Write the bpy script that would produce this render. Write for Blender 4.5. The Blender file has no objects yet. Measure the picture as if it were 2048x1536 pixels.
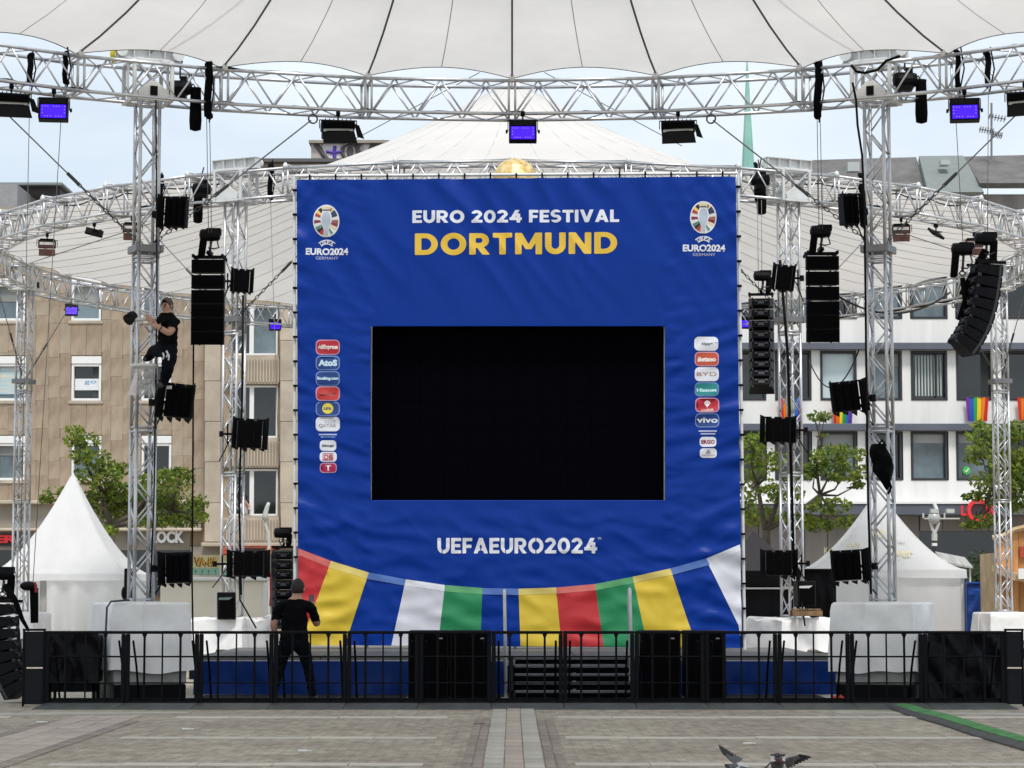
import bpy, bmesh, math, random
from mathutils import Vector, Matrix, noise
random.seed(7)
C = bpy.context.scene.collection
SC = bpy.context.scene
# ---------------------------------------------------------------- camera, sky, sun, exposure
F_PX, CX, CY, HOR, EYE = 4800.0, 1024.0, 768.0, 1185.0, 1.6
TILT = math.atan((HOR - CY) / F_PX)
cam_data = bpy.data.cameras.new('camera')
cam_data.lens = F_PX / 2048 * 36
cam_data.sensor_width = 36
cam_data.clip_end = 3000
cam = bpy.data.objects.new('camera', cam_data)
cam.location = (0, 0, EYE)
cam.rotation_euler = (math.pi / 2 + TILT, 0, 0)
C.objects.link(cam)
SC.camera = cam

SUN_EL, SUN_AZ = math.radians(60), math.radians(169)      # azimuth from +Y towards +X: high, behind the camera
world = bpy.data.worlds.new('World')
SC.world = world
world.use_nodes = True
wn, wl = world.node_tree.nodes, world.node_tree.links
wn.clear()
w_out = wn.new('ShaderNodeOutputWorld')
w_bg = wn.new('ShaderNodeBackground')
w_bg.inputs['Strength'].default_value = 0.07
w_sky = wn.new('ShaderNodeTexSky')
w_sky.sky_type = 'NISHITA'
w_sky.sun_disc = False
w_sky.sun_elevation = SUN_EL
w_sky.sun_rotation = SUN_AZ
w_sky.air_density = 1.0
w_sky.dust_density = 1.5
w_geo = wn.new('ShaderNodeTexCoord')
w_map = wn.new('ShaderNodeMapping')
w_map.inputs['Scale'].default_value = (3.0, 3.0, 9.0)
w_noise = wn.new('ShaderNodeTexNoise')
w_noise.inputs['Scale'].default_value = 1.6
w_noise.inputs['Detail'].default_value = 6
w_noise.inputs['Roughness'].default_value = 0.5
w_ramp = wn.new('ShaderNodeValToRGB')
w_ramp.color_ramp.elements[0].position = 0.33
w_ramp.color_ramp.elements[0].color = (0.60, 0.60, 0.60, 1)
w_ramp.color_ramp.elements[1].position = 0.66
w_ramp.color_ramp.elements[1].color = (0.97, 0.97, 0.97, 1)
w_mix = wn.new('ShaderNodeMixRGB')
w_mix.inputs[2].default_value = (7.2, 7.9, 8.6, 1)
wl.new(w_geo.outputs['Generated'], w_map.inputs['Vector'])
wl.new(w_map.outputs['Vector'], w_noise.inputs['Vector'])
wl.new(w_noise.outputs['Fac'], w_ramp.inputs['Fac'])
wl.new(w_ramp.outputs['Color'], w_mix.inputs[0])
wl.new(w_sky.outputs['Color'], w_mix.inputs[1])
wl.new(w_mix.outputs['Color'], w_bg.inputs['Color'])
wl.new(w_bg.outputs['Background'], w_out.inputs['Surface'])

sun_data = bpy.data.lights.new('sun', 'SUN')
sun_data.energy = 1.5
sun_data.angle = math.radians(12)
sun_data.color = (1.0, 0.96, 0.9)
sun = bpy.data.objects.new('sun', sun_data)
sd = Vector((math.sin(SUN_AZ) * math.cos(SUN_EL), math.cos(SUN_AZ) * math.cos(SUN_EL), math.sin(SUN_EL)))
sun.rotation_euler = (-sd).to_track_quat('-Z', 'Y').to_euler()
sun.location = (0, 0, 40)
C.objects.link(sun)

SC.view_settings.view_transform = 'Standard'
SC.view_settings.look = 'None'
SC.view_settings.exposure = 0.87
SC.view_settings.gamma = 1.0
SC.view_settings.use_curve_mapping = False

# ---------------------------------------------------------------- helpers
CT, ST = math.cos(TILT), math.sin(TILT)
def ray(px, py):
    a, b = px - CX, CY - py
    return Vector((a, F_PX * CT - b * ST, F_PX * ST + b * CT))
def P(px, py, Y):
    d = ray(px, py); t = Y / d.y
    return Vector((d.x * t, Y, EYE + d.z * t))
def G(px, py, z=0.0):
    d = ray(px, py); t = (z - EYE) / d.z
    return Vector((d.x * t, d.y * t, z))
def RECT(x0, y0, x1, y1, Y):
    m = (y0 + y1) / 2
    return P(x0, m, Y).x, P(x1, m, Y).x, P(x0, y1, Y).z, P(x0, y0, Y).z

MATS = {}
def mat(name, col, rough=0.6, metal=0.0, var=0.0, scale=3.0, bump=0.0, bscale=None, trans=0.0, emit=0.0, coat=0.0, rnd=0.0, col2=None, spec=0.5, detail=5, stretch=None):
    if name in MATS: return MATS[name]
    m = bpy.data.materials.new(name); m.use_nodes = True
    nt = m.node_tree; N, L = nt.nodes, nt.links
    N.clear()
    out = N.new('ShaderNodeOutputMaterial')
    p = N.new('ShaderNodeBsdfPrincipled')
    p.inputs['Roughness'].default_value = rough
    p.inputs['Metallic'].default_value = metal
    p.inputs['Specular IOR Level'].default_value = spec
    p.inputs['Coat Weight'].default_value = coat
    c4 = (*col, 1)
    p.inputs['Base Color'].default_value = c4
    src = None
    if var > 0 or bump > 0 or col2:
        tc = N.new('ShaderNodeTexCoord'); vec = tc.outputs['Object']
        if stretch:
            mp = N.new('ShaderNodeMapping'); mp.inputs['Scale'].default_value = stretch
            L.new(vec, mp.inputs['Vector']); vec = mp.outputs['Vector']
        nz = N.new('ShaderNodeTexNoise'); nz.inputs['Scale'].default_value = scale; nz.inputs['Detail'].default_value = detail
        nz.inputs['Roughness'].default_value = 0.6
        L.new(vec, nz.inputs['Vector'])
        if var > 0 or col2:
            mx = N.new('ShaderNodeMixRGB'); rp = N.new('ShaderNodeValToRGB')
            rp.color_ramp.elements[0].position = 0.35; rp.color_ramp.elements[1].position = 0.65
            L.new(nz.outputs['Fac'], rp.inputs['Fac']); L.new(rp.outputs['Color'], mx.inputs[0])
            if col2:
                mx.inputs[1].default_value = c4; mx.inputs[2].default_value = (*col2, 1)
            else:
                mx.inputs[1].default_value = (*[x * (1 - var) for x in col], 1); mx.inputs[2].default_value = (*[min(1, x * (1 + var)) for x in col], 1)
            src = mx.outputs['Color']
        if bump > 0:
            b = N.new('ShaderNodeBump'); b.inputs['Strength'].default_value = bump; b.inputs['Distance'].default_value = 0.02
            if bscale:
                n2 = N.new('ShaderNodeTexNoise'); n2.inputs['Scale'].default_value = bscale; n2.inputs['Detail'].default_value = 4
                L.new(vec, n2.inputs['Vector']); L.new(n2.outputs['Fac'], b.inputs['Height'])
            else: L.new(nz.outputs['Fac'], b.inputs['Height'])
            L.new(b.outputs['Normal'], p.inputs['Normal'])
    if rnd > 0:
        oi = N.new('ShaderNodeObjectInfo'); hs = N.new('ShaderNodeHueSaturation'); mr = N.new('ShaderNodeMapRange')
        mr.inputs['To Min'].default_value = 1 - rnd; mr.inputs['To Max'].default_value = 1 + rnd
        L.new(oi.outputs['Random'], mr.inputs['Value']); L.new(mr.outputs['Result'], hs.inputs['Value'])
        if src: L.new(src, hs.inputs['Color'])
        else: hs.inputs['Color'].default_value = c4
        src = hs.outputs['Color']
    if src: L.new(src, p.inputs['Base Color'])
    if emit > 0:
        p.inputs['Emission Color'].default_value = c4; p.inputs['Emission Strength'].default_value = emit
    if trans > 0:
        tr = N.new('ShaderNodeBsdfTranslucent'); tr.inputs['Color'].default_value = c4
        if src: L.new(src, tr.inputs['Color'])
        ms = N.new('ShaderNodeMixShader'); ms.inputs[0].default_value = trans
        L.new(p.outputs[0], ms.inputs[1]); L.new(tr.outputs[0], ms.inputs[2]); L.new(ms.outputs[0], out.inputs['Surface'])
    else: L.new(p.outputs[0], out.inputs['Surface'])
    MATS[name] = m
    return m

def frame_of(d):
    d = d.normalized()
    u = d.cross(Vector((0, 0, 1)))
    if u.length < 1e-4: u = Vector((1, 0, 0))
    u.normalize()
    return u, d.cross(u).normalized()
class MB:
    def __init__(s): s.v = []; s.f = []; s.mi = []; s.M = Matrix(); s.m = 0
    def add(s, vs, fs):
        b = len(s.v); M = s.M
        s.v += [tuple(M @ Vector(p)) for p in vs]
        s.f += [tuple(i + b for i in f) for f in fs]; s.mi += [s.m] * len(fs)
        return s
    def box(s, cx, cy, cz, sx, sy, sz):
        x, y, z = sx / 2, sy / 2, sz / 2
        return s.add([(cx + i * x, cy + j * y, cz + k * z) for i in (-1, 1) for j in (-1, 1) for k in (-1, 1)],
              [(0, 1, 3, 2), (4, 6, 7, 5), (0, 4, 5, 1), (2, 3, 7, 6), (0, 2, 6, 4), (1, 5, 7, 3)])
    def bx(s, x0, x1, y0, y1, z0, z1): return s.box((x0 + x1) / 2, (y0 + y1) / 2, (z0 + z1) / 2, abs(x1 - x0), abs(y1 - y0), abs(z1 - z0))
    def tube(s, a, b, r, n=6, r2=None):
        a, b = Vector(a), Vector(b); d = b - a
        if d.length < 1e-6: return s
        u, w = frame_of(d); r2 = r if r2 is None else r2
        vs = []
        for p, rr in ((a, r), (b, r2)):
            for i in range(n):
                t = 2 * math.pi * (i + .5) / n
                vs.append(p + (u * math.cos(t) + w * math.sin(t)) * rr)
        fs = [(i, (i + 1) % n, n + (i + 1) % n, n + i) for i in range(n)] + [tuple(range(n))[::-1], tuple(range(n, 2 * n))]
        return s.add(vs, fs)
    def path(s, pts, r, n=6, r2=None):
        pts = [Vector(p) for p in pts]; vs = []; k = len(pts)
        u0 = None
        for i, p in enumerate(pts):
            d = (pts[min(i + 1, k - 1)] - pts[max(i - 1, 0)])
            if u0 is None: u0, w0 = frame_of(d)
            else:
                d.normalize(); u0 = (u0 - d * u0.dot(d)).normalized(); w0 = d.cross(u0)
            rr = r if r2 is None else r + (r2 - r) * i / (k - 1)
            for j in range(n):
                t = 2 * math.pi * j / n
                vs.append(p + (u0 * math.cos(t) + w0 * math.sin(t)) * rr)
        fs = [(i * n + j, i * n + (j + 1) % n, (i + 1) * n + (j + 1) % n, (i + 1) * n + j) for i in range(k - 1) for j in range(n)]
        fs += [tuple(range(n))[::-1], tuple(range((k - 1) * n, k * n))]
        return s.add(vs, fs)
    def lathe(s, prof, n=12, c=(0, 0, 0), ax=None):
        vs = []; c = Vector(c)
        for r, z in prof:
            for i in range(n):
                t = 2 * math.pi * i / n
                p = Vector((r * math.cos(t), r * math.sin(t), z))
                vs.append(c + (ax @ p if ax else p))
        k = len(prof)
        fs = [(i * n + j, i * n + (j + 1) % n, (i + 1) * n + (j + 1) % n, (i + 1) * n + j) for i in range(k - 1) for j in range(n)]
        fs += [tuple(range(n))[::-1], tuple(range((k - 1) * n, k * n))]
        return s.add(vs, fs)
    def ball(s, c, rx, ry=None, rz=None, nu=14, nv=9):
        ry = ry or rx; rz = rz or rx; vs = []
        for i in range(1, nv):
            a = math.pi * i / nv
            for j in range(nu):
                b = 2 * math.pi * j / nu
                vs.append((c[0] + rx * math.sin(a) * math.cos(b), c[1] + ry * math.sin(a) * math.sin(b), c[2] + rz * math.cos(a)))
        vs += [(c[0], c[1], c[2] + rz), (c[0], c[1], c[2] - rz)]
        t = len(vs) - 2
        fs = [(i * nu + j, (i + 1) * nu + j, (i + 1) * nu + (j + 1) % nu, i * nu + (j + 1) % nu) for i in range(nv - 2) for j in range(nu)]
        fs += [(t, j, (j + 1) % nu) for j in range(nu)] + [(t + 1, (nv - 2) * nu + (j + 1) % nu, (nv - 2) * nu + j) for j in range(nu)]
        return s.add(vs, fs)
    def grid(s, fn, nu, nv):
        vs = [fn(i / nu, j / nv) for j in range(nv + 1) for i in range(nu + 1)]
        w = nu + 1
        return s.add(vs, [(j * w + i, j * w + i + 1, (j + 1) * w + i + 1, (j + 1) * w + i) for j in range(nv) for i in range(nu)])
    def prism(s, poly, a, b):
        """poly: 2-D outline (x, z); extruded from y=a to y=b"""
        n = len(poly)
        vs = [(x, a, z) for x, z in poly] + [(x, b, z) for x, z in poly]
        return s.add(vs, [tuple(range(n)), tuple(range(2 * n - 1, n - 1, -1))] + [(i, n + i, n + (i + 1) % n, (i + 1) % n) for i in range(n)])
    def mesh(s, name, mats, smooth=False, bevel=0.0):
        me = bpy.data.meshes.new(name)
        me.from_pydata(s.v, [], s.f)
        for m in (mats if isinstance(mats, (list, tuple)) else [mats]): me.materials.append(m)
        if len(me.materials) > 1: me.polygons.foreach_set('material_index', s.mi)
        bm = bmesh.new(); bm.from_mesh(me)
        bmesh.ops.recalc_face_normals(bm, faces=bm.faces[:])
        if bevel > 0:
            es = [e for e in bm.edges if len(e.link_faces) == 2 and e.calc_face_angle() > 0.7]
            bmesh.ops.bevel(bm, geom=es, offset=bevel, segments=1, affect='EDGES', profile=0.5)
        bm.to_mesh(me); bm.free()
        if smooth:
            me.polygons.foreach_set('use_smooth', [True] * len(me.polygons))
            if smooth != 'all': me.set_sharp_from_angle(angle=math.radians(22 if smooth == 'crisp' else 40))
        return me
    def build(s, name, mats, parent=None, smooth=False, bevel=0.0, world=False):
        if world and parent is not None:
            iv = parent_matrix(parent).inverted()
            s.v = [tuple(iv @ Vector(p)) for p in s.v]
        return obj(name, s.mesh(name, mats, smooth, bevel), parent)
def parent_matrix(o):
    M = Matrix.LocRotScale(o.location, o.rotation_euler, o.scale)
    return parent_matrix(o.parent) @ M if o.parent else M
def obj(name, me, parent=None, loc=None, rot=None):
    o = bpy.data.objects.new(name, me); C.objects.link(o)
    if parent is not None: o.parent = parent
    if loc is not None: o.location = loc
    if rot is not None: o.rotation_euler = rot
    return o
def tag(o, label=None, cat=None, group=None, kind=None):
    if label: o['label'] = label
    if cat: o['category'] = cat
    if group: o['group'] = group
    if kind: o['kind'] = kind
    return o
def thing(name, label, cat, loc=(0, 0, 0), rz=0.0, group=None):
    o = bpy.data.objects.new(name, None); C.objects.link(o)
    o.empty_display_size = 0.2; o.location = loc; o.rotation_euler = (0, 0, rz)
    return tag(o, label, cat, group)
def dup(o, loc=None, rot=None, label=None, parent=None, group=None):
    c = o.copy(); C.objects.link(c)
    if parent is not None: c.parent = parent
    if loc is not None: c.location = loc
    if rot is not None: c.rotation_euler = rot
    if label: c['label'] = label
    if group: c['group'] = group
    for ch in list(o.children): dup(ch, parent=c)
    return c
def sag(a, b, d, n=14):
    a, b = Vector(a), Vector(b)
    return [a.lerp(b, i / n) - Vector((0, 0, d * 4 * (i / n) * (1 - i / n))) for i in range(n + 1)]

# ---- flat lettering from the built-in font, normalised to a unit box (x right, y up)
TXT = {}
def text2d(body, bold=0.0, res=3):
    k = (body, bold)
    if k in TXT: return TXT[k]
    cu = bpy.data.curves.new('lettering', 'FONT'); cu.body = body; cu.offset = bold; cu.resolution_u = res
    cu.fill_mode = 'FRONT'
    o = bpy.data.objects.new('lettering', cu); C.objects.link(o)
    dg = bpy.context.evaluated_depsgraph_get()
    me = bpy.data.meshes.new_from_object(o.evaluated_get(dg))
    vs = [v.co.copy() for v in me.vertices]; fs = [tuple(p.vertices) for p in me.polygons]
    bpy.data.objects.remove(o); bpy.data.curves.remove(cu); bpy.data.meshes.remove(me)
    x0 = min(v.x for v in vs); x1 = max(v.x for v in vs); y0 = min(v.y for v in vs); y1 = max(v.y for v in vs)
    TXT[k] = ([((v.x - x0) / (x1 - x0), (v.y - y0) / (y1 - y0)) for v in vs], fs)
    return TXT[k]
def sign_text(mb, body, X0, X1, Z0, Z1, Y, bold=0.0, thick=0.0):
    vs, fs = text2d(body, bold)
    pts = [(X0 + (X1 - X0) * u, Y, Z0 + (Z1 - Z0) * v) for u, v in vs]
    mb.add(pts, fs)

# ---------------------------------------------------------------- materials
ALU = mat('aluminium', (0.62, 0.63, 0.65), 0.38, 0.75, var=0.12, scale=6)
ALU_W = mat('pale_steel', (0.66, 0.67, 0.66), 0.5, 0.2, var=0.08, scale=5)
CANV = mat('canopy_fabric', (0.78, 0.755, 0.725), 0.7, var=0.07, scale=0.45, trans=0.54, detail=8, bump=0.15, bscale=1.5)
TENT = mat('white_tent_fabric', (0.92, 0.92, 0.92), 0.6, var=0.04, scale=1.2, trans=0.50, bump=0.12, bscale=3, stretch=(1, 1, .4))
CANV2 = mat('white_canopy_fabric', (0.84, 0.815, 0.785), 0.7, var=0.05, scale=0.5, trans=0.36, detail=8, bump=0.15, bscale=1.5)
TARP_W = mat('white_tarpaulin', (0.86, 0.86, 0.86), 0.5, var=0.09, scale=2, bump=0.45, bscale=4)
BLACK = mat('black_metal', (0.003, 0.003, 0.0038), 0.5, var=0.3, scale=5, spec=0.12)
BLACK2 = mat('black_plastic', (0.0034, 0.0036, 0.0052), 0.45, var=0.3, scale=8, spec=0.14)
GRILLE = mat('black_grille', (0.0018, 0.0018, 0.0024), 0.8, bump=0.4, bscale=120, spec=0.06)
CLOTH_B = mat('black_cloth', (0.003, 0.003, 0.0036), 0.9, var=0.3, scale=9, spec=0.08)
GLOSSB = mat('black_film', (0.0025, 0.0025, 0.005), 0.3, bump=0.5, bscale=11, var=0.2, spec=0.16)
STEEL_D = mat('dark_cable', (0.07, 0.07, 0.075), 0.5, 0.4)
ROPE = mat('grey_cable', (0.20, 0.20, 0.20), 0.5, 0.5)
RUBBER = mat('dark_rubber', (0.06, 0.062, 0.06), 0.7, var=0.25, scale=4)
CONC = mat('concrete', (0.36, 0.36, 0.34), 0.8, var=0.15, scale=4, bump=0.2, bscale=20)
PURPLE = mat('led_purple', (0.04, 0.001, 0.85), 0.4, emit=0.62)
LEDDOT = mat('led_dot', (0.30, 0.16, 1.0), 0.4, emit=0.7)
LENS_R = mat('red_brown_lens', (0.16, 0.075, 0.062), 0.2, var=0.2, scale=8)
LENS_W = mat('pale_reflector', (0.62, 0.62, 0.6), 0.3)
GOLD = mat('gold_mosaic', (0.50, 0.30, 0.08), 0.42, 0.35, col2=(0.90, 0.72, 0.34), scale=7, detail=8)
SKIN = mat('skin', (0.46, 0.26, 0.185), 0.55, var=0.08, scale=12)
HAIR_D = mat('dark_hair', (0.015, 0.012, 0.010), 0.7)
HAIR_L = mat('light_brown_hair', (0.085, 0.060, 0.042), 0.8, var=0.3, scale=30)
TEE = mat('black_shirt', (0.0035, 0.0035, 0.0045), 0.9, var=0.3, scale=10, spec=0.08)
JEANS = mat('dark_jeans', (0.0055, 0.006, 0.010), 0.9, var=0.3, scale=10, spec=0.08)
SHOE = mat('grey_shoe', (0.20, 0.20, 0.21), 0.7)
# ================================================================ GROUND
def ground_material():
    m = bpy.data.materials.new('block_paving'); m.use_nodes = True
    nt = m.node_tree; N, L = nt.nodes, nt.links; N.clear()
    out = N.new('ShaderNodeOutputMaterial'); p = N.new('ShaderNodeBsdfPrincipled'); p.inputs['Roughness'].default_value = 0.8
    tc = N.new('ShaderNodeTexCoord')
    br = N.new('ShaderNodeTexBrick'); br.inputs['Scale'].default_value = 1.0
    br.inputs['Brick Width'].default_value = 0.21; br.inputs['Row Height'].default_value = 0.13; br.inputs['Mortar Size'].default_value = 0.006
    br.inputs['Color1'].default_value = (0.335, 0.298, 0.24, 1); br.inputs['Color2'].default_value = (0.425, 0.382, 0.312, 1); br.inputs['Mortar'].default_value = (0.25, 0.225, 0.19, 1)
    br.inputs['Bias'].default_value = 0.1
    L.new(tc.outputs['Object'], br.inputs['Vector'])
    n1 = N.new('ShaderNodeTexNoise'); n1.inputs['Scale'].default_value = 0.5; n1.inputs['Detail'].default_value = 6
    L.new(tc.outputs['Object'], n1.inputs['Vector'])
    mx = N.new('ShaderNodeMixRGB'); mx.blend_type = 'MULTIPLY'; mx.inputs[0].default_value = 0.75
    rp = N.new('ShaderNodeValToRGB'); rp.color_ramp.elements[0].position = 0.3; rp.color_ramp.elements[0].color = (0.72, 0.66, 0.62, 1)
    rp.color_ramp.elements[1].position = 0.7; rp.color_ramp.elements[1].color = (1.12, 1.12, 1.06, 1)
    L.new(n1.outputs['Fac'], rp.inputs['Fac']); L.new(br.outputs['Color'], mx.inputs[1]); L.new(rp.outputs['Color'], mx.inputs[2])
    n2 = N.new('ShaderNodeTexNoise'); n2.inputs['Scale'].default_value = 7; n2.inputs['Detail'].default_value = 5
    mp = N.new('ShaderNodeMapping'); mp.inputs['Scale'].default_value = (1.0, 0.35, 1)
    L.new(tc.outputs['Object'], mp.inputs['Vector']); L.new(mp.outputs['Vector'], n2.inputs['Vector'])
    m2 = N.new('ShaderNodeMixRGB'); m2.blend_type = 'OVERLAY'; m2.inputs[0].default_value = 0.7
    L.new(mx.outputs['Color'], m2.inputs[1]); L.new(n2.outputs['Fac'], m2.inputs[2])
    L.new(m2.outputs['Color'], p.inputs['Base Color'])
    b = N.new('ShaderNodeBump'); b.inputs['Strength'].default_value = 0.5; b.inputs['Distance'].default_value = 0.01
    L.new(br.outputs['Fac'], b.inputs['Height']); b.invert = True
    L.new(b.outputs['Normal'], p.inputs['Normal']); L.new(p.outputs[0], out.inputs['Surface'])
    return m
g = MB()
g.add([(-500, -60, 0), (500, -60, 0), (500, 900, 0), (-500, 900, 0)], [(0, 1, 2, 3)])
ground = g.build('ground', ground_material()); tag(ground, 'town square ground laid with small grey brown paving blocks', kind='structure')
SLAB_L = mat('pale_slab', (0.44, 0.42, 0.365), 0.75, var=0.12, scale=3, rnd=0.12)
SLAB_P = mat('pink_slab', (0.43, 0.365, 0.31), 0.75, var=0.12, scale=3, rnd=0.10)
SLAB_B = mat('brown_slab', (0.27, 0.225, 0.19), 0.8, var=0.15, scale=3, rnd=0.15)
def slab(w, d, h=0.012):
    return MB().box(0, 0, h / 2, w, d, h)
def lay(name, m, xs, ys, w, d, jit=0.003, skip=None):
    meshes = [slab(w - 0.012, d - 0.014, 0.008 + 0.002 * k).mesh(name, m, bevel=0.002) for k in range(3)]
    for y in ys:
        for x in xs:
            if skip and skip(x, y): continue
            obj(name, random.choice(meshes), ground, (x + random.uniform(-jit, jit), y + random.uniform(-jit, jit), 0))
rows = [20.6 + 0.62 * i for i in range(21)]
lay('paving_slab', SLAB_L, [-0.17, 0.21], rows, 0.195, 0.62)
lay('paving_slab', SLAB_P, [0.02], rows, 0.185, 0.62)
lay('paving_slab', SLAB_B, [-0.32, -0.42, 0.36, 0.465], [r for r in rows if r < 30.7], 0.1, 0.62)
lay('paving_slab', SLAB_P, [-5.5, -5.22, -4.94], [20.9 + 0.6 * i for i in range(18)], 0.28, 0.6)
lay('paving_slab', SLAB_B, [-5.72, -4.72], [20.9 + 0.6 * i for i in range(16)], 0.16, 0.6)
in_path = lambda x, y: -0.75 < x < 0.8 or (-6.1 < x < -4.4)
for yy in (22.55, 26.67, 31.0):
    lay('kerb_slab', mat('kerb_stone', (0.56, 0.52, 0.45), 0.75, var=0.1, scale=3, rnd=0.06), [-8.87 + 0.7 * i for i in range(26)], [yy], 0.7, 0.34 if yy < 30 else 0.42, skip=in_path)
# shallow pale curved gutter at the left and right ends of the fence
for s, lab in ((-1, 'left'), (1, 'right')):
    mb = MB()
    n = 14
    for k in range(n):
        pts = []
        for kk in (k, k + 1):
            t = kk / n
            x = s * (4.3 + 5.2 * t); y0 = 32.15 - 0.75 * t * (1.6 - 0.2 * t)
            pts += [(x, y0, 0.006), (x, y0 + 0.42 + 0.2 * t, 0.006)]
        mb.add(pts + [(p[0], p[1], 0.0) for p in pts], [(0, 2, 3, 1), (0, 4, 6, 2), (1, 3, 7, 5)])
    mb.build('gutter_strip', SLAB_L, ground)
# litter: pale scraps
for k, (px, py) in enumerate([(80, 1448), (1495, 1491), (605, 1506), (955, 1450), (372, 1462)]):
    p = G(px, py); mb = MB()
    mb.box(0, 0, 0.012, 0.09, 0.05, 0.02).box(0.06, 0.01, 0.01, 0.06, 0.04, 0.014)
    o = mb.build('paper_scrap', mat('paper', (0.8, 0.79, 0.76), 0.7, var=0.1) if k != 3 else SLAB_B, bevel=0.004); o.location = p + Vector((0, 0, 0.012))
    tag(o, ['white paper scrap lying beside the pink slab strip at left', 'white paper scrap lying on the paving beside the pigeons',
            'small white crumb on the paving left of the centre path', 'dark leaf scrap lying at the edge of the centre path', 'small pale scrap on the paving just right of the pink slab strip'][k], 'litter')

# ================================================================ BACKGROUND BUILDINGS
STONE = mat('travertine', (0.235, 0.172, 0.115), 0.75, col2=(0.395, 0.318, 0.235), scale=1.7, bump=0.15, bscale=14, rnd=0.06, stretch=(1, 1, 0.5), detail=9)
STONE2 = mat('pale_grey_travertine', (0.285, 0.22, 0.155), 0.75, col2=(0.40, 0.335, 0.255), scale=1.5, bump=0.15, bscale=14, rnd=0.08, stretch=(1, 1, 0.5), detail=9)
STONE_W = mat('travertine_wall', (0.40, 0.31, 0.21), 0.8, var=0.15, scale=1.0)
STONE_P = mat('pale_travertine', (0.44, 0.375, 0.295), 0.75, var=0.14, scale=1.2, bump=0.1, bscale=10, rnd=0.08)
STONE_G = mat('grey_stone', (0.30, 0.265, 0.22), 0.8, var=0.15, scale=0.8, bump=0.1, bscale=8)
FRAME_W = mat('white_window_frame', (0.78, 0.78, 0.77), 0.45)
FRAME_D = mat('dark_window_frame', (0.025, 0.026, 0.03), 0.5)
GLASS_D = mat('dark_glass', (0.008, 0.011, 0.012), 0.06, spec=0.8, var=0.6, scale=0.5)
GLASS_B = mat('sky_reflection_glass', (0.11, 0.15, 0.17), 0.08, spec=0.8, var=0.5, scale=0.6)  # sky and its uneven reflections are put into the pane colour
GLASS_P = mat('pale_blind_glass', (0.55, 0.66, 0.68), 0.2, spec=0.6, var=0.08, scale=0.5)
def window(parent, x0, y0, x1, y1, Y, fm, glass, fw=5, split=0, depth=0.18, sill=True, box=0, split_at=0.5, mull=None):
    X0, X1, Z0, Z1 = RECT(x0, y0, x1, y1, Y)
    t = fw / F_PX * Y
    fr = MB()
    yb, yf = Y - 0.02, Y + depth + 0.06
    fr.bx(X0, X0 + t, Y - 0.05, yf, Z0, Z1).bx(X1 - t, X1, Y - 0.05, yf, Z0, Z1)
    fr.bx(X0 + t, X1 - t, Y - 0.05, yf, Z0, Z0 + t).bx(X0 + t, X1 - t, Y - 0.05, yf, Z1 - t, Z1)
    if split:
        xm = X0 + (X1 - X0) * split_at; tt = (mull or fw) / F_PX * Y / 2
        fr.bx(xm - tt, xm + tt, Y - 0.03, yf, Z0 + t, Z1 - t)
    w = fr.build('window', fm, parent, world=True, bevel=0.012)
    if split:
        gs = glass if isinstance(glass, (list, tuple)) else (glass, glass)
        MB().bx(X0 + t, xm - tt, Y + depth - 0.02, Y + depth, Z0 + t, Z1 - t).build('pane', gs[0], w, world=True)
        MB().bx(xm + tt, X1 - t, Y + depth - 0.02, Y + depth, Z0 + t, Z1 - t).build('pane', gs[1], w, world=True)
    else:
        MB().bx(X0 + t, X1 - t, Y + depth - 0.02, Y + depth, Z0 + t, Z1 - t).build('pane', glass, w, world=True)
    if glass is GLASS_B and random.random() < .75:
        fz = random.choice((.25, .4, .18)); MB().bx(X0 + t + .01, X1 - t - .01, Y + depth - 0.045, Y + depth - 0.03, Z1 - t - (Z1 - Z0) * fz, Z1 - t - .005).build('roller_blind', mat('roller_blind_grey', (.30, .31, .30), .7, rnd=.3), w, world=True)
    if glass is GLASS_D and random.random() < .45:
        sd_ = random.choice((0, 1)); cw = (X1 - X0) * .22; xa = X0 + t + .01 if sd_ == 0 else X1 - t - cw - .01
        MB().bx(xa, xa + cw, Y + depth - 0.045, Y + depth - 0.03, Z0 + t + .01, Z1 - t - .01).build('curtain', mat('dim_curtain', (.045, .05, .05), .8, var=.5, scale=9, stretch=(3, 1, .05), rnd=.4), w, world=True)
    if sill: MB().bx(X0 - t, X1 + t, Y - 0.14, Y - 0.055, Z0 - t * 1.2, Z0 - 0.003).build('sill', STONE_P if fm is FRAME_W else FRAME_D, w, world=True, bevel=0.01)
    if box:
        bz0, bz1 = P(0, y0, Y).z + 0.004, P(0, y0 - box, Y).z
        MB().bx(X0, X1, Y - 0.09, Y + 0.1, bz0, bz1).build('shutter_box', FRAME_W, w, world=True, bevel=0.012)
    return w

# ---- stone-faced building on the left
YL = 92.0
lb = thing('stone_building', 'tan stone slab building with white framed windows behind the left tent', 'building', (-12, YL + 5, 0))
def wall_with_holes(name, m, parent, x0, x1, y0, y1, Y, thick, holes):
    """wall made of boxes around rectangular openings (photo rectangles on plane Y)"""
    xs = sorted({x0, x1, *[h[0] for h in holes], *[h[2] for h in holes]}); ys = sorted({y0, y1, *[h[1] for h in holes], *[h[3] for h in holes]})
    mb = MB()
    for j in range(len(ys) - 1):
        run = None
        for i in range(len(xs)):
            solid = i < len(xs) - 1 and not any(h[0] <= xs[i] and h[2] >= xs[i + 1] and h[1] <= ys[j] and h[3] >= ys[j + 1] for h in holes)
            if solid and run is None: run = xs[i]
            if not solid and run is not None:
                ym = (y0 + y1) / 2
                mb.bx(P(run, ym, Y).x, P(xs[i], ym, Y).x, Y, Y + thick, P(0, ys[j + 1], Y).z, P(0, ys[j], Y).z); run = None
    return mb.build(name, m, parent, world=True)
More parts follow.
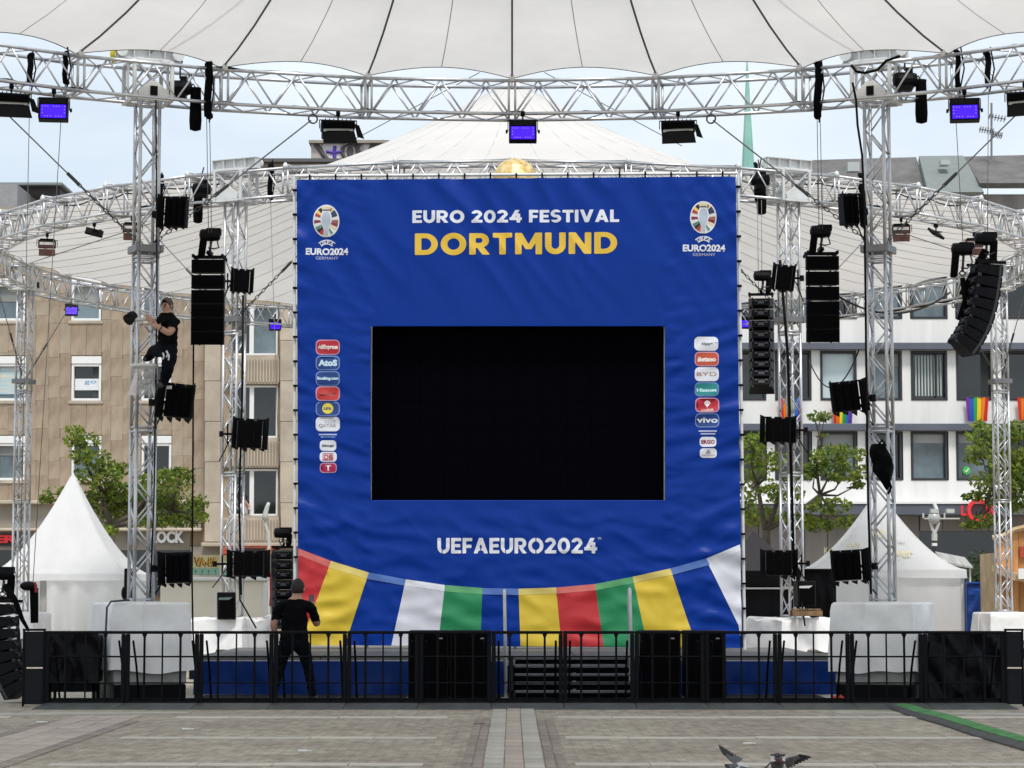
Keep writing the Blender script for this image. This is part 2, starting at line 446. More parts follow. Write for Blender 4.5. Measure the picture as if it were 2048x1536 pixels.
wins = [(x, y, x + 60, y + h) for x in (-148, -8, 143, 283) for y, h in ((568, 74), (728, 74), (887, 74))]
holes = [(x - 1, y - 16, X + 1, Y2 + 3) for x, y, X, Y2 in wins]
bay = [(462, y, 556, y2) for y, y2 in ((448, 548), (612, 711), (771, 876), (938, 1032))]
wall_with_holes('wall', STONE_W, lb, -230, 612, 430, 1092, YL + 0.12, 0.5, holes + bay)
for (x, y, X, Y2) in wins:
    blinds = (x == -8 and y == 728)
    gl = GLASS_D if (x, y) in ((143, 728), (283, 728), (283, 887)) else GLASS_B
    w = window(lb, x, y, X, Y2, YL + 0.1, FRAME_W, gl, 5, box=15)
    X0, X1, Z0, Z1 = RECT(x + 6, y + 6, X - 6, Y2 - 14, YL + 0.1)
    if blinds:
        bl = MB()
        for k in range(14):
            z = Z1 - (k + .5) * (Z1 - Z0) / 14
            bl.box((X0 + X1) / 2, YL + 0.2, z, X1 - X0, 0.02, 0.075)
        bl.build('blind', mat('striped_blind', (0.62, 0.58, 0.42), 0.6, col2=(0.30, 0.50, 0.68), scale=5, stretch=(0.2, 1, 4)), w, world=True)
    if (x, y) == (143, 728):
        px0, px1, pz0, pz1 = RECT(149, 757, 197, 780, YL + 0.1)
        po = MB().bx(px0, px1, YL + 0.19, YL + 0.21, pz0, pz1).build('poster', mat('poster_white', (0.72, 0.74, 0.76), 0.5), w, world=True)
        px0, px1, pz0, pz1 = RECT(168, 761, 192, 769, YL + 0.1)
        tx = MB(); sign_text(tx, 'go', px0, px1, pz0, pz1, YL + 0.184); tx.build('poster_print', mat('poster_blue', (0.12, 0.32, 0.55), 0.5), w, world=True)
for (x, y, X, Y2) in bay:
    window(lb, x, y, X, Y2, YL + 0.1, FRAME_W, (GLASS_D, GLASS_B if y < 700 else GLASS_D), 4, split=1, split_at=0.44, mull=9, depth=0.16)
# stone slabs, one by one
slabmesh = {}
def stone_slab(w, h):
    k = (round(w, 2), round(h, 2), random.choice((0, 0, 0, 0, 0, 1)))
    if k not in slabmesh: slabmesh[k] = MB().box(0, 0, 0, k[0], 0.1, k[1]).mesh('stone_panel', (STONE, STONE2)[k[2]], bevel=0.004)
    return slabmesh[k]
cnt = 0
col_edges = [-60, -34, -9, 17, 53, 72, 98, 120, 142, 173, 204, 222, 246, 264, 282, 313, 344, 366, 388, 410]
row_edges = [545, 598, 645, 711, 765, 805, 870, 925, 964, 1000]
for i in range(len(col_edges) - 1):
    rj = [y if k in (0, len(row_edges) - 1) else y + random.uniform(-14, 14) for k, y in enumerate(row_edges)]
    for j in range(len(row_edges) - 1):
        x0, x1, y0, y1 = col_edges[i], col_edges[i + 1], rj[j], rj[j + 1]
        cut = [h for h in holes if h[0] < x1 - 2 and h[2] > x0 + 2 and h[1] < y1 - 2 and h[3] > y0 + 2]
        segs = [(y0, y1)]
        for h in cut:
            ns = []
            for a, b in segs:
                if h[1] - 1 > a + 3: ns.append((a, min(b, h[1] - 1)))
                if h[3] + 2 < b - 3: ns.append((max(a, h[3] + 2), b))
            segs = ns
        for a, b in segs:
            if b - a < 5: continue
            X0, X1, Z0, Z1 = RECT(x0, a, x1, b, YL + 0.05)
            obj('stone_panel', stone_slab(X1 - X0 - 0.004, Z1 - Z0 - 0.004), lb, (((X0 + X1) / 2 + 12), -5 + 0.06 + random.uniform(-0.003, 0.003), (Z0 + Z1) / 2)); cnt += 1
def pbox(mb, x0, y0, x1, y1, Ya, Yb):
    X0, X1, Z0, Z1 = RECT(x0, y0, x1, y1, Ya)
    return mb.bx(X0, X1, Ya, Yb, Z0, Z1)
for x0, x1 in ((409, 441), (560, 597)):
    for (a, b) in ((440, 520), (520, 600), (600, 681), (681, 762), (762, 843), (843, 924), (924, 1006), (1006, 1084)):
        pbox(MB(), x0 + .2, a + .4, x1 - .2, b - .4, YL - 0.55, YL + 0.1).build('pilaster_block', STONE_P, lb, world=True, bevel=0.015)
ribs_me = None
for y0, y1 in ((714, 768), (879, 935), (1035, 1084)):
    pbox(MB(), 443, y0, 558, y1, YL - 0.12, YL + 0.11).build('spandrel', STONE_P, lb, world=True)
    for k in range(19):
        x = 446 + k * 6.1
        X0, X1, Z0, Z1 = RECT(x, y0 + 4, x + 3.2, y1 - 3, YL - 0.2)
        if ribs_me is None: ribs_me = MB().box(0, 0, 0, X1 - X0, 0.1, 0.9).mesh('spandrel_rib', STONE_P, bevel=0.01)
        obj('spandrel_rib', ribs_me, lb, ((X0 + X1) / 2 + 12, -5 - 0.16, (Z0 + Z1) / 2)).scale.z = (Z1 - Z0) / 0.9
c = MB(); pbox(c, 402, 1085, 612, 1093, YL - 0.8, YL + 0.1); pbox(c, -230, 1000, 409, 1008, YL - 0.5, YL + 0.1); pbox(c, -230, 1056, 402, 1062, YL - 0.6, YL + 0.1)
c.build('cornice', STONE_P, lb, world=True, bevel=0.03)
s = MB(); pbox(s, -230, 1009, 402, 1056, YL - 0.1, YL + 0.1); pbox(s, 380, 1093, 440, 1190, YL - 0.2, YL + 0.1); pbox(s, -230, 1063, 380, 1100, YL + 0.0, YL + 0.1); pbox(s, -230, 1094, -190, 1190, YL, YL + .1); pbox(s, 60, 1101, 100, 1190, YL, YL + 0.1); pbox(s, 560, 1094, 640, 1190, YL, YL + 0.1)
s.build('shop_front', STONE_G, lb, world=True)
s = MB(); pbox(s, -230, 1080, 612, 1192, YL + 0.14, YL + 0.3); s.build('shop_glass', GLASS_D, lb, world=True)
s = MB(); pbox(s, 440, 1094, 545, 1108, YL - 1.2, YL - 0.1); s.build('awning', mat('red_awning', (0.42, 0.06, 0.025), 0.6, var=0.3, scale=3), lb, world=True)
mb = MB(); X0, X1, Z0, Z1 = RECT(300, 1062, 368, 1086, YL - 0.2); sign_text(mb, 'ROCK', X0, X1, Z0, Z1, YL - 0.26, 0.04); 
mb.v += [(x, y + 0.1, z) for x, y, z in mb.v]; n = len(mb.v) // 2; mb.f += [tuple(i + n for i in f) for f in mb.f]; mb.mi = [0] * len(mb.f)
mb.build('sign_letters', mat('sign_white', (0.72, 0.73, 0.76), 0.4, emit=0.05), lb, world=True)
mb = MB(); pbox(mb, 256, 1062, 270, 1088, YL - 0.26, YL - 0.12); mb.build('sign_logo', mat('sign_blue', (0.06, 0.25, 0.62), 0.4), lb, world=True, bevel=0.02)
mb = MB(); X0, X1, Z0, Z1 = RECT(-22, 1067, 34, 1086, YL - 0.2); sign_text(mb, 'BÄCKER', X0 - 1.6, X1, Z0, Z1, YL - 0.26, 0.05); mb.build('sign_letters', mat('sign_red', (0.62, 0.02, 0.025), 0.4, emit=0.15), lb, world=True)
mb = MB(); pbox(mb, -60, 1068, 36, 1092, YL - 0.1, YL - 0.01); mb.build('sign_board', FRAME_D, lb, world=True)
r = MB(); r.bx(-23, -7.2, YL + 0.64, YL + 12, 0, 15.4); r.build('rear_block', STONE_W, lb, world=True)
r = MB(); r.bx(-23.3, -6.9, YL - 0.4, YL + 12.3, 16.05, 16.4); r.build('roof', STONE_G, lb, world=True)

# ---- dark flat roof at the far left, graffiti penthouse block in the middle distance
YR = 112.0
b1 = thing('roof_building', 'dark flat roofed block seen over the truss at the far left', 'building', P(40, 400, YR).xy.to_3d())
z = lambda y, Y=YR: P(0, y, Y).z
mb = MB(); mb.bx(P(-200, 400, YR).x, P(52, 400, YR).x, YR - 2, YR + 8, 0, z(383)); mb.build('wall', mat('grey_plaster', (0.28, 0.28, 0.29), 0.8, var=0.1), b1, world=True)
mb = MB(); mb.bx(P(-60, 370, YR).x, P(112, 370, YR).x, YR + 1, YR + 6, z(383) + .01, z(366)); mb.build('roof_storey', mat('brown_dark_cladding', (0.035, 0.028, 0.026), 0.6, var=0.3), b1, world=True)
mb = MB(); mb.bx(P(-70, 370, YR).x, P(120, 370, YR).x, YR + .5, YR + 6.5, z(366) + .01, z(361)); mb.build('roof', mat('grey_metal_roof', (0.22, 0.25, 0.25), 0.6), b1, world=True)
mb = MB(); mb.tube((P(23, 370, YR).x, YR + 3, z(361)), (P(23, 370, YR).x, YR + 3, z(349)), 0.12); mb.build('chimney', BLACK, b1, world=True)
YG = 125.0
b2 = thing('flat_roof_building', 'flat roofed block with a graffiti covered rooftop box behind the banner', 'building', P(650, 400, YG).xy.to_3d())
zg = lambda y: P(0, y, YG).z
mb = MB(); mb.bx(P(480, 400, YG).x, P(860, 400, YG).x, YG, YG + 14, 0, zg(327)); mb.build('wall', STONE_G, b2, world=True)
mb = MB(); mb.bx(P(474, 400, YG).x, P(866, 400, YG).x, YG - .5, YG + 14, zg(327) + .01, zg(320)); mb.build('roof', mat('dark_roof_edge', (0.10, 0.10, 0.10), 0.7), b2, world=True)
mb = MB(); mb.bx(P(619, 300, YG).x, P(773, 300, YG).x, YG + 1, YG + 7, zg(320), zg(281)); pent = mb.build('rooftop_box', mat('dirty_render', (0.45, 0.40, 0.37), 0.85, var=0.25, scale=0.8), b2, world=True)
mb = MB(); mb.bx(P(615, 300, YG).x, P(777, 300, YG).x, YG + .7, YG + 7.3, zg(281) + .01, zg(275)); mb.build('coping', STONE_G, pent, world=True)
gr = MB()
def stroke(mb, pts, w, Y, th=0.02):
    pts = [P(x, y, Y) for x, y in pts]
    mb.path(pts, w, 4)
GY = YG + 0.98
stroke(gr, [(630, 288), (640, 300), (648, 312), (656, 320)], 0.13, GY); stroke(gr, [(636, 290), (645, 303), (652, 316)], 0.08, GY)
for cx in (694, 706): stroke(gr, [(cx + 9 * math.cos(a), 303 + 14 * math.sin(a)) for a in [k * math.pi / 8 for k in range(17)]], 0.1, GY)
stroke(gr, [(724, 283), (714, 295), (720, 308), (712, 320)], 0.12, GY); stroke(gr, [(768, 284), (745, 290), (738, 305), (748, 318)], 0.14, GY); stroke(gr, [(772, 292), (756, 300), (752, 310)], 0.1, GY); stroke(gr, [(640, 284), (700, 283), (770, 284)], 0.1, GY)
gr.build('graffiti', mat('graffiti_grey', (0.10, 0.09, 0.09), 0.7), pent, world=True)
gp = MB(); stroke(gp, [(670, 292), (668, 306), (670, 318)], 0.09, GY - .03); gp.build('graffiti', mat('graffiti_violet', (0.12, 0.06, 0.40), 0.7), pent, world=True); gp = MB(); stroke(gp, [(652, 303), (668, 306), (684, 303)], 0.08, GY - .03); gp.build('graffiti', mat('graffiti_violet', (0.12, 0.06, 0.40), 0.7), pent, world=True)
for (x0, y0, x1, y1) in ((646, 288, 680, 318), (728, 290, 762, 318)): pbox(MB(), x0, y0, x1, y1, YG + 0.985, YG + 1.0).build('graffiti', mat('graffiti_white', (0.66, 0.62, 0.64), 0.7), pent, world=True)

# ---- white office building on the right
YO = 88.0
WHT = mat('white_render', (0.72, 0.715, 0.695), 0.75, var=0.07, scale=1.0, bump=0.05, bscale=12, stretch=(2.2, 1, 0.22), detail=8)
BAND = mat('slate_blue_band', (0.095, 0.105, 0.135), 0.55, var=0.12, scale=0.6)
GREYC = mat('grey_concrete_panel', (0.24, 0.22, 0.205), 0.85, var=0.18, scale=0.7, stretch=(1.5, 1, 0.3), rnd=0.08)
ob = thing('office_building', 'white office block with slate grey bands and dark framed windows', 'building', (P(1770, 800, YO).x, YO + 6, 0))
cols = [1459 + 90.6 * k for k in range(-1, 9)]
rws = [(545, 638), (702, 801), (863, 961)]
oholes = [(x, a, x + 73, b) for x in cols for a, b in rws]
wall_with_holes('wall', WHT, ob, 1340, 2300, 440, 1008, YO + 0.1, 0.5, oholes)
for k, x in enumerate(cols):
    for j, (a, b) in enumerate(rws):
        gl = GLASS_D
        if (k, j) == (3, 1): gl = GLASS_P
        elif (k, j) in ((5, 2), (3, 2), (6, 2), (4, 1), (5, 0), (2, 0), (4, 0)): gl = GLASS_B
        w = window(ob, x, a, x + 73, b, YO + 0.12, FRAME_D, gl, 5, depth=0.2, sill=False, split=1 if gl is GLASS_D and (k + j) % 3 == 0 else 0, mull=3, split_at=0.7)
        if (k, j) == (5, 1):
            bl = MB(); X0, X1, Z0, Z1 = RECT(x + 10, a + 8, x + 66, b - 10, YO)
            for q in range(9): bl.bx(X0 + (q + .2) * (X1 - X0) / 9, X0 + (q + .72) * (X1 - X0) / 9, YO + 0.27, YO + 0.29, Z0, Z1)
            bl.build('blind', mat('pale_blind', (0.42, 0.48, 0.46), 0.6), w, world=True)
        if (k, j) == (6, 2):
            d = MB(); p = P(1933, 941, YO + 0.2); d.lathe([(0.15, 0), (0.15, 0.02)], 16, p, Matrix.Rotation(math.pi / 2, 3, 'X')); d.build('sticker', mat('sticker_green', (0.05, 0.42, 0.06), 0.5), w, world=True)
            d = MB(); stroke(d, [(1929.5, 941), (1932.5, 944.5), (1937.5, 937)], 0.025, YO + 0.17); d.build('sticker_mark', mat('sign_white', (0.85, 0.86, 0.88), 0.4), w, world=True)
b = MB(); pbox(b, 1340, 685, 2300, 699, YO - 0.28, YO + 0.09); b.build('facade_band', BAND, ob, world=True, bevel=0.02)
b = MB(); pbox(b, 1340, 847, 2300, 861, YO - 0.28, YO + 0.09); b.build('facade_band', BAND, ob, world=True, bevel=0.02)
b = MB(); pbox(b, 1340, 1008, 2300, 1030, YO - 0.9, YO + 0.2); b.build('sign_band', BAND, ob, world=True, bevel=0.02)
b = MB(); pbox(b, 1340, 1003, 2300, 1007.5, YO - 0.95, YO + 0.09); b.build('sign_band_flashing', FRAME_W, ob, world=True)
for k, x in enumerate(range(1380, 2200, 46)):
    if 1832 < x < 1890 or 1925 < x < 1990 or 1740 < x < 1770: 
        pbox(MB(), x, 1031, x + 45, 1062, YO + 0.3, YO + 0.5).build('concrete_panel', GREYC, ob, world=True, bevel=0.02)
    else: pbox(MB(), x, 1031, x + 45, 1190, YO + 0.3, YO + 0.5).build('concrete_panel', GREYC, ob, world=True, bevel=0.02)
b = MB(); pbox(b, 1340, 1030, 2300, 1192, YO + 0.62, YO + 0.7); b.build('shop_glass', GLASS_D, ob, world=True)
b = MB(); b.bx(P(1340, 800, YO).x, P(2300, 800, YO).x, YO + 1.5, YO + 12, 0, P(0, 445, YO).z); b.build('rear_block', GREYC, ob, world=True)
red = MATS['sign_red']
mb = MB(); p = P(1957, 1021, YO - 1.1)
ring = [(0.30, -0.1), (0.42, -0.1), (0.42, 0.1), (0.30, 0.1)]
A = Matrix.Rotation(math.pi / 2, 3, 'X'); n = 24; vs = []
for r_, z_ in ring:
    for i in range(n):
        t = 2 * math.pi * i / n; vs.append(p + A @ Vector((r_ * math.cos(t), r_ * math.sin(t), z_)))
mb.add(vs, [(k * n + i, k * n + (i + 1) % n, ((k + 1) % 4) * n + (i + 1) % n, ((k + 1) % 4) * n + i) for k in range(4) for i in range(n)])
for body, x0, x1 in (('LI', 1922, 1938), ('S', 1976, 1990)):
    X0, X1, Z0, Z1 = RECT(x0, 1011, x1, 1031, YO - 1.1); sign_text(mb, body, X0, X1, Z0, Z1, YO - 1.1, 0.03)
mb.build('sign_letters', red, ob, world=True)
# rainbow flags hung below the windows
RB = [(0.60, 0.03, 0.02), (0.80, 0.22, 0.01), (0.85, 0.65, 0.02), (0.03, 0.34, 0.08), (0.02, 0.12, 0.55), (0.16, 0.03, 0.28)]
rbm = [mat('flag_' + n_, c_, 0.8, trans=0.2) for n_, c_ in zip(('red', 'orange', 'yellow', 'green', 'blue', 'violet'), RB)]
for k, (x0, x1, y0, y1, inv, lab) in enumerate([(1558, 1606, 795, 840, 0, 'rainbow flag hanging below the window beside the rear right mast'), (1664, 1707, 800, 848, 0, 'rainbow flag hanging below the pale window with drawn blind'),
        (1931, 1978, 794, 842, 1, 'rainbow flag hung on the white wall left of the far right mast'), (2034, 2080, 794, 842, 0, 'rainbow flag cut off by the right edge beside the far right mast')]):
    fl = MB(); nu = 24
    def ff(u, v, x0=x0, x1=x1, y0=y0, y1=y1):
        taper = 0.16 * v; uu = taper / 2 + u * (1 - taper)
        q = P(x0 + (x1 - x0) * uu, y0 + (y1 - y0) * v, YO - 0.12)
        return (q.x, YO - 0.12 - 0.05 * math.sin(u * 17 + v * 2) * (0.3 + v), q.z)
    fl.grid(ff, nu, 8)
    fl.mi = [(5 - (i % nu) * 6 // nu) if inv else (i % nu) * 6 // nu for i in range(len(fl.f))]
    f = thing('rainbow_flag', lab, 'flag', P((x0 + x1) / 2, y0, YO - 0.12), group='rainbow flags on the white facade')
    fl.build('flag_cloth', rbm, f, smooth=True, world=True)
    a, b_ = P(x0 - 2, y0, YO - 0.12), P(x1 + 2, y0, YO - 0.12)
    MB().tube(a, b_, 0.02).build('flag_cord', STEEL_D, f, world=True)

# ---- slate roofs and spire behind
YS = 130.0
SLATE = mat('slate_roof', (0.105, 0.10, 0.095), 0.8, col2=(0.16, 0.15, 0.145), scale=1.2, bump=0.2, bscale=6)
SLATE2 = mat('green_grey_roof', (0.19, 0.215, 0.205), 0.75, var=0.06)
sb = thing('slate_roof_building', 'long building with dark slate roof and grey gable seen over the truss', 'building', (P(1830, 400, YS).x, YS + 6, 0))
zs = lambda y, Y=YS: P(0, y, Y).z
def roofpoly(name, m, pts, Ys):
    mb = MB(); a = [P(x, y, Y_) for (x, y), Y_ in zip(pts, Ys)]
    n = len(a); mb.add([tuple(q) for q in a] + [(q.x, q.y + 0.3, q.z - 0.25) for q in a], [tuple(range(n)), tuple(range(2 * n - 1, n - 1, -1))] + [(i, n + i, n + (i + 1) % n, (i + 1) % n) for i in range(n)])
    return mb.build(name, m, sb, world=True)
roofpoly('roof', SLATE, [(1600, 388), (1860, 388), (1832, 314), (1660, 319), (1600, 321)], [YS, YS, YS + 5, YS + 5, YS + 5])
roofpoly('roof', SLATE2, [(1856, 384), (1968, 384), (1926, 311), (1838, 312)], [YS - 1, YS - 1, YS + 4, YS + 4])
roofpoly('roof', SLATE, [(1960, 366), (2200, 366), (2200, 306), (1926, 313)], [YS - .5, YS - .5, YS + 5, YS + 5])
mb = MB(); mb.bx(P(1600, 400, YS).x, P(2200, 400, YS).x, YS + 0.4, YS + 9, 0, zs(386)); mb.build('wall', GREYC, sb, world=True)
mb = MB(); mb.bx(P(1828, 310, YS).x, P(1850, 310, YS).x, YS + 4, YS + 6, zs(325), zs(303)); mb.bx(P(2000, 310, YS).x, P(2034, 310, YS).x, YS + 4, YS + 6, zs(325), zs(305)); mb.build('dormer', SLATE2, sb, world=True)
for x, y0, x1, y1 in ((1694, 330, 1714, 344), (1880, 326, 1893, 331)): 
    a = P(x, y1, YS + 1.5); b_ = P(x1, y0, YS + 2.2); MB().bx(a.x, b_.x, YS + 1.2, YS + 1.9, a.z, b_.z).build('skylight', mat('roof_light', (0.42, 0.46, 0.46), 0.3), sb, world=True)
an = thing('roof_antenna', 'thin television aerial mast above the slate roof', 'antenna', P(1983, 320, YS + 3))
mb = MB(); mb.tube(P(1983, 318, YS + 3), P(1983, 206, YS + 3), 0.06); mb.build('mast', ROPE, an, world=True)
for (y, x0, x1) in ((232, 1976, 2012), (258, 1958, 1988), (268, 1985, 2005)):
    mb = MB(); mb.tube(P(x0, y, YS + 3), P(x1, y + (x1 - x0) * .18, YS + 3), 0.035)
    for q in range(6):
        t = (q + .5) / 6; a = P(x0 + (x1 - x0) * t, y + (x1 - x0) * .18 * t, YS + 3); mb.tube(a + Vector((0, -.35, .12)), a + Vector((0, .35, -.12)), 0.02, 4); mb.tube(a - Vector((0, 0, .14)), a + Vector((0, 0, .14)), 0.02, 4)
    mb.build('aerial', ROPE, an, world=True)
YT = 300.0
COPPER = mat('green_copper', (0.20, 0.42, 0.36), 0.6, col2=(0.28, 0.52, 0.45), scale=0.3)
sp = thing('church_spire', 'slender green copper church spire rising beside the banner', 'spire', P(1496, 600, YT).xy.to_3d())
mb = MB(); px = P(1496, 320, YT).x
zt = lambda y: P(0, y, YT).z
mb.lathe([(2.6, 0), (2.6, zt(760)), (1.6, zt(600)), (0.74, zt(318)), (0.42, zt(230)), (0.16, zt(140)), (0.1, zt(128)), (0.02, zt(112))], 8, (px, YT, 0)); mb.build('spire_roof', COPPER, sp, world=True)

# ================================================================ TREES
LEAF = mat('green_leaf', (0.13, 0.20, 0.03), 0.6, var=0.4, scale=0.9, trans=0.5)
LEAF3 = mat('deep_green_leaf', (0.055, 0.105, 0.018), 0.6, var=0.35, scale=1.3, trans=0.4)
LEAF2 = mat('yellow_green_leaf', (0.25, 0.30, 0.04), 0.6, var=0.3, scale=0.9, trans=0.5)
LEAF_D = mat('dark_leaf', (0.035, 0.075, 0.018), 0.6, var=0.35, scale=2, trans=0.3)
BARK = mat('bark', (0.085, 0.07, 0.055), 0.9, var=0.3, scale=6)
def leaves(mb, c, rx, ry, rz, n, size, up=0.6):
    for _ in range(n):
        while True:
            q = Vector((random.uniform(-1, 1), random.uniform(-1, 1), random.uniform(-1, 1)))
            if 0.15 < q.length < 1: break
        if noise.noise(Vector((c.x + q.x * rx, c.y + q.y * ry, c.z + q.z * rz)) * 2.4) < -0.14: continue
        p = c + Vector((q.x * rx, q.y * ry, q.z * rz))
        nrm = Vector((random.gauss(0, .6), random.gauss(0, .6), random.gauss(up, .4))).normalized()
        u, w = frame_of(nrm); a = random.uniform(0, 6.28); s = size * random.uniform(.55, 1.2)
        d = (u * math.cos(a) + w * math.sin(a)) * s; e = nrm.cross(d) * 0.75
        mb.m = random.choice((0, 0, 0, 1, 1, 1, 2))
        mb.add([p - d * .5, p + e * .45 - d * .1, p + d * .6 - nrm * s * .15, p - e * .45 - d * .1], [(0, 1, 2, 3)])
def tree(name, lab, cat, base, Y, clumps, dens, size, forks, group=None, mats=(LEAF, LEAF2, LEAF3), depth=1.2):
    t = thing(name, lab, cat, (P(base[0], base[1], Y).x, Y, 0), group=group)
    tr = MB(); k = Vector((P(base[0], base[1], Y).x, Y, 0)); fork = P(base[0], base[1], Y)
    r0 = 0.17
    tr.path([k, k.lerp(fork, .5) + Vector((.06, 0, 0)), fork], r0, 8, r0 * .75)
    cs = [(P(cx, cy, Y + random.uniform(-1.2, 1.2)), rx / F_PX * Y, ry / F_PX * Y) for cx, cy, rx, ry in clumps]
    hub = [P(x, y, Y) for x, y in forks]
    for h in hub: tr.path([fork, fork.lerp(h, .5) + Vector((0, 0, -.12)), h], r0 * .62, 6, r0 * .4)
    for c_, rx, rz in cs:
        h = min(hub, key=lambda q: (q - c_).length)
        tr.path([h, h.lerp(c_, .5) + Vector((random.uniform(-.15, .15), random.uniform(-.2, .2), -.18)), c_], r0 * .3, 5, r0 * .07)
        for _ in range(3):
            e = c_ + Vector((random.uniform(-1, 1) * rx, random.uniform(-.8, .8) * rx, random.uniform(-.6, .9) * rz))
            tr.path([c_.lerp(h, .3), c_.lerp(e, .5) + Vector((0, 0, -.08)), e], r0 * .12, 4, r0 * .03)
    tr.build('trunk', BARK, t, smooth='all', world=True)
    cr = MB()
    for c_, rx, rz in cs: leaves(cr, c_, rx * 1.12, rx * depth, rz * .95, int(dens * rx * (rx + rz)), size)
    cr.build('crown', list(mats), t, world=True)
    return t
YTR = 78.0
tree('street_tree', 'green street tree behind the white tent and the climbed mast', 'tree', (222, 1052), YTR,
     [(165, 880, 35, 18), (150, 858, 18, 9), (178, 912, 40, 20), (200, 950, 48, 24), (245, 985, 66, 26), (330, 962, 52, 26), (352, 1003, 58, 28), (255, 1032, 60, 24), (372, 1036, 44, 20), (125, 990, 42, 18), (228, 938, 32, 18), (318, 1040, 48, 18), (196, 1004, 60, 24), (300, 1000, 50, 30), (365, 945, 26, 14), (95, 1000, 16, 8), (205, 1062, 30, 14), (395, 1010, 20, 16)],
     700, 0.17, [(205, 985), (290, 1000), (345, 1020)])
tree('street_tree', 'green street tree beside the right edge of the banner', 'tree', (1532, 1060), YTR,
     [(1500, 890, 30, 28), (1535, 920, 44, 26), (1506, 962, 40, 28), (1562, 985, 44, 22), (1640, 832, 24, 12), (1675, 910, 52, 24), (1692, 945, 46, 22), (1660, 1012, 42, 18), (1602, 1042, 40, 18), (1530, 1034, 45, 22), (1698, 1046, 28, 18), (1525, 870, 22, 14), (1630, 940, 30, 18), (1590, 955, 30, 18), (1495, 1010, 26, 24), (1716, 970, 16, 8), (1640, 1050, 30, 16), (1640, 868, 14, 9)],
     720, 0.17, [(1515, 970), (1560, 985), (1640, 990)], mats=(LEAF2, LEAF, LEAF3))
tree('street_tree', 'green street tree at the right edge behind the far mast', 'tree', (2006, 1090), YTR - 2,
     [(1985, 872, 48, 24), (1962, 908, 42, 24), (2020, 922, 44, 36), (1996, 962, 52, 28), (1953, 992, 26, 12), (1976, 1042, 38, 16), (2038, 862, 32, 24), (2044, 1004, 36, 28), (1960, 850, 18, 10), (2010, 1000, 40, 24), (1940, 1050, 20, 8), (2060, 950, 40, 40)],
     700, 0.17, [(1985, 960), (2030, 960)], mats=(LEAF2, LEAF, LEAF3))
tree('shrub', 'dark leafy shrub between the right tent and the wooden hut', 'shrub', (1958, 1185), 72.0,
     [(1945, 1150, 20, 24), (1968, 1140, 22, 28), (1955, 1115, 20, 18), (1975, 1165, 20, 20), (1950, 1170, 22, 18)], 800, 0.13, [(1956, 1160)], mats=(LEAF_D, LEAF_D, LEAF3), depth=1.0)
# ================================================================ TRUSS RINGS AND CANOPIES
ZT, ZB = 9.5, 8.98
RINGS = {'front': (Vector((0, 23.9, 0)), 13.0, 1), 'rear': (Vector((0, 55.95, 0)), 12.12, -1)}
def ring_pt(k, ang, r_off=0.0, z=ZT):
    c_, R, s = RINGS[k]; a = math.radians(ang)
    return c_ + Vector(((R + r_off) * math.sin(a), s * (R + r_off) * math.cos(a), z))
def seg_mesh(R, rc, rl):
    """one 10-degree truss bay: origin at its middle, +Y outward"""
    h, w = 0.26, math.radians(5)
    ch, fr, la = MB(), MB(), MB()
    L = {s: (R + s * h) * math.sin(w) for s in (-1, 1)}; D = {s: (R + s * h) * math.cos(w) - R * math.cos(w) for s in (-1, 1)}
    g = 0.05
    for s in (-1, 1):
        for zz in (-h, h): ch.tube((-L[s], D[s], zz), (L[s], D[s], zz), rc, 8)
    for e in (-1, 1):
        if e > 0: continue
        for s in (-1, 1): fr.tube((e * (L[s] - g), D[s], -h), (e * (L[s] - g), D[s], h), rc * .75, 6)
        for zz in (-h, h): fr.tube((e * (L[-1] - g), D[-1], zz), (e * (L[1] - g), D[1], zz), rc * .7, 6)
    n = 6
    for s in (-1, 1):
        for i in range(n):
            x0, x1 = (L[s] - g) * (2 * i / n - 1), (L[s] - g) * (2 * (i + 1) / n - 1); z0, z1 = (-h, h) if i % 2 == 0 else (h, -h)
            la.tube((x0, D[s], z0), (x1, D[s], z1), rl, 6)
    for zz in (-h, h):
        for i in range(n):
            a, b = ((-1, 1) if i % 2 == 0 else (1, -1))
            la.tube(((L[a] - g) * (2 * i / n - 1), D[a], zz), ((L[b] - g) * (2 * (i + 1) / n - 1), D[b], zz), rl * .8, 5)
    return ch, fr, la
def truss_ring(k, lab, group):
    c_, R, s = RINGS[k]
    t = thing('truss_ring', lab, 'truss ring', (c_.x, c_.y, ZB), group=group)
    ch, fr, la = seg_mesh(R, 0.027, 0.0155)
    m1 = ch.mesh('truss_segment', ALU, 'all'); m2 = fr.mesh('end_frame', ALU, 'all'); m3 = la.mesh('lacing', ALU, 'all')
    cp = MB().lathe([(0.02, -0.05), (0.05, -0.04), (0.05, 0.02), (0.025, 0.07), (0.012, 0.075)], 8, (0, 0, 0))
    tie = MB().tube((0, -.26, .34), (0, .26, .34), 0.015).mesh('coupler_bar', ALU_W, 'all')
    cpm = cp.mesh('joint_coupler', ALU_W, 'all')
    for i in range(36):
        a = 10 * i + 5
        rot = -math.radians(a) if s > 0 else math.pi + math.radians(a)
        p = ring_pt(k, a, 0, (ZT + ZB) / 2); p = c_.lerp(p, math.cos(math.radians(5))); 
        loc = (p.x - c_.x, p.y - c_.y, (ZT + ZB) / 2 - ZB)
        e = obj('truss_segment', m1, t, loc, (0, 0, rot))
        obj('end_frame', m2, e); obj('end_frame', m2, e).scale.x = -1; obj('lacing', m3, e)
        q = ring_pt(k, 10 * i, 0, ZT) - c_
        jb = obj('coupler_bar', tie, t, (q.x, q.y, 0.26), (0, 0, -math.radians(10 * i) if s > 0 else math.pi + math.radians(10 * i)))
        for a_ in (-1, 1): obj('joint_coupler', cpm, jb, (0, a_ * .26, .29))
    return t
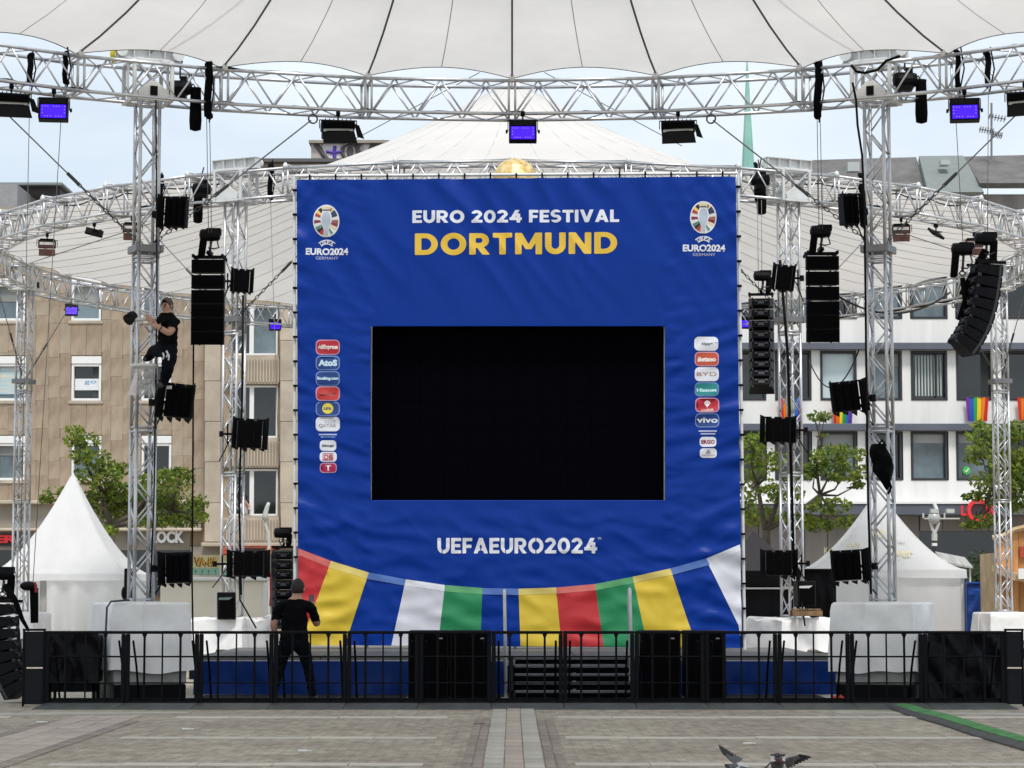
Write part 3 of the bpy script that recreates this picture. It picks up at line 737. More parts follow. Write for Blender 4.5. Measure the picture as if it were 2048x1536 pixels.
truss_ring('front', 'near aluminium truss ring that carries the purple lamps under the big canopy', 'circular truss rings')
truss_ring('rear', 'rear aluminium truss ring running behind the top of the blue banner', 'circular truss rings')

WIRE = mat('canopy_seam_cable', (0.10, 0.10, 0.10), 0.7)
SEAM = mat('canopy_seam', (0.36, 0.355, 0.345), 0.7)
def canopy(k, lab, R, a1, a2):
    c_, _, s = RINGS[k]
    t = thing('tent_canopy', lab, 'canopy', (c_.x, c_.y, ZT), group='round tent canopies over the truss rings')
    hh = lambda r: 0.09 + a1 * (R - r) + a2 * (R - r) ** 2
    nr, nt = 16, 10; w = math.radians(5)
    def fn(u, v):
        a = (u * 2 - 1) * w; edge = (0.6 if k == 'front' else 0.25) * (1 - (u * 2 - 1) ** 2)
        r = 0.35 + (R - edge - 0.35) * v
        f = (1 - (u * 2 - 1) ** 2) * math.sin(math.pi * min(1, v)) * 0.05
        return (r * math.sin(a), r * math.cos(a), hh(r) - f * (r / R))
    me = MB().grid(fn, nt, nr).mesh('canopy_panel', CANV if k == 'front' else CANV2, 'all')
    rc = MB().path([((0.35 + (R - .35) * i / 12) * math.sin(w), (0.35 + (R - .35) * i / 12) * math.cos(w), hh(0.35 + (R - .35) * i / 12) - 0.03) for i in range(13)], 0.016 if k == 'front' else 0.006, 5).mesh('ridge_cable', WIRE if k == 'front' else SEAM, 'all')
    sm = MB().path([(0, 0.35 + (R - (.6 if k == 'front' else .25) - .35) * i / 12, fn(.5, i / 12)[2] - 0.004) for i in range(13)], 0.006, 4).mesh('panel_seam', SEAM, 'all')
    ed = MB().path([Vector(fn(i / nt, 1)) for i in range(nt + 1)], 0.010, 5).mesh('edge_webbing', WIRE if k == 'front' else SEAM, 'all')
    for i in range(36):
        a = 10 * i + 5
        e = obj('canopy_panel', me, t, (0, 0, 0), (0, 0, -math.radians(a) if s > 0 else math.pi + math.radians(a)))
        obj('ridge_cable', rc, e); obj('panel_seam', sm, e); obj('edge_webbing', ed, e)
    MB().lathe([(0.0, hh(0.3) + .25), (0.3, hh(.3) + .1), (0.42, hh(.3) - .1)], 18).build('crown_ring', ALU_W, t)
    return t
canopy('front', 'big pale canopy overhead whose scalloped edge hangs on the near truss ring', 13.0, 0.053, 0.0217)
canopy('rear', 'white peaked round canopy rising behind the blue banner', 12.12, 0.053, 0.0235)

# ---- masts
def mast_section(h, w=0.145, rc=0.027, rl=0.0145, pitch=0.36):
    ch, la = MB(), MB()
    for i in (-1, 1):
        for j in (-1, 1): ch.tube((i * w, j * w, 0.0), (i * w, j * w, h), rc, 8)
    for zz in (0.03, h - 0.03):
        for i in (-1, 1): ch.tube((i * w, -w, zz), (i * w, w, zz), rl * 1.2, 6); ch.tube((-w, i * w, zz), (w, i * w, zz), rl * 1.2, 6)
    n = max(2, round((h - .12) / pitch)); p = (h - .12) / n
    for q in range(n):
        z0, z1 = .06 + q * p, .06 + (q + 1) * p; a = 1 if q % 2 else -1
        for s in (-1, 1): la.tube((-a * w, s * w, z0), (a * w, s * w, z1), rl, 6); la.tube((s * w, -a * w, z0), (s * w, a * w, z1), rl, 6)
    return ch.mesh('mast_section', ALU, 'all'), la.mesh('lacing', ALU, 'all')
SECH = [2.6, 2.6, 2.45]
BLOCKTOP = 1.45
def head_block(parent, zb):
    h = 0.29
    mb = MB()
    for i in (-1, 1):
        for j in (-1, 1): mb.box(i * h, j * h, zb + .26, .055, .055, .6)
    for zz in (zb - .02, zb + .56): 
        for i in (-1, 1): mb.box(i * h, 0, zz, .06, .51, .05); mb.box(0, i * h, zz, .51, .06, .05)
    b = mb.build('sleeve_block', ALU_W, parent, bevel=0.008)
    for pl, (ya, yb) in ((MB(), (-h - .03, -h - .018)), (MB(), (h + .018, h + .03))): pl.prism([(-.23, zb), (.23, zb), (.23, zb + .1), (.05, zb + .25), (-.05, zb + .25), (-.23, zb + .1)], ya, yb).build('gusset_plate', ALU_W, b, bevel=.003)
    for xx in (-h - .02, h + .02): MB().box(xx, 0, zb + .3, .012, .12, .5).build('side_plate', ALU_W, b, bevel=.003)
    lo = MB(); lo.box(0, -h - .04, zb + .1, .11, .02, .14); lo.build('bracket', BLACK, b)
    x = MB()
    for s in (-1, 1): x.tube((-s * h, -h, zb), (s * h, -h, zb + .56), .018); x.tube((-s * h, h, zb), (s * h, h, zb + .56), .018)
    x.build('cross_brace', ALU, b)
def mast(k, ang, lab, low=0.0):
    c_, R, s = RINGS[k]
    p = ring_pt(k, ang, 0, 0)
    rz = -math.radians(ang) if s > 0 else math.pi + math.radians(ang)
    t = thing('truss_mast', lab, 'mast', (p.x, p.y, BLOCKTOP - low), rz, 'truss masts standing on ballast blocks')
    z = 0.0
    MB().box(0, 0, 0.01, .5, .5, .02).build('base_plate', ALU_W, t, bevel=0.003)
    z = 0.02
    tot = ZB - (BLOCKTOP - low) - 0.02
    hs = [tot * f for f in (0.34, 0.34, 0.32)]
    for h in hs:
        a, b = MSEC.setdefault(round(h, 2), mast_section(round(h, 2)))
        e = obj('mast_section', a, t, (0, 0, z)); obj('lacing', b, e); z += h
    cl = MB()
    for zz in (6.72 - (BLOCKTOP - low),): 
        for i in (-1, 1): cl.box(i * .19, 0, zz, .05, .46, .11); cl.box(0, i * .19, zz, .33, .05, .11)
    cl.build('guy_clamp', mat('grey_clamp', (0.22, 0.22, 0.23), 0.5, 0.6), t, bevel=0.006)
    head_block(t, ZB - (BLOCKTOP - low))
    zt = ZT - (BLOCKTOP - low)
    hb = MB(); hb.box(0, 0, zt + .29, 1.0, .18, .02); hb.box(0, 0, zt + .09, 1.0, .18, .02); hb.box(0, 0, zt + .19, 1.0, .012, .18)
    for i in range(-2, 3): hb.box(i * .24, 0, zt + .19, .012, .17, .18)
    b = hb.build('head_beam', ALU_W, t, bevel=0.003)
    for xx in (-.44, .44): MB().lathe([(.03, -.03), (.085, -.03), (.07, 0), (.085, .03), (.03, .03)], 14, (xx, -.11, zt + .19), Matrix.Rotation(math.pi / 2, 3, 'X')).build('pulley', ALU_W, b)
    return t
MSEC = {}
mast('front', -25, 'front left truss mast with the climbing man')
mast('front', 25, 'front right truss mast with a black bag tied to it')
mast('rear', -25.6, 'rear left truss mast just left of the blue banner', 0.33)
mast('rear', 25.6, 'rear right truss mast just right of the blue banner', 0.33)
mast('rear', -101, 'far left truss mast behind the white pagoda tent', 0.33)
mast('rear', 101, 'far right truss mast in front of the wooden hut', 0.33)
# yellow sling on the head of the front left mast
q = ring_pt('front', -25, 0, ZT)
sl = MB(); a = q + Vector((-.47, -.25, .02)); sl.path([a, a + Vector((-.02, -.06, .12)), a + Vector((.03, -.07, .22)), a + Vector((.07, -.02, .3))], .04, 8)
tag(sl.build('yellow_sling', mat('yellow_sling', (0.72, 0.60, 0.03), 0.7), smooth='all'), 'yellow lifting sling looped round the head beam of the front left mast', 'sling')

# ---- guy cables from the masts up to the ring, each with shackle chain and eye
def guy(k, ang, side, lab):
    a = ring_pt(k, ang, 0, 6.72); b = ring_pt(k, ang + side * 11.6, 0, ZB - .05)
    d = (b - a); a = a + d.normalized() * 0.22
    t = thing('guy_cable', lab, 'guy cable', a, group='diagonal guy cables bracing the masts')
    MB().tube(a.lerp(b, .38), b - d.normalized() * .12, .011, 6).build('cable', ROPE, t, world=True)
    ch = MB(); n = 13
    for i in range(n):
        p = a.lerp(b, .38 * (i + .5) / n); r = d.normalized(); u, w = frame_of(r); ax = u if i % 2 else w
        L = .38 * d.length / n * .62
        ch.path([p - r * L, p - r * L * .5 + ax * .022, p + r * L * .5 + ax * .022, p + r * L, p + r * L * .5 - ax * .022, p - r * L * .5 - ax * .022, p - r * L], .008, 5)
    ch.build('chain', STEEL_D, t, world=True)
    MB().tube(a.lerp(b, .36), a.lerp(b, .44), .026, 8).build('turnbuckle', STEEL_D, t, world=True)
    r = d.normalized(); u, w = frame_of(r); c0 = b - r * .08
    MB().path([c0 + (r * math.cos(x) + w * math.sin(x)) * .07 for x in [i * math.pi / 6 for i in range(13)]], .014, 6).build('eye_ring', STEEL_D, t, world=True)
for k, an_, sd_, lab in [('front', -25, -1, 'guy cable from the climbed mast up to the left past the purple lamp'), ('front', -25, 1, 'guy cable from the climbed mast up right towards the black lamp over the banner corner'),
        ('front', 25, -1, 'guy cable from the front right mast up left towards the black lamp over the banner'), ('front', 25, 1, 'guy cable from the front right mast up to the right frame edge'),
        ('rear', -25.6, -1, 'guy cable crossing behind the climbed mast up to the rear left truss'), ('rear', -25.6, 1, 'guy cable from the rear left mast up to the banner edge'),
        ('rear', 25.6, -1, 'guy cable from the rear right mast up to the banner edge'), ('rear', 25.6, 1, 'guy cable from the rear right mast up right behind the front mast'),
        ('rear', -101, 1, 'guy cable at far left mast rising to the left frame edge'), ('rear', -101, -1, 'guy cable at far left mast rising right across the stone wall'),
        ('rear', 101, 1, 'guy cable at far right mast rising left below the curved speaker array'), ('rear', 101, -1, 'guy cable at far right mast rising to the right frame edge')]:
    guy(k, an_, sd_, lab)
# long stay wires under the canopies
def wire(pts, r, lab, name='stay_wire', m=None, cat='wire', group=None):
    mb = MB(); mb.path(pts, r, 5)
    return tag(mb.build(name, m or ROPE, smooth='all'), lab, cat, group)
apexA = Vector((0, 23.9, 13.2)); apexB = Vector((0, 55.95, 12.9))
wire([ring_pt('front', -25, 0, 9.7), ring_pt('front', -25, 0, 9.7).lerp(apexA + Vector((0, 3.6, -2.2)), 1)], .013, 'stay wire from the front left mast rising right across the canopy')
wire([ring_pt('front', 25, 0, 9.7), apexA + Vector((0, 3.6, -2.2))], .013, 'stay wire from the front right mast rising left across the canopy')
for s_, lab in ((-1, 'stay wire from the rear left mast across the underside of the white canopy'), (1, 'stay wire from the rear right mast across the underside of the white canopy')):
    wire([ring_pt('rear', s_ * 101, 0, 9.6), apexB + Vector((s_ * 4, -8.5, -2.9))], .012, lab.replace('rear', 'far'))
    wire([P(1024 + s_ * 65, 145, 40.5), P(1024 + s_ * 340, 292, 43.6)], .008, 'thin stay wire over the %s slope of the white peak' % ('left' if s_ < 0 else 'right'))

# ---- ballast blocks
def ballast(k, ang, lab, low=0.0, w=1.15, rag=0.0):
    p = ring_pt(k, ang, 0, 0); s = RINGS[k][2]
    rz = -math.radians(ang) if s > 0 else math.pi + math.radians(ang)
    t = thing('ballast_block', lab, 'ballast', (p.x, p.y, 0), rz, 'wrapped ballast blocks under the masts')
    H = BLOCKTOP - low - .005
    MB().box(0, 0, .13, w * .94, w * .94, .26).build('steel_base', BLACK, t, bevel=.01)
    for z0, z1 in ((.262, .5), (.502, H - .012)): MB().box(0, 0, (z0 + z1) / 2, w * .95, w * .95, z1 - z0).build('concrete_block', CONC, t, bevel=.02)
    cv = MB(); n = 64; rngs = []
    hem = .46
    LV = [(hem, .035), *[(hem + (H - hem) * q_, .035 - .028 * q_) for q_ in (.12, .25, .38, .5, .62, .75, .88)], (H - .02, .006), (H + .012, -.02)]
    for j, (zz, off) in enumerate(LV):
        ring_ = []
        for i in range(n):
            e = i / n * 4; side = int(e); f = e - side; h = w / 2 + off
            q = [(-h + 2 * h * f, -h), (h, -h + 2 * h * f), (h - 2 * h * f, h), (-h, h - 2 * h * f)][side]
            wv = noise.noise(Vector((q[0] * 4, q[1] * 4, ang + zz * 1.2))) * (.04 if j < 8 else .008) + (.05 + rag * .05) * abs(noise.noise(Vector((q[0] * 9, q[1] * 9, ang)))) * max(0, 1 - j / 5) + (.022 * max(0, 1 - 5 * abs(noise.noise(Vector((q[0] * 1.3 + zz * 1.1, q[1] * 1.3 + zz * .9, ang + 2))))) if j < 8 else 0)
            dz = (noise.noise(Vector((q[0] * 2.5, q[1] * 2.5, ang * 3))) * (.07 + rag) if j == 0 else noise.noise(Vector((q[0] * 3, q[1] * 3, 5))) * rag * .4)
            l = math.hypot(*q); ring_.append((q[0] * (1 + wv / l), q[1] * (1 + wv / l), zz + dz))
        rngs.append(ring_)
    vs = [v for r_ in rngs for v in r_]; fs = [(j * n + i, j * n + (i + 1) % n, (j + 1) * n + (i + 1) % n, (j + 1) * n + i) for j in range(len(LV) - 1) for i in range(n)] + [tuple(range((len(LV) - 1) * n, len(LV) * n))]
    cv.add(vs, fs); cv.build('tarpaulin_cover', TARP_W, t, smooth='crisp')
    cr = MB(); cr.path([(-w * .1, -w / 2 - .02, H + .01), (-w * .1, -w / 2 - .045, H * .75), (-w * .09, -w / 2 - .06, hem + .05)], .012, 5)
    cr.build('cover_seam', TARP_W, t)
ballast('front', -25, 'white wrapped ballast block under the climbed front left mast')
ballast('front', 25, 'white wrapped ballast block under the front right mast', 0.0, 1.2)
ballast('rear', -25.6, 'low ballast block with crumpled white cover left of the stage', 0.33, 1.2, .25)
ballast('rear', 25.6, 'low ballast block with crumpled white cover right of the stage', 0.33, 1.25, .25)
ballast('rear', -101, 'far ballast block with white cover behind the left tent', 0.33, 1.1)
ballast('rear', 101, 'far ballast block with white cover beside the wooden hut', 0.33, 1.15)
# ================================================================ BANNER WALL
BY, BK = 42.6, -0.045
def PB(px, py, off=0.0):
    d = ray(px, py); t = (BY - off) / (d.y - BK * d.x)
    return Vector((d.x * t, d.y * t, EYE + d.z * t))
def sst(a, b, x):
    t = max(0, min(1, (x - a) / (b - a))); return t * t * (3 - 2 * t)
def ridged(x, y, s): return 1 - abs(noise.noise(Vector((x, y, s)))) * 2.2
def wrinkle(px, py):
    """depth of the cloth folds in metres at a photo position"""
    w = 0.0
    # long diagonal pulls from the upper edge
    u = (px - py * 0.75) / 62; v = (px * 0.6 + py) / 330
    w += 0.042 * ridged(u, v, 1.0) * sst(760, 380, py)
    u = (px + py * 0.9) / 60; v = (px - py) / 300
    w += 0.046 * ridged(u, v, 2.0) * sst(720, 600, px) * sst(620, 420, py)
    # vertical welds of the panels beside the screen
    for xc in (905, 1165):
        w += 0.010 * noise.noise(Vector((px / 9, py / 16, 3))) * math.exp(-((px - xc) / 26) ** 2) * sst(420, 480, py) * sst(660, 600, py)
    # sideways creases pulled to the screen opening
    side = max(sst(690, 745, px) * sst(760, 742, px) if px < 900 else 0, sst(1400, 1335, px) if px > 1200 else 0)
    cols = (1 if px < 745 else 0) + (1 if px > 1328 else 0)
    w += cols * (0.030 * ridged(px / 130, (py - (px * .28 if px < 900 else -px * .28)) / 34, 4.0) + side * 0.026 * noise.noise(Vector((px / 60, py / 9, 5)))) * sst(560, 700, py) * sst(1120, 1000, py)
    # folds along the lower part
    low = sst(985, 1060, py)
    w += low * (0.026 * ridged((px + py * 1.1) / 95, (py - px * .35) / 46, 6.0) + 0.008 * noise.noise(Vector((px / 40, py / 18, 7))))
    w += low * 0.032 * ridged((px - py * .8) / 120, (py + px * .5) / 60, 8.0) * (sst(760, 640, px) + sst(1320, 1440, px))
    spike = lambda x, y, s_: max(0.0, 1 - 7 * abs(noise.noise(Vector((x, y, s_)))))
    w += low * 0.012 * spike((px + py * .9) / 150, (py - px * .55) / 55, 11.0) + cols * 0.012 * spike(px / 170, (py - (px * .35 if px < 900 else -px * .35)) / 40, 12.0)
    w += 0.008 * spike((px - py) / 160, (px * .8 + py) / 400, 13.0) * sst(640, 420, py)
    bag = sst(1190, 1262, py)
    dl, dr, dt = max(0, px - 595), max(0, 1476 - px), max(0, py - 358)
    w += 0.016 * math.cos(2 * math.pi * ((py - 358) / 932 * 19 - .4)) * (math.exp(-dl / 20) + math.exp(-dr / 20)) + 0.012 * math.cos(2 * math.pi * ((px - 594) / 878 * 17 - .5)) * math.exp(-dt / 14)
    w += bag * 0.05 * noise.noise(Vector((px / 55, py / 26, 9)))
    return w
GW, GH = 148, 156
L0, R0 = (594, 361, 597, 1290), (1471, 354, 1484, 1296)          # left edge x/y top, x/y bottom ; right edge
def edge_xy(u, v):
    x0 = L0[0] + (L0[2] - L0[0]) * v; y0 = L0[1] + (L0[3] - L0[1]) * v; x1 = R0[0] + (R0[2] - R0[0]) * v; y1 = R0[1] + (R0[3] - R0[1]) * v
    return x0 + (x1 - x0) * u, y0 + (y1 - y0) * u
WR = [[wrinkle(*edge_xy(i / GW, j / GH)) for i in range(GW + 1)] for j in range(GH + 1)]
def wr_at(px, py):
    u = (px - 595.5) / 882; 
    for _ in range(3):
        v = (py - (361 + (354 - 361) * u)) / (929 + 13 * u); u = (px - (594 + 3 * v)) / (877 + 10 * v)
    a, b = max(0, min(GW - 1e-6, u * GW)), max(0, min(GH - 1e-6, v * GH)); i, j = int(a), int(b); a -= i; b -= j
    return (WR[j][i] * (1 - a) + WR[j][i + 1] * a) * (1 - b) + (WR[j + 1][i] * (1 - a) + WR[j + 1][i + 1] * a) * b
def drape(px, py, lift=0.0):
    p = PB(px, py); return (p.x, p.y - 0.03 - wr_at(px, py) - lift, p.z)
bn = thing('banner_wall', 'tall royal blue stage banner with white and yellow lettering around a black screen', 'banner', PB(1036, 1290))
BLUE = mat('banner_blue', (0.0016, 0.032, 0.255), 0.38, spec=0.16, bump=0.10, bscale=3.5)
HX0, HX1, HY0, HY1 = 741, 1331, 652, 1002
us = [i / 148 for i in range(149)]; vs_ = [j / 156 for j in range(157)]
pts = [[list(edge_xy(u, v)) for u in us] for v in vs_]
# snap the nearest grid lines to the opening
iu0 = min(range(149), key=lambda i: abs(edge_xy(us[i], .5)[0] - HX0)); iu1 = min(range(149), key=lambda i: abs(edge_xy(us[i], .5)[0] - HX1))
iv0 = min(range(157), key=lambda j: abs(edge_xy(.5, vs_[j])[1] - HY0)); iv1 = min(range(157), key=lambda j: abs(edge_xy(.5, vs_[j])[1] - HY1))
cl = MB(); V = []
for j in range(157):
    for i in range(149):
        x, y = pts[j][i]
        if iv0 <= j <= iv1 and i in (iu0, iu1): x = HX0 if i == iu0 else HX1
        if iu0 <= i <= iu1 and j in (iv0, iv1): y = HY0 if j == iv0 else HY1
        V.append(drape(x, y))
cl.add(V, [(j * 149 + i, j * 149 + i + 1, (j + 1) * 149 + i + 1, (j + 1) * 149 + i) for j in range(156) for i in range(148) if not (iv0 <= j < iv1 and iu0 <= i < iu1)])
cl.build('banner_cloth', BLUE, bn, smooth='all', world=True)
# hems: rolled back edges that give the cloth thickness
hm = MB()
hm.path([drape(x, HY0, -.015) for x in range(HX0, HX1 + 1, 10)], .012, 5); hm.path([drape(x, HY1, -.015) for x in range(HX0, HX1 + 1, 10)], .014, 5)
for x in (HX0, HX1): hm.path([drape(x, y, -.015) for y in range(HY0, HY1 + 1, 10)], .012, 5)
hm.build('hem', BLUE, bn, smooth='all', world=True)

def printed(name, vs2, fs, m, lift, parent=bn, pitch=6.0, extra=None):
    """drape a flat print (photo coordinates) over the cloth"""
    me = bpy.data.meshes.new(name); me.from_pydata([(x, y, 0) for x, y in vs2], [], fs)
    bm = bmesh.new(); bm.from_mesh(me); bpy.data.meshes.remove(me)
    xs = [v[0] for v in vs2]; ys = [v[1] for v in vs2]
    for ax, lo, hi in ((0, min(xs), max(xs)), (1, min(ys), max(ys))):
        k = math.ceil(lo / pitch) * pitch
        while k < hi:
            bmesh.ops.bisect_plane(bm, geom=bm.verts[:] + bm.edges[:] + bm.faces[:], plane_co=(k, 0, 0) if ax == 0 else (0, k, 0), plane_no=(1, 0, 0) if ax == 0 else (0, 1, 0)); k += pitch
    if extra:
        for x0, y0, x1, y1 in extra:
            for co, no in (((x0, 0, 0), (1, 0, 0)), ((x1, 0, 0), (1, 0, 0)), ((0, y0, 0), (0, 1, 0)), ((0, y1, 0), (0, 1, 0))):
                bmesh.ops.bisect_plane(bm, geom=bm.verts[:] + bm.edges[:] + bm.faces[:], plane_co=co, plane_no=no)
        kill = [f for f in bm.faces if any(x0 < f.calc_center_median().x < x1 and y0 < f.calc_center_median().y < y1 for x0, y0, x1, y1 in extra)]
        bmesh.ops.delete(bm, geom=kill, context='FACES')
    iv = parent_matrix(parent).inverted()
    for v in bm.verts: v.co = iv @ Vector(drape(v.co.x, v.co.y, lift))
    bmesh.ops.recalc_face_normals(bm, faces=bm.faces[:])
    me = bpy.data.meshes.new(name); bm.to_mesh(me); bm.free(); me.materials.append(m)
    me.polygons.foreach_set('use_smooth', [True] * len(me.polygons))
    return obj(name, me, parent)
def ptext(body, x0, y0, x1, y1, m, lift=.007, bold=0.0, parent=bn, name='lettering', extra=None, pitch=6.0, skew=0.0):
    v, f = text2d(body, bold)
    return printed(name, [(x0 + (x1 - x0) * a, y1 + (y0 - y1) * b - skew * a) for a, b in v], f, m, lift, parent, pitch, extra)

# ---- heavy geometric capitals drawn as distance fields and contoured into flat meshes
def g_box(x0, y0, x1, y1): return lambda x, y: max(x0 - x, x - x1, y0 - y, y - y1)
def g_ell(cx, cy, rx, ry): return lambda x, y: (math.hypot((x - cx) / rx, (y - cy) / ry) - 1) * min(rx, ry)
def g_poly(pts):
    n = len(pts); es = []
    ar = sum(pts[i][0] * pts[(i + 1) % n][1] - pts[(i + 1) % n][0] * pts[i][1] for i in range(n))
    for i in range(n):
        (ax, ay), (bx_, by_) = pts[i], pts[(i + 1) % n]; dx, dy = bx_ - ax, by_ - ay; l = math.hypot(dx, dy); s_ = 1 if ar > 0 else -1
        es.append((dy / l * s_, -dx / l * s_, ax, ay))
    return lambda x, y: max(nx * (x - ax) + ny * (y - ay) for nx, ny, ax, ay in es)
def g_or(*f): return lambda x, y: min(q(x, y) for q in f)
def g_and(*f): return lambda x, y: max(q(x, y) for q in f)
def g_not(f): return lambda x, y: -f(x, y)
def g_ring(cx, cy, rx, ry, tx, ty): return g_and(g_ell(cx, cy, rx, ry), g_not(g_ell(cx, cy, rx - tx, ry - ty)))
def glyphs(t, h):
    """t = stem width, h = bar height"""
    G_ = {}
    G_['I'] = (t, g_box(0, 0, t, 1))
    G_['E'] = (.70, g_or(g_box(0, 0, t, 1), g_box(0, 0, .70, h), g_box(0, .5 - h / 2, .64, .5 + h / 2), g_box(0, 1 - h, .70, 1)))
    G_['F'] = (.68, g_or(g_box(0, 0, t, 1), g_box(0, .46 - h / 2, .62, .46 + h / 2), g_box(0, 1 - h, .68, 1)))
    G_['L'] = (.66, g_or(g_box(0, 0, t, 1), g_box(0, 0, .66, h)))
    G_['T'] = (.80, g_or(g_box(.4 - t / 2, 0, .4 + t / 2, 1), g_box(0, 1 - h, .8, 1)))
    G_['U'] = (.86, g_or(g_box(0, .42, t, 1), g_box(.86 - t, .42, .86, 1), g_and(g_ring(.43, .42, .43, .43, t, h * 1.1), g_box(0, -.1, .86, .43))))
    G_['O'] = (1.06, g_ring(.53, .5, .53, .515, t * 1.02, h * 1.12))
    G_['0'] = (.86, g_ring(.43, .5, .43, .515, t, h * 1.1))
    G_['D'] = (.95, g_and(g_or(g_box(0, 0, .42, 1), g_and(g_ell(.42, .5, .53, .5), g_box(.42, 0, 1, 1))), g_not(g_or(g_box(t, h, .42, 1 - h), g_and(g_ell(.42, .5, .53 - t, .5 - h), g_box(.42, 0, 1, 1))))))
    R_b = g_and(g_or(g_box(0, .32, .45, 1), g_and(g_ell(.45, .66, .37, .34), g_box(.45, 0, 1, 1))), g_not(g_or(g_box(t, .32 + h, .45, 1 - h), g_and(g_ell(.45, .66, .37 - t, .34 - h), g_box(.45, 0, 1, 1)))))
    G_['R'] = (.86, g_or(g_box(0, 0, t, 1), R_b, g_poly([(.30, .36), (.30 + t * 1.1, .36), (.87, 0), (.87 - t * 1.2, 0)])))
    G_['S'] = (.76, g_or(g_and(g_ring(.38, .7, .38, .315, t, h), g_not(g_box(.40, .30, 1, .70 + .10))), g_and(g_ring(.38, .3, .38, .315, t, h), g_not(g_box(-.1, .20, .36, .66))), ))
    G_['2'] = (.80, g_or(g_box(0, 0, .80, h), g_and(g_ring(.385, .67, .385, .345, t, h * 1.05), g_or(g_box(-.1, .72, .38, 1.1), g_box(.37, .58, .9, 1.1))), g_poly([(.02, h * .7), (.02 + t * 1.45, h * .7), (.75, .60), (.75 - t * 1.2, .60)])))
    G_['4'] = (.90, g_or(g_box(.52, 0, .52 + t, .72), g_box(.0, .2, .90, .2 + h), g_poly([(.0, .2), (t * 1.15, .2), (.42 + t * 1.25, 1), (.42, 1)])))
    G_['A'] = (1.0, g_or(g_poly([(0, 0), (t * 1.08, 0), (.5 + t * .52, 1), (.5 - t * .52, 1)]), g_poly([(1 - t * 1.08, 0), (1, 0), (.5 + t * .52, 1), (.5 - t * .52, 1)]), g_box(.22, .17, .78, .17 + h * .9)))
    G_['V'] = (1.0, g_or(g_poly([(0, 1), (t * 1.08, 1), (.5 + t * .52, 0), (.5 - t * .52, 0)]), g_poly([(1 - t * 1.08, 1), (1, 1), (.5 + t * .52, 0), (.5 - t * .52, 0)])))
    G_['M'] = (1.12, g_or(g_box(0, 0, t, 1), g_box(1.12 - t, 0, 1.12, 1), g_poly([(0, 1), (t * 1.05, 1), (.56 + t * .45, .24), (.56 - t * .45, .24)]), g_poly([(1.12, 1), (1.12 - t * 1.05, 1), (.56 - t * .45, .24), (.56 + t * .45, .24)])))
    G_['N'] = (.94, g_or(g_box(0, 0, t, 1), g_box(.94 - t, 0, .94, 1), g_poly([(0, 1), (t * 1.1, 1), (.94, 0), (.94 - t * 1.1, 0)])))
    return G_
def contour(fn, x0, y0, x1, y1, st):
    nx, ny = int(math.ceil((x1 - x0) / st)), int(math.ceil((y1 - y0) / st))
    F = [[fn(x0 + i * st, y0 + j * st) for i in range(nx + 1)] for j in range(ny + 1)]
    V, Fs, idx = [], [], {}
    def vid(p):
        k = (round(p[0], 5), round(p[1], 5))
        if k not in idx: idx[k] = len(V); V.append(p)
        return idx[k]
    for j in range(ny):
        for i in range(nx):
            cs = [(i, j), (i + 1, j), (i + 1, j + 1), (i, j + 1)]; poly = []
            vals = [F[b][a] for a, b in cs]
            if min(vals) > 0: continue
            for q in range(4):
                (a, b), (c_, d_) = cs[q], cs[(q + 1) % 4]; fa, fb = vals[q], vals[(q + 1) % 4]
                if fa <= 0: poly.append(vid((x0 + a * st, y0 + b * st)))
                if (fa <= 0) != (fb <= 0):
                    r_ = fa / (fa - fb); poly.append(vid((x0 + (a + (c_ - a) * r_) * st, y0 + (b + (d_ - b) * r_) * st)))
            poly = [p for q, p in enumerate(poly) if p != poly[q - 1]]
            if len(poly) >= 3: Fs.append(tuple(poly))
    return V, Fs
def headline(body, x0, y0, x1, y1, m, t, h, gap, skew=0.0, cuts=None, wfac=None, lift=.006):
    GL_ = glyphs(t, h); pos = 0.0; items = []
    for ch in body:
        if ch == ' ': pos += .42; continue
        w_, f = GL_[ch]; k = (wfac or {}).get(ch, 1.0); items.append((ch, pos, w_, f, k)); pos += w_ * k + gap
    tot = pos - gap; sx = (x1 - x0) / tot; sy = (y1 - y0)
    for n_, (ch, p0, w_, f, k) in enumerate(items):
        if cuts and cuts.get(n_): f = g_and(f, *[g_not(g_box(*c_)) for c_ in cuts[n_]])
        V, Fs = contour(f, -.06, -.06, w_ + .06, 1.06, .045)
        P2 = [(x0 + (p0 + max(0, min(w_, vx)) * k) * sx, y1 - max(-.015, min(1.015, vy)) * sy - skew * (p0 + vx) / tot) for vx, vy in V]
        me_ = printed('letter', P2, Fs, m, lift, pitch=1e5)

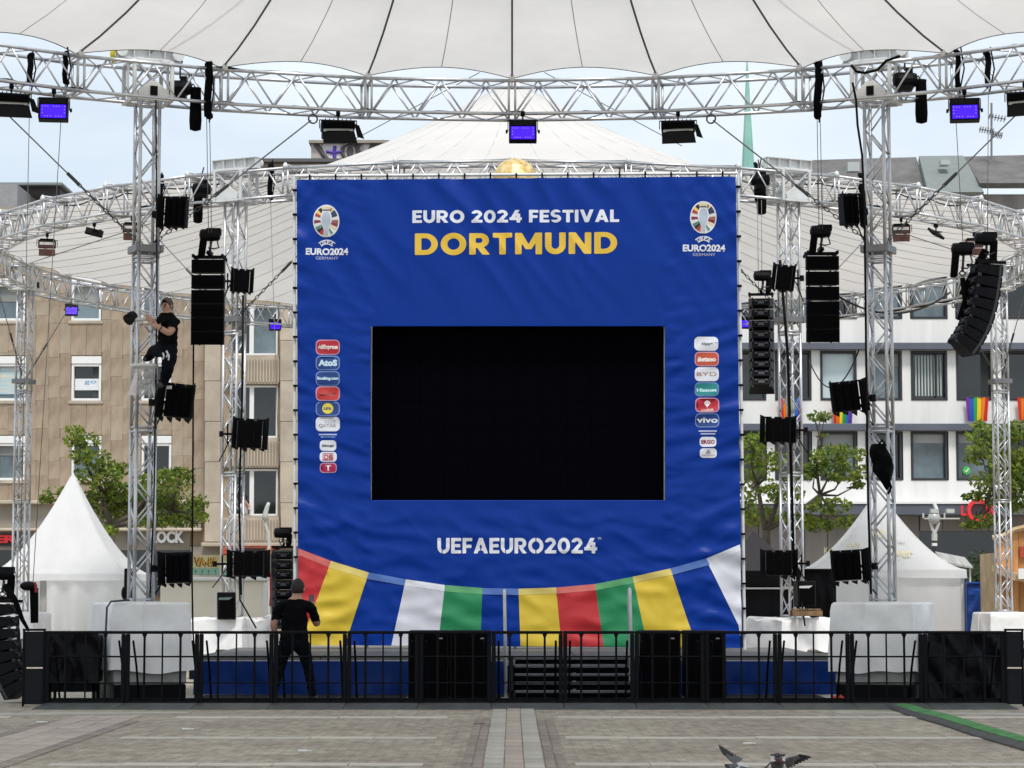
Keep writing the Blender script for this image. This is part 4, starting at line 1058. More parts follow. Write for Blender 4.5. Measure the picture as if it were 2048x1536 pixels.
PW = mat('print_white', (0.68, 0.70, 0.76), 0.45)
PY = mat('print_yellow', (0.72, 0.47, 0.045), 0.45)
PR = mat('print_red', (0.46, 0.022, 0.028), 0.42)
PG = mat('print_green', (0.014, 0.22, 0.085), 0.42)
PYE = mat('print_stripe_yellow', (0.62, 0.45, 0.035), 0.42)
PWS = mat('print_stripe_white', (0.60, 0.61, 0.68), 0.42)
PLB = mat('print_light_blue', (0.085, 0.175, 0.47), 0.42)
headline('EURO 2024 FESTIVAL', 825, 422, 1238, 447, PW, .26, .22, .10, 2)
headline('DORTMUND', 830, 468, 1234, 511, PY, .27, .225, .12, 3)
cut = lambda w_, lo_: [(w_ * .30, -.1, w_ * .30 + .05, .4)] if lo_ else [(w_ * .45, .6, w_ * .45 + .05, 1.1)]
headline('UEFAEURO2024', 875, 1076, 1194, 1107, PW, .25, .21, .10, 0, {0: [(.30, -.1, .36, .30)], 1: [(.27, .27, .33, .42)], 2: [(.27, .55, .33, .75)], 3: [(.46, .1, .53, .45)], 4: [(.27, .58, .33, .76)], 5: [(.30, -.1, .36, .30)], 6: [(.27, .25, .33, .5)], 7: [(.50, .7, .57, 1.1), (.50, -.1, .57, .3)]}, lift=.008)
ptext('TM', 1195, 1075, 1202, 1079, PW, pitch=6)
# striped fan along the foot of the banner
arc = [(597, 1097), (663, 1122), (738, 1145), (812, 1158.5), (890, 1170), (965, 1176), (1037, 1177.5), (1112, 1175), (1190, 1168), (1265, 1153.5), (1340, 1137), (1412, 1117), (1479, 1089)]
foot = [(560, 1290), (600, 1290), (690, 1291), (783, 1291), (876, 1291), (961, 1292), (1041, 1292), (1123, 1293), (1207, 1293), (1295, 1294), (1393, 1295), (1495, 1296), (1540, 1296)]
kinds = [PR, PYE, None, PWS, PG, None, PYE, PR, PG, PYE, None, PWS]
light = [mat('print_light_red', (0.56, 0.13, 0.12), 0.42), mat('print_light_yellow', (0.68, 0.55, 0.16), 0.42), PLB, PWS, mat('print_light_green', (0.10, 0.34, 0.14), 0.42), PLB, MATS['print_light_yellow'], MATS['print_light_red'], MATS['print_light_green'], MATS['print_light_yellow'], PLB, PWS]
LX = lambda y: L0[0] + (L0[2] - L0[0]) * (y - 361) / 929 + 1
RX = lambda y: R0[0] + (R0[2] - R0[0]) * (y - 354) / 942 - 1
def clampx(p): return (max(LX(p[1]), min(RX(p[1]), p[0])), p[1])
for i in range(12):
    a, b, c, d = arc[i], arc[i + 1], foot[i + 1], foot[i]
    k = 13
    if i == 0: poly = [(LX(1110), a[1] + k), (b[0] - 5, b[1] + k), (601, 1290), (LX(1285), 1290)]
    elif i == 11: poly = [(a[0] + 5, a[1] + k), (RX(1102), b[1] + k), (RX(1296), 1296), (1476, 1250)]
    else:
        f = k / (c[1] - b[1]); f0 = k / (d[1] - a[1])
        poly = [(a[0] + (d[0] - a[0]) * f0, a[1] + k), (b[0] + (c[0] - b[0]) * f, b[1] + k), c, d]
        poly = [clampx(p) for p in poly]
    if kinds[i]: printed('stripe', poly, [(0, 1, 2, 3)], kinds[i], .011)
    lp = [clampx(q) for q in (a, b, (b[0] + (c[0] - b[0]) * .09, b[1] + k - .4), (a[0] + (d[0] - a[0]) * .09, a[1] + k - .4))]
    if light[i] is not kinds[i]: printed('stripe_band', lp, [(0, 1, 2, 3)], light[i], .0115)
    else: printed('stripe_band', lp, [(0, 1, 2, 3)], PW, .0115)
# emblem with the oval fan of coloured wedges and the silver cup
EMC = [('k', (0.015, 0.015, 0.02)), ('y', (0.72, 0.46, 0.10)), ('r', (0.40, 0.03, 0.04)), ('w', (0.68, 0.68, 0.68)), ('m', (0.22, 0.02, 0.06)), ('g', (0.10, 0.25, 0.18)), ('o', (0.62, 0.18, 0.05)), ('n', (0.02, 0.035, 0.09)), ('c', (0.66, 0.58, 0.36)), ('t', (0.32, 0.12, 0.09))]
emm = {k: mat('emblem_' + n, c_, 0.45) for (k, c_), n in zip(EMC, ('black', 'yellow', 'red', 'white', 'maroon', 'green', 'orange', 'navy', 'cream', 'brown'))}
def ell(cx, cy, rx, ry, n=28): return [(cx + rx * math.cos(2 * math.pi * i / n), cy + ry * math.sin(2 * math.pi * i / n)) for i in range(n)]
def emblem(cx, cy):
    e = printed('emblem', ell(cx, cy, 26.5, 32.5), [tuple(range(28))], emm['w'], .006, pitch=6)
    seq = 'cnnwtmcwgwyorkgwmwryk'
    n = len(seq)
    for i, k in enumerate(seq):
        a0, a1 = math.radians(-62 + 304 * i / n), math.radians(-62 + 304 * (i + .94) / n)
        q = [(cx + 24 * math.cos(a) * 1.0, cy + 29.5 * math.sin(a)) for a in (a0, (a0 + a1) / 2, a1)] + [(cx + 9 * math.cos(a), cy + 16 * math.sin(a)) for a in (a1, a0)]
        if k != 'w': printed('wedge', q, [(0, 1, 2, 3, 4)], emm[k], .010, e, pitch=7)
    cup = [(-8, -18), (-11, -9), (-11.5, 0), (-8, 9), (-4.5, 18), (-5, 31), (5, 31), (4.5, 18), (8, 9), (11.5, 0), (11, -9), (8, -18), (4, -21), (-4, -21)]
    printed('cup', [(cx + x, cy + y) for x, y in cup], [tuple(range(14))], emm['w'], .013, e, pitch=7)
    cup2 = [(x * .78, y * .9 + 1) for x, y in cup]
    printed('cup_face', [(cx + x, cy + y) for x, y in cup2], [tuple(range(14))], mat('emblem_silver', (0.40, 0.46, 0.55), 0.4), .016, e, pitch=7)
    printed('cup_rim', [(cx + x, cy + y) for x, y in [(-10, -28), (10, -28), (9, -23), (5, -21), (-5, -21), (-9, -23)]], [tuple(range(6))], emm['c'], .016, e, pitch=7)
    printed('cup_rim', [(cx + x, cy + y) for x, y in [(-7, -22.5), (7, -22.5), (5, -20.5), (-5, -20.5)]], [(0, 1, 2, 3)], emm['n'], .019, e, pitch=7)
    for s in (-1, 1): printed('cup_handle', [(cx + s * x, cy + y) for x, y in [(9, -26), (12, -24), (9, -19), (7.5, -20)]], [(0, 1, 2, 3)], emm['t' if s > 0 else 'k'], .019, e, pitch=7)
    # arched word plate
    ap = []; n = 12
    for i in range(n + 1):
        a = math.radians(-90 - 45 + 90 * i / n); ap.append((cx + 1 + 25 * math.cos(a), cy + 62 + 25 * math.sin(a)))
    lo = [(cx + 1 + 14.5 * math.cos(math.radians(-135 + 90 * i / n)), cy + 61 + 14.5 * math.sin(math.radians(-135 + 90 * i / n))) for i in range(n + 1)]
    up2 = [(cx + 1 + 23 * math.cos(math.radians(-135 + 90 * i / n)), cy + 62 + 23 * math.sin(math.radians(-135 + 90 * i / n))) for i in range(n + 1)]
    lo2 = [(cx + 1 + 16.3 * math.cos(math.radians(-135 + 90 * i / n)), cy + 61 + 16.3 * math.sin(math.radians(-135 + 90 * i / n))) for i in range(n + 1)]
    fr = ap + up2 + lo2 + lo; m_ = n + 1
    fs = [(i, i + 1, m_ + i + 1, m_ + i) for i in range(n)] + [(2 * m_ + i, 2 * m_ + i + 1, 3 * m_ + i + 1, 3 * m_ + i) for i in range(n)] + [(0, m_, 2 * m_, 3 * m_), (n, m_ + n, 2 * m_ + n, 3 * m_ + n)]
    printed('arch', fr, fs, PW, .007, e, pitch=7)
    for ch, a in zip('UEFA', (-32, -11, 10, 31)):
        v, f = text2d(ch, .03); r = math.radians(a); o = []
        for x, y in v:
            lx, ly = (x - .5) * 6, (y - .5) * 6.2
            o.append((cx + 1 + (19.7 + ly) * math.sin(r) + lx * math.cos(r), cy + 61.6 - (19.7 + ly) * math.cos(r) + lx * math.sin(r)))
        printed('arch_letter', o, f, PW, .008, e, pitch=7)
    ptext('EURO2024', cx - 41, cy + 54, cx + 44, cy + 68, PW, .007, .04, e, 'emblem_letters', pitch=6)
    ptext('GERMANY', cx - 21, cy + 71, cx + 24, cy + 77, mat('print_pale_blue', (0.42, 0.45, 0.62), 0.45), .007, 0.0, e, 'emblem_letters', pitch=6)
emblem(653, 443); emblem(1406, 436)
# sponsor plates
def rrect(x0, y0, x1, y1, r, n=5):
    o = []
    for cx, cy, a in ((x1 - r, y0 + r, -90), (x1 - r, y1 - r, 0), (x0 + r, y1 - r, 90), (x0 + r, y0 + r, 180)):
        for i in range(n + 1): t = math.radians(a + 90 * i / n); o.append((cx + r * math.cos(t), cy + r * math.sin(t)))
    return o
BADB = mat('plate_blue', (0.012, 0.050, 0.22), 0.42); BADE = mat('plate_edge_blue', (0.17, 0.27, 0.58), 0.42); BADP = mat('plate_edge_pink', (0.55, 0.30, 0.42), 0.42)
def plate(x0, y0, x1, y1, face, edge, body, ink, tb=(4, 9, 4, 9), bold=.03, r=9):
    p = printed('plate', rrect(x0, y0, x1, y1, r), [tuple(range(24))], edge or face, .006, pitch=6)
    if edge: printed('plate_face', rrect(x0 + 2, y0 + 2, x1 - 2, y1 - 2, r - 1.5), [tuple(range(24))], face, .010, p, pitch=6)
    if body: ptext(body, x0 + tb[0], y0 + tb[1], x1 - tb[2], y1 - tb[3], ink, .013, bold, p, 'plate_letters', pitch=6)
    return p
INKD = mat('ink_dark', (0.06, 0.06, 0.07), 0.5); INKG = mat('ink_grey', (0.30, 0.30, 0.32), 0.5); WARM = mat('ink_cream', (0.78, 0.70, 0.66), 0.5)
LB, LP = mat('ink_pale_blue', (0.55, 0.72, 0.84), 0.5), mat('plate_red', (0.42, 0.015, 0.035), 0.42)
x0, x1 = 632, 680
plate(x0, 680, x1, 710, LP, BADP, 'AliExpress', WARM, (4, 10, 4, 9), .05)
plate(x0, 712, x1, 741, BADB, BADE, 'AtoS', LB, (5, 8, 5, 8), .06)
plate(x0, 743, x1, 772, BADB, BADE, 'Booking.com', LB, (3, 11, 3, 10), .05)
plate(x0, 773, x1, 802, mat('plate_bright_red', (0.48, 0.03, 0.025), 0.42), BADP, 'Coca-Cola', mat('ink_dark_red', (0.22, 0.010, 0.012), 0.5), (7, 9, 7, 9), .03)
p = plate(x0, 804, x1, 832, BADB, BADE, None, None)
printed('plate_disc', ell(656, 817.5, 11, 10.5), [tuple(range(28))], mat('disc_yellow', (0.75, 0.62, 0.08), 0.45), .013, p, pitch=6); ptext('LIDL', 648, 815, 664, 820, BADB, .016, .05, p, 'plate_letters', pitch=6)
p = plate(x0, 834, x1, 863, PW, None, None, None); ptext('VISIT', 649, 841, 672, 847, INKG, .009, 0.0, p, 'plate_letters', pitch=6); ptext('QATAR', 638, 848, 673, 856, INKG, .009, .03, p, 'plate_letters', pitch=6)
for y, a, b in ((868, 638, 674), (873, 642, 671)): printed('rule_line', [(a, y), (b, y), (b, y + 3), (a, y + 3)], [(0, 1, 2, 3)], PLB if y > 870 else mat('print_lilac', (0.42, 0.45, 0.68), .45), .006, pitch=6)
plate(640, 881, 673, 902, PW, None, 'Bitburger', INKD, (5, 8, 4, 7), .04, 7)
p = plate(640, 904, 674, 924, PW, None, 'DB', mat('ink_red', (0.45, 0.04, 0.05), .5), (9, 5.5, 8.5, 5), .03, 7)
rr = [(646, 907), (667, 907), (667, 921), (646, 921), (647.5, 908.5), (665.5, 908.5), (665.5, 919.5), (647.5, 919.5)]
printed('plate_frame', rr, [(0, 1, 5, 4), (1, 2, 6, 5), (2, 3, 7, 6), (3, 0, 4, 7)], MATS['ink_red'], .009, p, pitch=7)
plate(640, 926, 674, 946, mat('plate_magenta', (0.46, 0.015, 0.10), .42), BADP, 'T', WARM, (11, 4, 11, 4), .05, 7)
x0, x1 = 1388, 1436
plate(x0, 674, x1, 702, PW, None, 'Alipay+', INKD, (14, 11, 11, 10), .02)
plate(x0 + 1, 704, x1 + 1, 733, mat('plate_orange', (0.48, 0.07, 0.03), .42), BADP, 'Betano', WARM, (6, 10, 6, 9), .05)
plate(x0 + 1, 735, x1 + 1, 763, PW, None, 'BYD', mat('ink_brown', (0.38, 0.20, 0.16), .5), (4, 10, 4, 11), 0.0)
plate(x0 + 1, 765, x1 + 1, 793, mat('plate_teal', (0.02, 0.24, 0.25), .42), BADE, 'Hisense', mat('ink_aqua', (0.50, 0.80, 0.80), .5), (4, 12, 4, 9), .05)
p = plate(x0 + 2, 796, x1 + 2, 825, LP, BADP, None, None); printed('plate_disc', ell(1414, 807, 6, 5.5), [tuple(range(28))], WARM, .013, p, pitch=6); printed('plate_disc', [(1411, 810), (1417, 810), (1414, 816)], [(0, 1, 2)], WARM, .0133, p, pitch=6); ptext('STRAUSS', 1402, 818, 1426, 822, WARM, .013, .03, p, 'plate_letters', pitch=6)
plate(x0 + 2, 827, x1 + 2, 855, BADB, BADE, 'vivo', PW, (3, 8, 3, 9), .03)
for y, a, b in ((861, 1397, 1433), (866.5, 1401, 1430)): printed('rule_line', [(a, y), (b, y), (b, y + 3), (a, y + 3)], [(0, 1, 2, 3)], MATS['print_lilac'], .006, pitch=6)
plate(1399, 874, 1432, 894, PW, None, 'ERGO', mat('ink_wine', (0.28, 0.05, 0.08), .5), (3, 6, 3, 6), .04, 7)
p = plate(1399, 897, 1433, 916, PW, None, 'WIESENHOF', INKG, (4, 12.5, 4, 3.5), .02, 7); printed('plate_disc', [(1411, 908), (1413, 902), (1416, 899), (1419, 902), (1421, 908)], [(0, 1, 2, 3, 4)], INKG, .009, p, pitch=6)
# pipe frame the banner is laced to
fp = MB()
PO = -.02
a, b, c, d = PB(590, 1300, PO), PB(588.5, 352, PO), PB(1476, 346.5, PO), PB(1489.5, 1302, PO)
for q0, q1 in ((a, b), (b, c), (d, c)): MB().tube(q0, q1, .028, 10).build('frame_pole', ALU_W, bn, smooth=True, world=True)
tie = MB()
for i in range(19):
    v = (i + .4) / 19
    for u, x_out in ((0, -4.5), (1, 5)):
        x, y = edge_xy(u, v); q = PB(x + x_out, y, .0)
        tie.box(q.x, q.y - .01, q.z, .075, .085, .035)
for i in range(17):
    x, y = edge_xy((i + .5) / 17, 0); q = PB(x, y - 6, 0); tie.box(q.x, q.y - .01, q.z, .028, .085, .09)
tie.build('lacing_ties', CLOTH_B, bn, world=True)
# scaffold behind the banner that holds the screen
fb = MB()
for px in (600, 735, 1338, 1476):
    for dy in (.35, 1.0):
        q0, q1 = PB(px, 1290, -dy), PB(px, 375, -dy); fb.tube((q0.x, q0.y, .6), q1, .025, 6)
for py in (640, 830, 1012):
    for x0_, x1_ in ((600, 735), (1338, 1476)): fb.tube(PB(x0_, py, -.35), PB(x1_, py, -.35), .025, 6)
fb.build('rear_scaffold', ALU, bn, world=True)
# screen
sc_ = thing('video_screen', 'large switched off black video screen set in the blue banner', 'screen', PB(1036, 1002, -.5))
SCRN = mat('screen_black', (0.0006, 0.0007, 0.0022), 0.6, spec=0.02)
c0, c1 = PB(742.5, 1006, -.35), PB(1329, 648, -.35)
nx, ny = 12, 7
tile_me = None
for j in range(ny):
    for i in range(nx):
        X = c0.x + (c1.x - c0.x) * (i + .5) / nx; Z = c0.z + (c1.z - c0.z) * (j + .5) / ny
        if tile_me is None: tile_me = MB().box(0, 0, 0, (c1.x - c0.x) / nx - .003, .08, (c1.z - c0.z) / ny - .003).mesh('screen_tile', SCRN)
        o = obj('screen_tile', tile_me, sc_, (X - sc_.location.x, BY + .4 + BK * X - sc_.location.y, Z - sc_.location.z), (0, 0, math.atan(BK)))
bp = MB(); q0, q1 = PB(744, 1004, -.46), PB(1328, 650, -.46)
bp.add([(q0.x, q0.y, q0.z), (q1.x, BY + BK * q1.x + .46, q0.z), (q1.x, BY + BK * q1.x + .46, q1.z), (q0.x, q0.y, q1.z)] + [(q0.x, q0.y + .1, q0.z), (q1.x, BY + BK * q1.x + .56, q0.z), (q1.x, BY + BK * q1.x + .56, q1.z), (q0.x, q0.y + .1, q1.z)], [(0, 1, 2, 3), (7, 6, 5, 4), (0, 4, 5, 1), (1, 5, 6, 2), (2, 6, 7, 3), (3, 7, 4, 0)])
bp.build('screen_back', SCRN, sc_, world=True)
fr = MB()
for px, w_ in ((741.5, .018), (1329.5, .022)):
    q0, q1 = PB(px, 1006, -.3), PB(px, 648, -.3); MB().tube(q0, q1, w_, 6).build('screen_frame', ALU, sc_, world=True)
# gilded ball
gb = thing('gold_ball', 'gold mosaic ball peeping over the top centre of the banner', 'ball', P(1030, 362, 43.1))
m = MB(); m.ball(P(1030, 363, 43.15), .42, nu=22, nv=14); m.build('ball_shell', GOLD, gb, world=True)
mb = MB(); q = P(1030, 363, 43.15); mb.tube(q + Vector((0, 0, -.4)), (q.x, q.y, .6), .03); mb.build('support_pole', ALU, gb, world=True)

# ================================================================ STAGE
st = thing('stage_platform', 'low stage platform with blue skirt behind the black barriers', 'stage', (0, 41, 0))
DECK = mat('stage_deck', (0.13, 0.13, 0.125), 0.7, var=0.2, scale=1.5)
SKIRT = mat('blue_tarpaulin', (0.003, 0.026, 0.155), 0.4, spec=0.12, bump=0.5, bscale=2.5, var=0.12, scale=1.5)
for i in range(5):
    for j in range(3): MB().box(-4 + 2 * i, 38.9 + 2.05 * j, .57, 1.985, 2.035, .06).build('deck_panel', DECK, st, world=True, bevel=.006)
fr = MB()
for i in range(6):
    for y in (38.1, 40.5, 43.6): fr.tube((-4.9 + 1.96 * i, y, 0), (-4.9 + 1.96 * i, y, .53), .03, 6)
fr.bx(-5, 5, 37.86, 37.9, .46, .54); fr.build('stage_frame', ALU, st, world=True)
for x0_, x1_ in ((-4.98, -.1), (1.9, 5.08)):
    sk = MB()
    def f_(u, v, x0_=x0_, x1_=x1_):
        x = x0_ + (x1_ - x0_) * u; zz = .53 - .515 * v
        return (x, 37.82 - .05 * v - (.02 + .07 * v) * (noise.noise(Vector((x * 2.1, zz * 1.2, 3))) + .6 * noise.noise(Vector((x * 6, zz * 3, 8)))) - .02, zz)
    sk.grid(f_, 90, 10); sk.build('skirt', SKIRT, st, smooth='all', world=True)
DG = mat('stage_back_black', (0.008, 0.008, 0.010), .8)
MB().bx(-.09, 1.89, 39.0, 39.04, .0, .53).build('stair_well_back', DG, st, world=True)
# stairs
ss = thing('stage_stairs', 'black metal steps leading up to the stage between two white handrails', 'stairs', (.9, 37, 0))
STEP = mat('step_grey', (0.10, 0.10, 0.105), 0.6, var=0.2, scale=3)
for k in range(5):
    z_ = .12 + k * .115; y_ = 36.2 + k * .32
    MB().box(.92, y_, z_, 1.76, .3, .035).build('tread', STEP, ss, world=True, bevel=.006)
    MB().box(.92, y_ + .13, z_ - .055, 1.74, .012, .07).build('riser', BLACK, ss, world=True)
for s_ in (.0, 1.84):
    mb = MB(); mb.prism([(36.05, 0), (36.2, 0), (37.82, .45), (37.82, .6), (37.6, .6), (36.05, .14)], s_ - .02, s_ + .02)
    mb.v = [(y, x, z_) for x, y, z_ in mb.v]; mb.build('stringer', BLACK, ss, world=True)
for (xt, yt, xb, yb, lab) in ((1009, 1181, 1012, 1385, 'white handrail post left of the stage steps'), (1260, 1178, 1265, 1345, 'white handrail post right of the stage steps')):
    h = thing('handrail', lab, 'handrail', (P(xb, yb, 36.4).x, 36.4, 0), group='handrails of the stage steps')
    Yh = 36.3; a = P(xt, yt, Yh); b = Vector((P(xb, yb, Yh).x, Yh, .02))
    t_ = MB(); t_.path([b, a - Vector((0, 0, .1)), a - Vector((0, -.03, .02)), a + Vector((0, .12, 0)), Vector((a.x, Yh + .34, a.z - .02)), Vector((a.x, Yh + .40, a.z - .1)), Vector((b.x, Yh + .40, .22))], .024, 8)
    t_.build('rail_tube', ALU_W, h, smooth='all', world=True)
    MB().tube(b.lerp(a, .45), Vector((b.x, Yh + .4, .62)), .016, 6).build('mid_rail', ALU_W, h, world=True)
    MB().box(b.x, Yh, .02, .14, .14, .02).build('foot_plate', ALU_W, h, world=True)
# ================================================================ CROWD BARRIER
FY = 34.1
FPOST = [90, 251, 398, 547, 694, 838, 983, 1126, 1269, 1410, 1555, 1700, 1846, 2010]
BARR = mat('barrier_black', (0.003, 0.0033, 0.005), 0.5, spec=0.14, var=0.25, scale=6)
PLATE = mat('barrier_foot_plate', (0.085, 0.09, 0.085), 0.6, 0.2, var=0.25, scale=2.5)
FTOP = P(0, 1262, FY).z
def barrier(x0, x1, lab, idx):
    X0, X1 = P(x0, 1336, FY).x, P(x1, 1336, FY).x; W = X1 - X0
    t = thing('crowd_barrier', lab, 'barrier', ((X0 + X1) / 2, FY, 0), group='black crowd barrier panels in a row before the stage')
    h = W / 2
    MB().box(0, 0, FTOP - .02, W - .004, .06, .042).build('top_rail', BARR, t, bevel=.008)
    for zz, rr in ((FTOP - .36, .013), (.33, .010), (.05, .02)): MB().tube((-h + .03, 0, zz), (h - .03, 0, zz), rr, 8).build('cross_rail', BARR, t)
    for s in (-1, 1): MB().box(s * (h - .032), 0, FTOP / 2 - .02, .058, .05, FTOP - .045).build('post', BARR, t, bevel=.006)
    for i, f in enumerate((-.26, -.0, .26)):
        mb = MB(); x = f * (W - .06); rr = .012 if i == 1 else .017
        mb.tube((x, 0, .05), (x, 0, FTOP - .04), rr, 8)
        if i != 1: mb.prism([(x - .035, FTOP - .042), (x + .035, FTOP - .042), (x + .012, FTOP - .1), (x - .012, FTOP - .1)], -.014, .014)
        mb.build('bar', BARR, t)
    for s in (-1, 1): MB().path([(s * (h - .1), .03, FTOP - .14), (s * (h - .1), .35, .55), (s * (h - .1), .62, .06)], .016, 6).build('rear_brace', BARR, t)
    mb = MB(); mb.prism([(-h + .006, .004), (h - .006, .004), (h - .006, .045), (-h + .006, .045)], -.04, -.05); 
    mb = MB(); mb.add([(-h + .006, -.95, .006), (h - .006, -.95, .006), (h - .006, -.03, .05), (-h + .006, -.03, .05), (-h + .006, -.95, .0), (h - .006, -.95, .0), (h - .006, -.03, .0), (-h + .006, -.03, .0)], [(0, 1, 2, 3), (0, 4, 5, 1), (0, 3, 7, 4), (1, 5, 6, 2), (3, 2, 6, 7)])
    mb.build('foot_plate', PLATE, t)
    mb = MB(); mb.bx(-h + .006, h - .006, .06, 1.0, .002, .06); mb.bx(-h + .006, h - .006, .06, .075, .06, .115); mb.build('rear_step', BARR, t)
    return t
NB = ['in front of the covered speaker at the left end', 'across the front left white ballast block', 'before the blue skirt left of the man filming', 'in front of the legs of the man filming', 'before the blue skirt left of the subwoofers',
      'in front of the left subwoofers', 'before the left half of the stage steps', 'before the right half of the stage steps', 'in front of the left part of the right subwoofers', 'between the right subwoofers and the blue skirt',
      'before the blue skirt left of the front right ballast block', 'across the front right white ballast block', 'in front of the wrinkled black film at the right end']
for i in range(13): barrier(FPOST[i], FPOST[i + 1], 'black crowd barrier panel ' + NB[i], i)
END = mat('barrier_end_sheet', (0.010, 0.011, 0.015), 0.6, var=0.15, scale=3, spec=.2)
for x0, x1, lab, ang in ((46, 89, 'solid dark sheet panel closing the left end of the barrier', .12), (2011, 2047, 'solid dark sheet panel closing the right end of the barrier', -.12)):
    X0, X1 = P(x0, 1336, FY).x, P(x1, 1336, FY).x
    t = thing('end_panel', lab, 'barrier', ((X0 + X1) / 2, FY, 0), ang, group='solid end panels of the barrier')
    w = X1 - X0
    for k in range(2): MB().box(0, 0, .28 + k * .52, w - .01, .03, .5).build('sheet_panel', END, t, bevel=.006)
    for s in (-1, 1): MB().box(s * (w / 2 - .01), .0, .53, .03, .07, 1.06).build('post', BARR, t, bevel=.005)
    MB().box(0, 0, 1.075, w + .02, .07, .03).build('top_rail', BARR, t, bevel=.006)

# ---- speakers and covered boxes behind the barrier
def subwoofer(px, Y, w, h, lab):
    X = P(px, 1330, Y).x
    t = thing('subwoofer', lab, 'speaker', (X, Y, 0), group='black subwoofers standing behind the barrier')
    MB().box(0, .35, h / 2 + .04, w, .7, h - .04).build('cabinet', BLACK2, t, bevel=.012)
    MB().box(0, -.012, h / 2 + .04, w - .06, .02, h - .1).build('grille', GRILLE, t, bevel=.005)
    for s in (-1, 1): MB().box(s * (w / 2 - .012), -.03, h * .55, .02, .03, .12).build('handle', BLACK, t); MB().box(s * (w / 2 - .05), .3, .02, .06, .4, .04).build('skid', BLACK, t)
    mb = MB(); mb.box(w * .3, -.026, h - .09, .05, .006, .02); mb.build('badge', mat('badge_grey', (.3, .3, .3), .5), t)
for px, lab in ((857, 'left subwoofer of the pair left of the stage steps'), (940, 'right subwoofer of the pair left of the stage steps'), (1321, 'left subwoofer of the pair right of the stage steps'), (1411, 'right subwoofer of the pair right of the stage steps')):
    subwoofer(px, 35.4, .60, 1.02, lab)
def film(x0, x1, y0, y1, Y, lab, stand):
    X0, X1 = P(x0, 1320, Y).x, P(x1, 1320, Y).x; Z0, Z1 = P(0, y1, Y).z, P(0, y0, Y).z
    t = thing('covered_speaker', lab, 'speaker', ((X0 + X1) / 2, Y, 0), group='speakers under black film behind the barrier ends')
    w = X1 - X0; h = Z1 - Z0
    for k in range(2):
        MB().box((-.25 + .5 * k) * w, .25, Z0 + h / 2, w / 2 - .01, .45, h - .02).build('cabinet', BLACK2, t, bevel=.01)
    mb = MB(); n = 34
    def f(u, v):
        x = (u - .5) * (w + .02); z_ = Z1 + .01 - v * (h + .01)
        return (x, -.02 - .035 * ridged(x * 3.2 + z_ * 1.6, z_ * 1.4, 1.3) - .02 * noise.noise(Vector((x * 9, z_ * 4, 7))), z_)
    mb.grid(f, n, 30); mb.build('film_cover', GLOSSB, t, smooth='all')
    if stand:
        MB().box(0, .2, Z0 / 2 + .12, w * .9, .4, .2).build('stand', BLACK, t, bevel=.01)
        for s in (-1, 1):
            for yy in (.02, .4): MB().box(s * w * .42, yy, Z0 / 2, .04, .04, Z0 - .01).build('leg', BLACK, t)
film(92, 196, 1268, 1366, 34.9, 'speaker stack under wrinkled black film behind the left end of the barrier', True)
film(1857, 2008, 1268, 1398, 34.9, 'long speaker stack under wrinkled black film behind the right end of the barrier', False)
# green cable ramp
gm = thing('cable_mat', 'green carpet strip with a dark rubber edge running out under the right barrier', 'cable ramp', G(1760, 1408))
GREEN = mat('green_carpet', (0.075, 0.26, 0.075), 0.9, var=0.3, scale=4, bump=0.4, bscale=60)
up = [(1752, 1399), (1790, 1401), (1850, 1423), (1900, 1434), (1960, 1453), (2048, 1478), (2120, 1499)]
lo = [(1738, 1404), (1762, 1412), (1815, 1432), (1880, 1450), (1950, 1474), (2048, 1502), (2120, 1522)]
md = [(1741, 1402), (1772, 1409), (1826, 1427), (1885, 1442), (1955, 1464), (2048, 1490), (2120, 1511)]
def strip(nm, m, a, b, z0, z1):
    mb = MB(); n = len(a); V = []
    for (p, q) in zip(a, b):
        A_, B_ = G(*p), G(*q)
        mid = A_.lerp(B_, .5)
        V += [(A_.x, A_.y, .003), (A_.x, A_.y, z0), (mid.x, mid.y, z1 + .012 * noise.noise(mid * 3)), (B_.x, B_.y, z0), (B_.x, B_.y, .003)]
    mb.add(V, [(i * 5 + k, i * 5 + k + 1, (i + 1) * 5 + k + 1, (i + 1) * 5 + k) for i in range(n - 1) for k in range(4)] + [(0, 1, 2, 3, 4), tuple((n - 1) * 5 + k for k in range(5))[::-1]])
    return mb.build(nm, m, gm, world=True)
strip('carpet', GREEN, up, md, .035, .05); strip('rubber_edge', RUBBER, [(x, y + .6) for x, y in md], lo, .02, .06)
o = MB()
def f(u, v):
    return (u * .5 - .25, v * .3 - .15, .02 + .09 * math.exp(-((u - .5) ** 2 + (v - .5) ** 2) * 9) * (1 + .8 * noise.noise(Vector((u * 6, v * 6, 2)))))
o.grid(f, 14, 10); r_ = o.build('orange_cloth', mat('orange_cloth', (0.48, 0.06, 0.02), .8, var=.3), smooth='all'); r_.location = (P(1678, 1400, 34.7).x, 34.75, 0)
tag(r_, 'orange red rag lying behind the barrier left of the green strip', 'cloth')

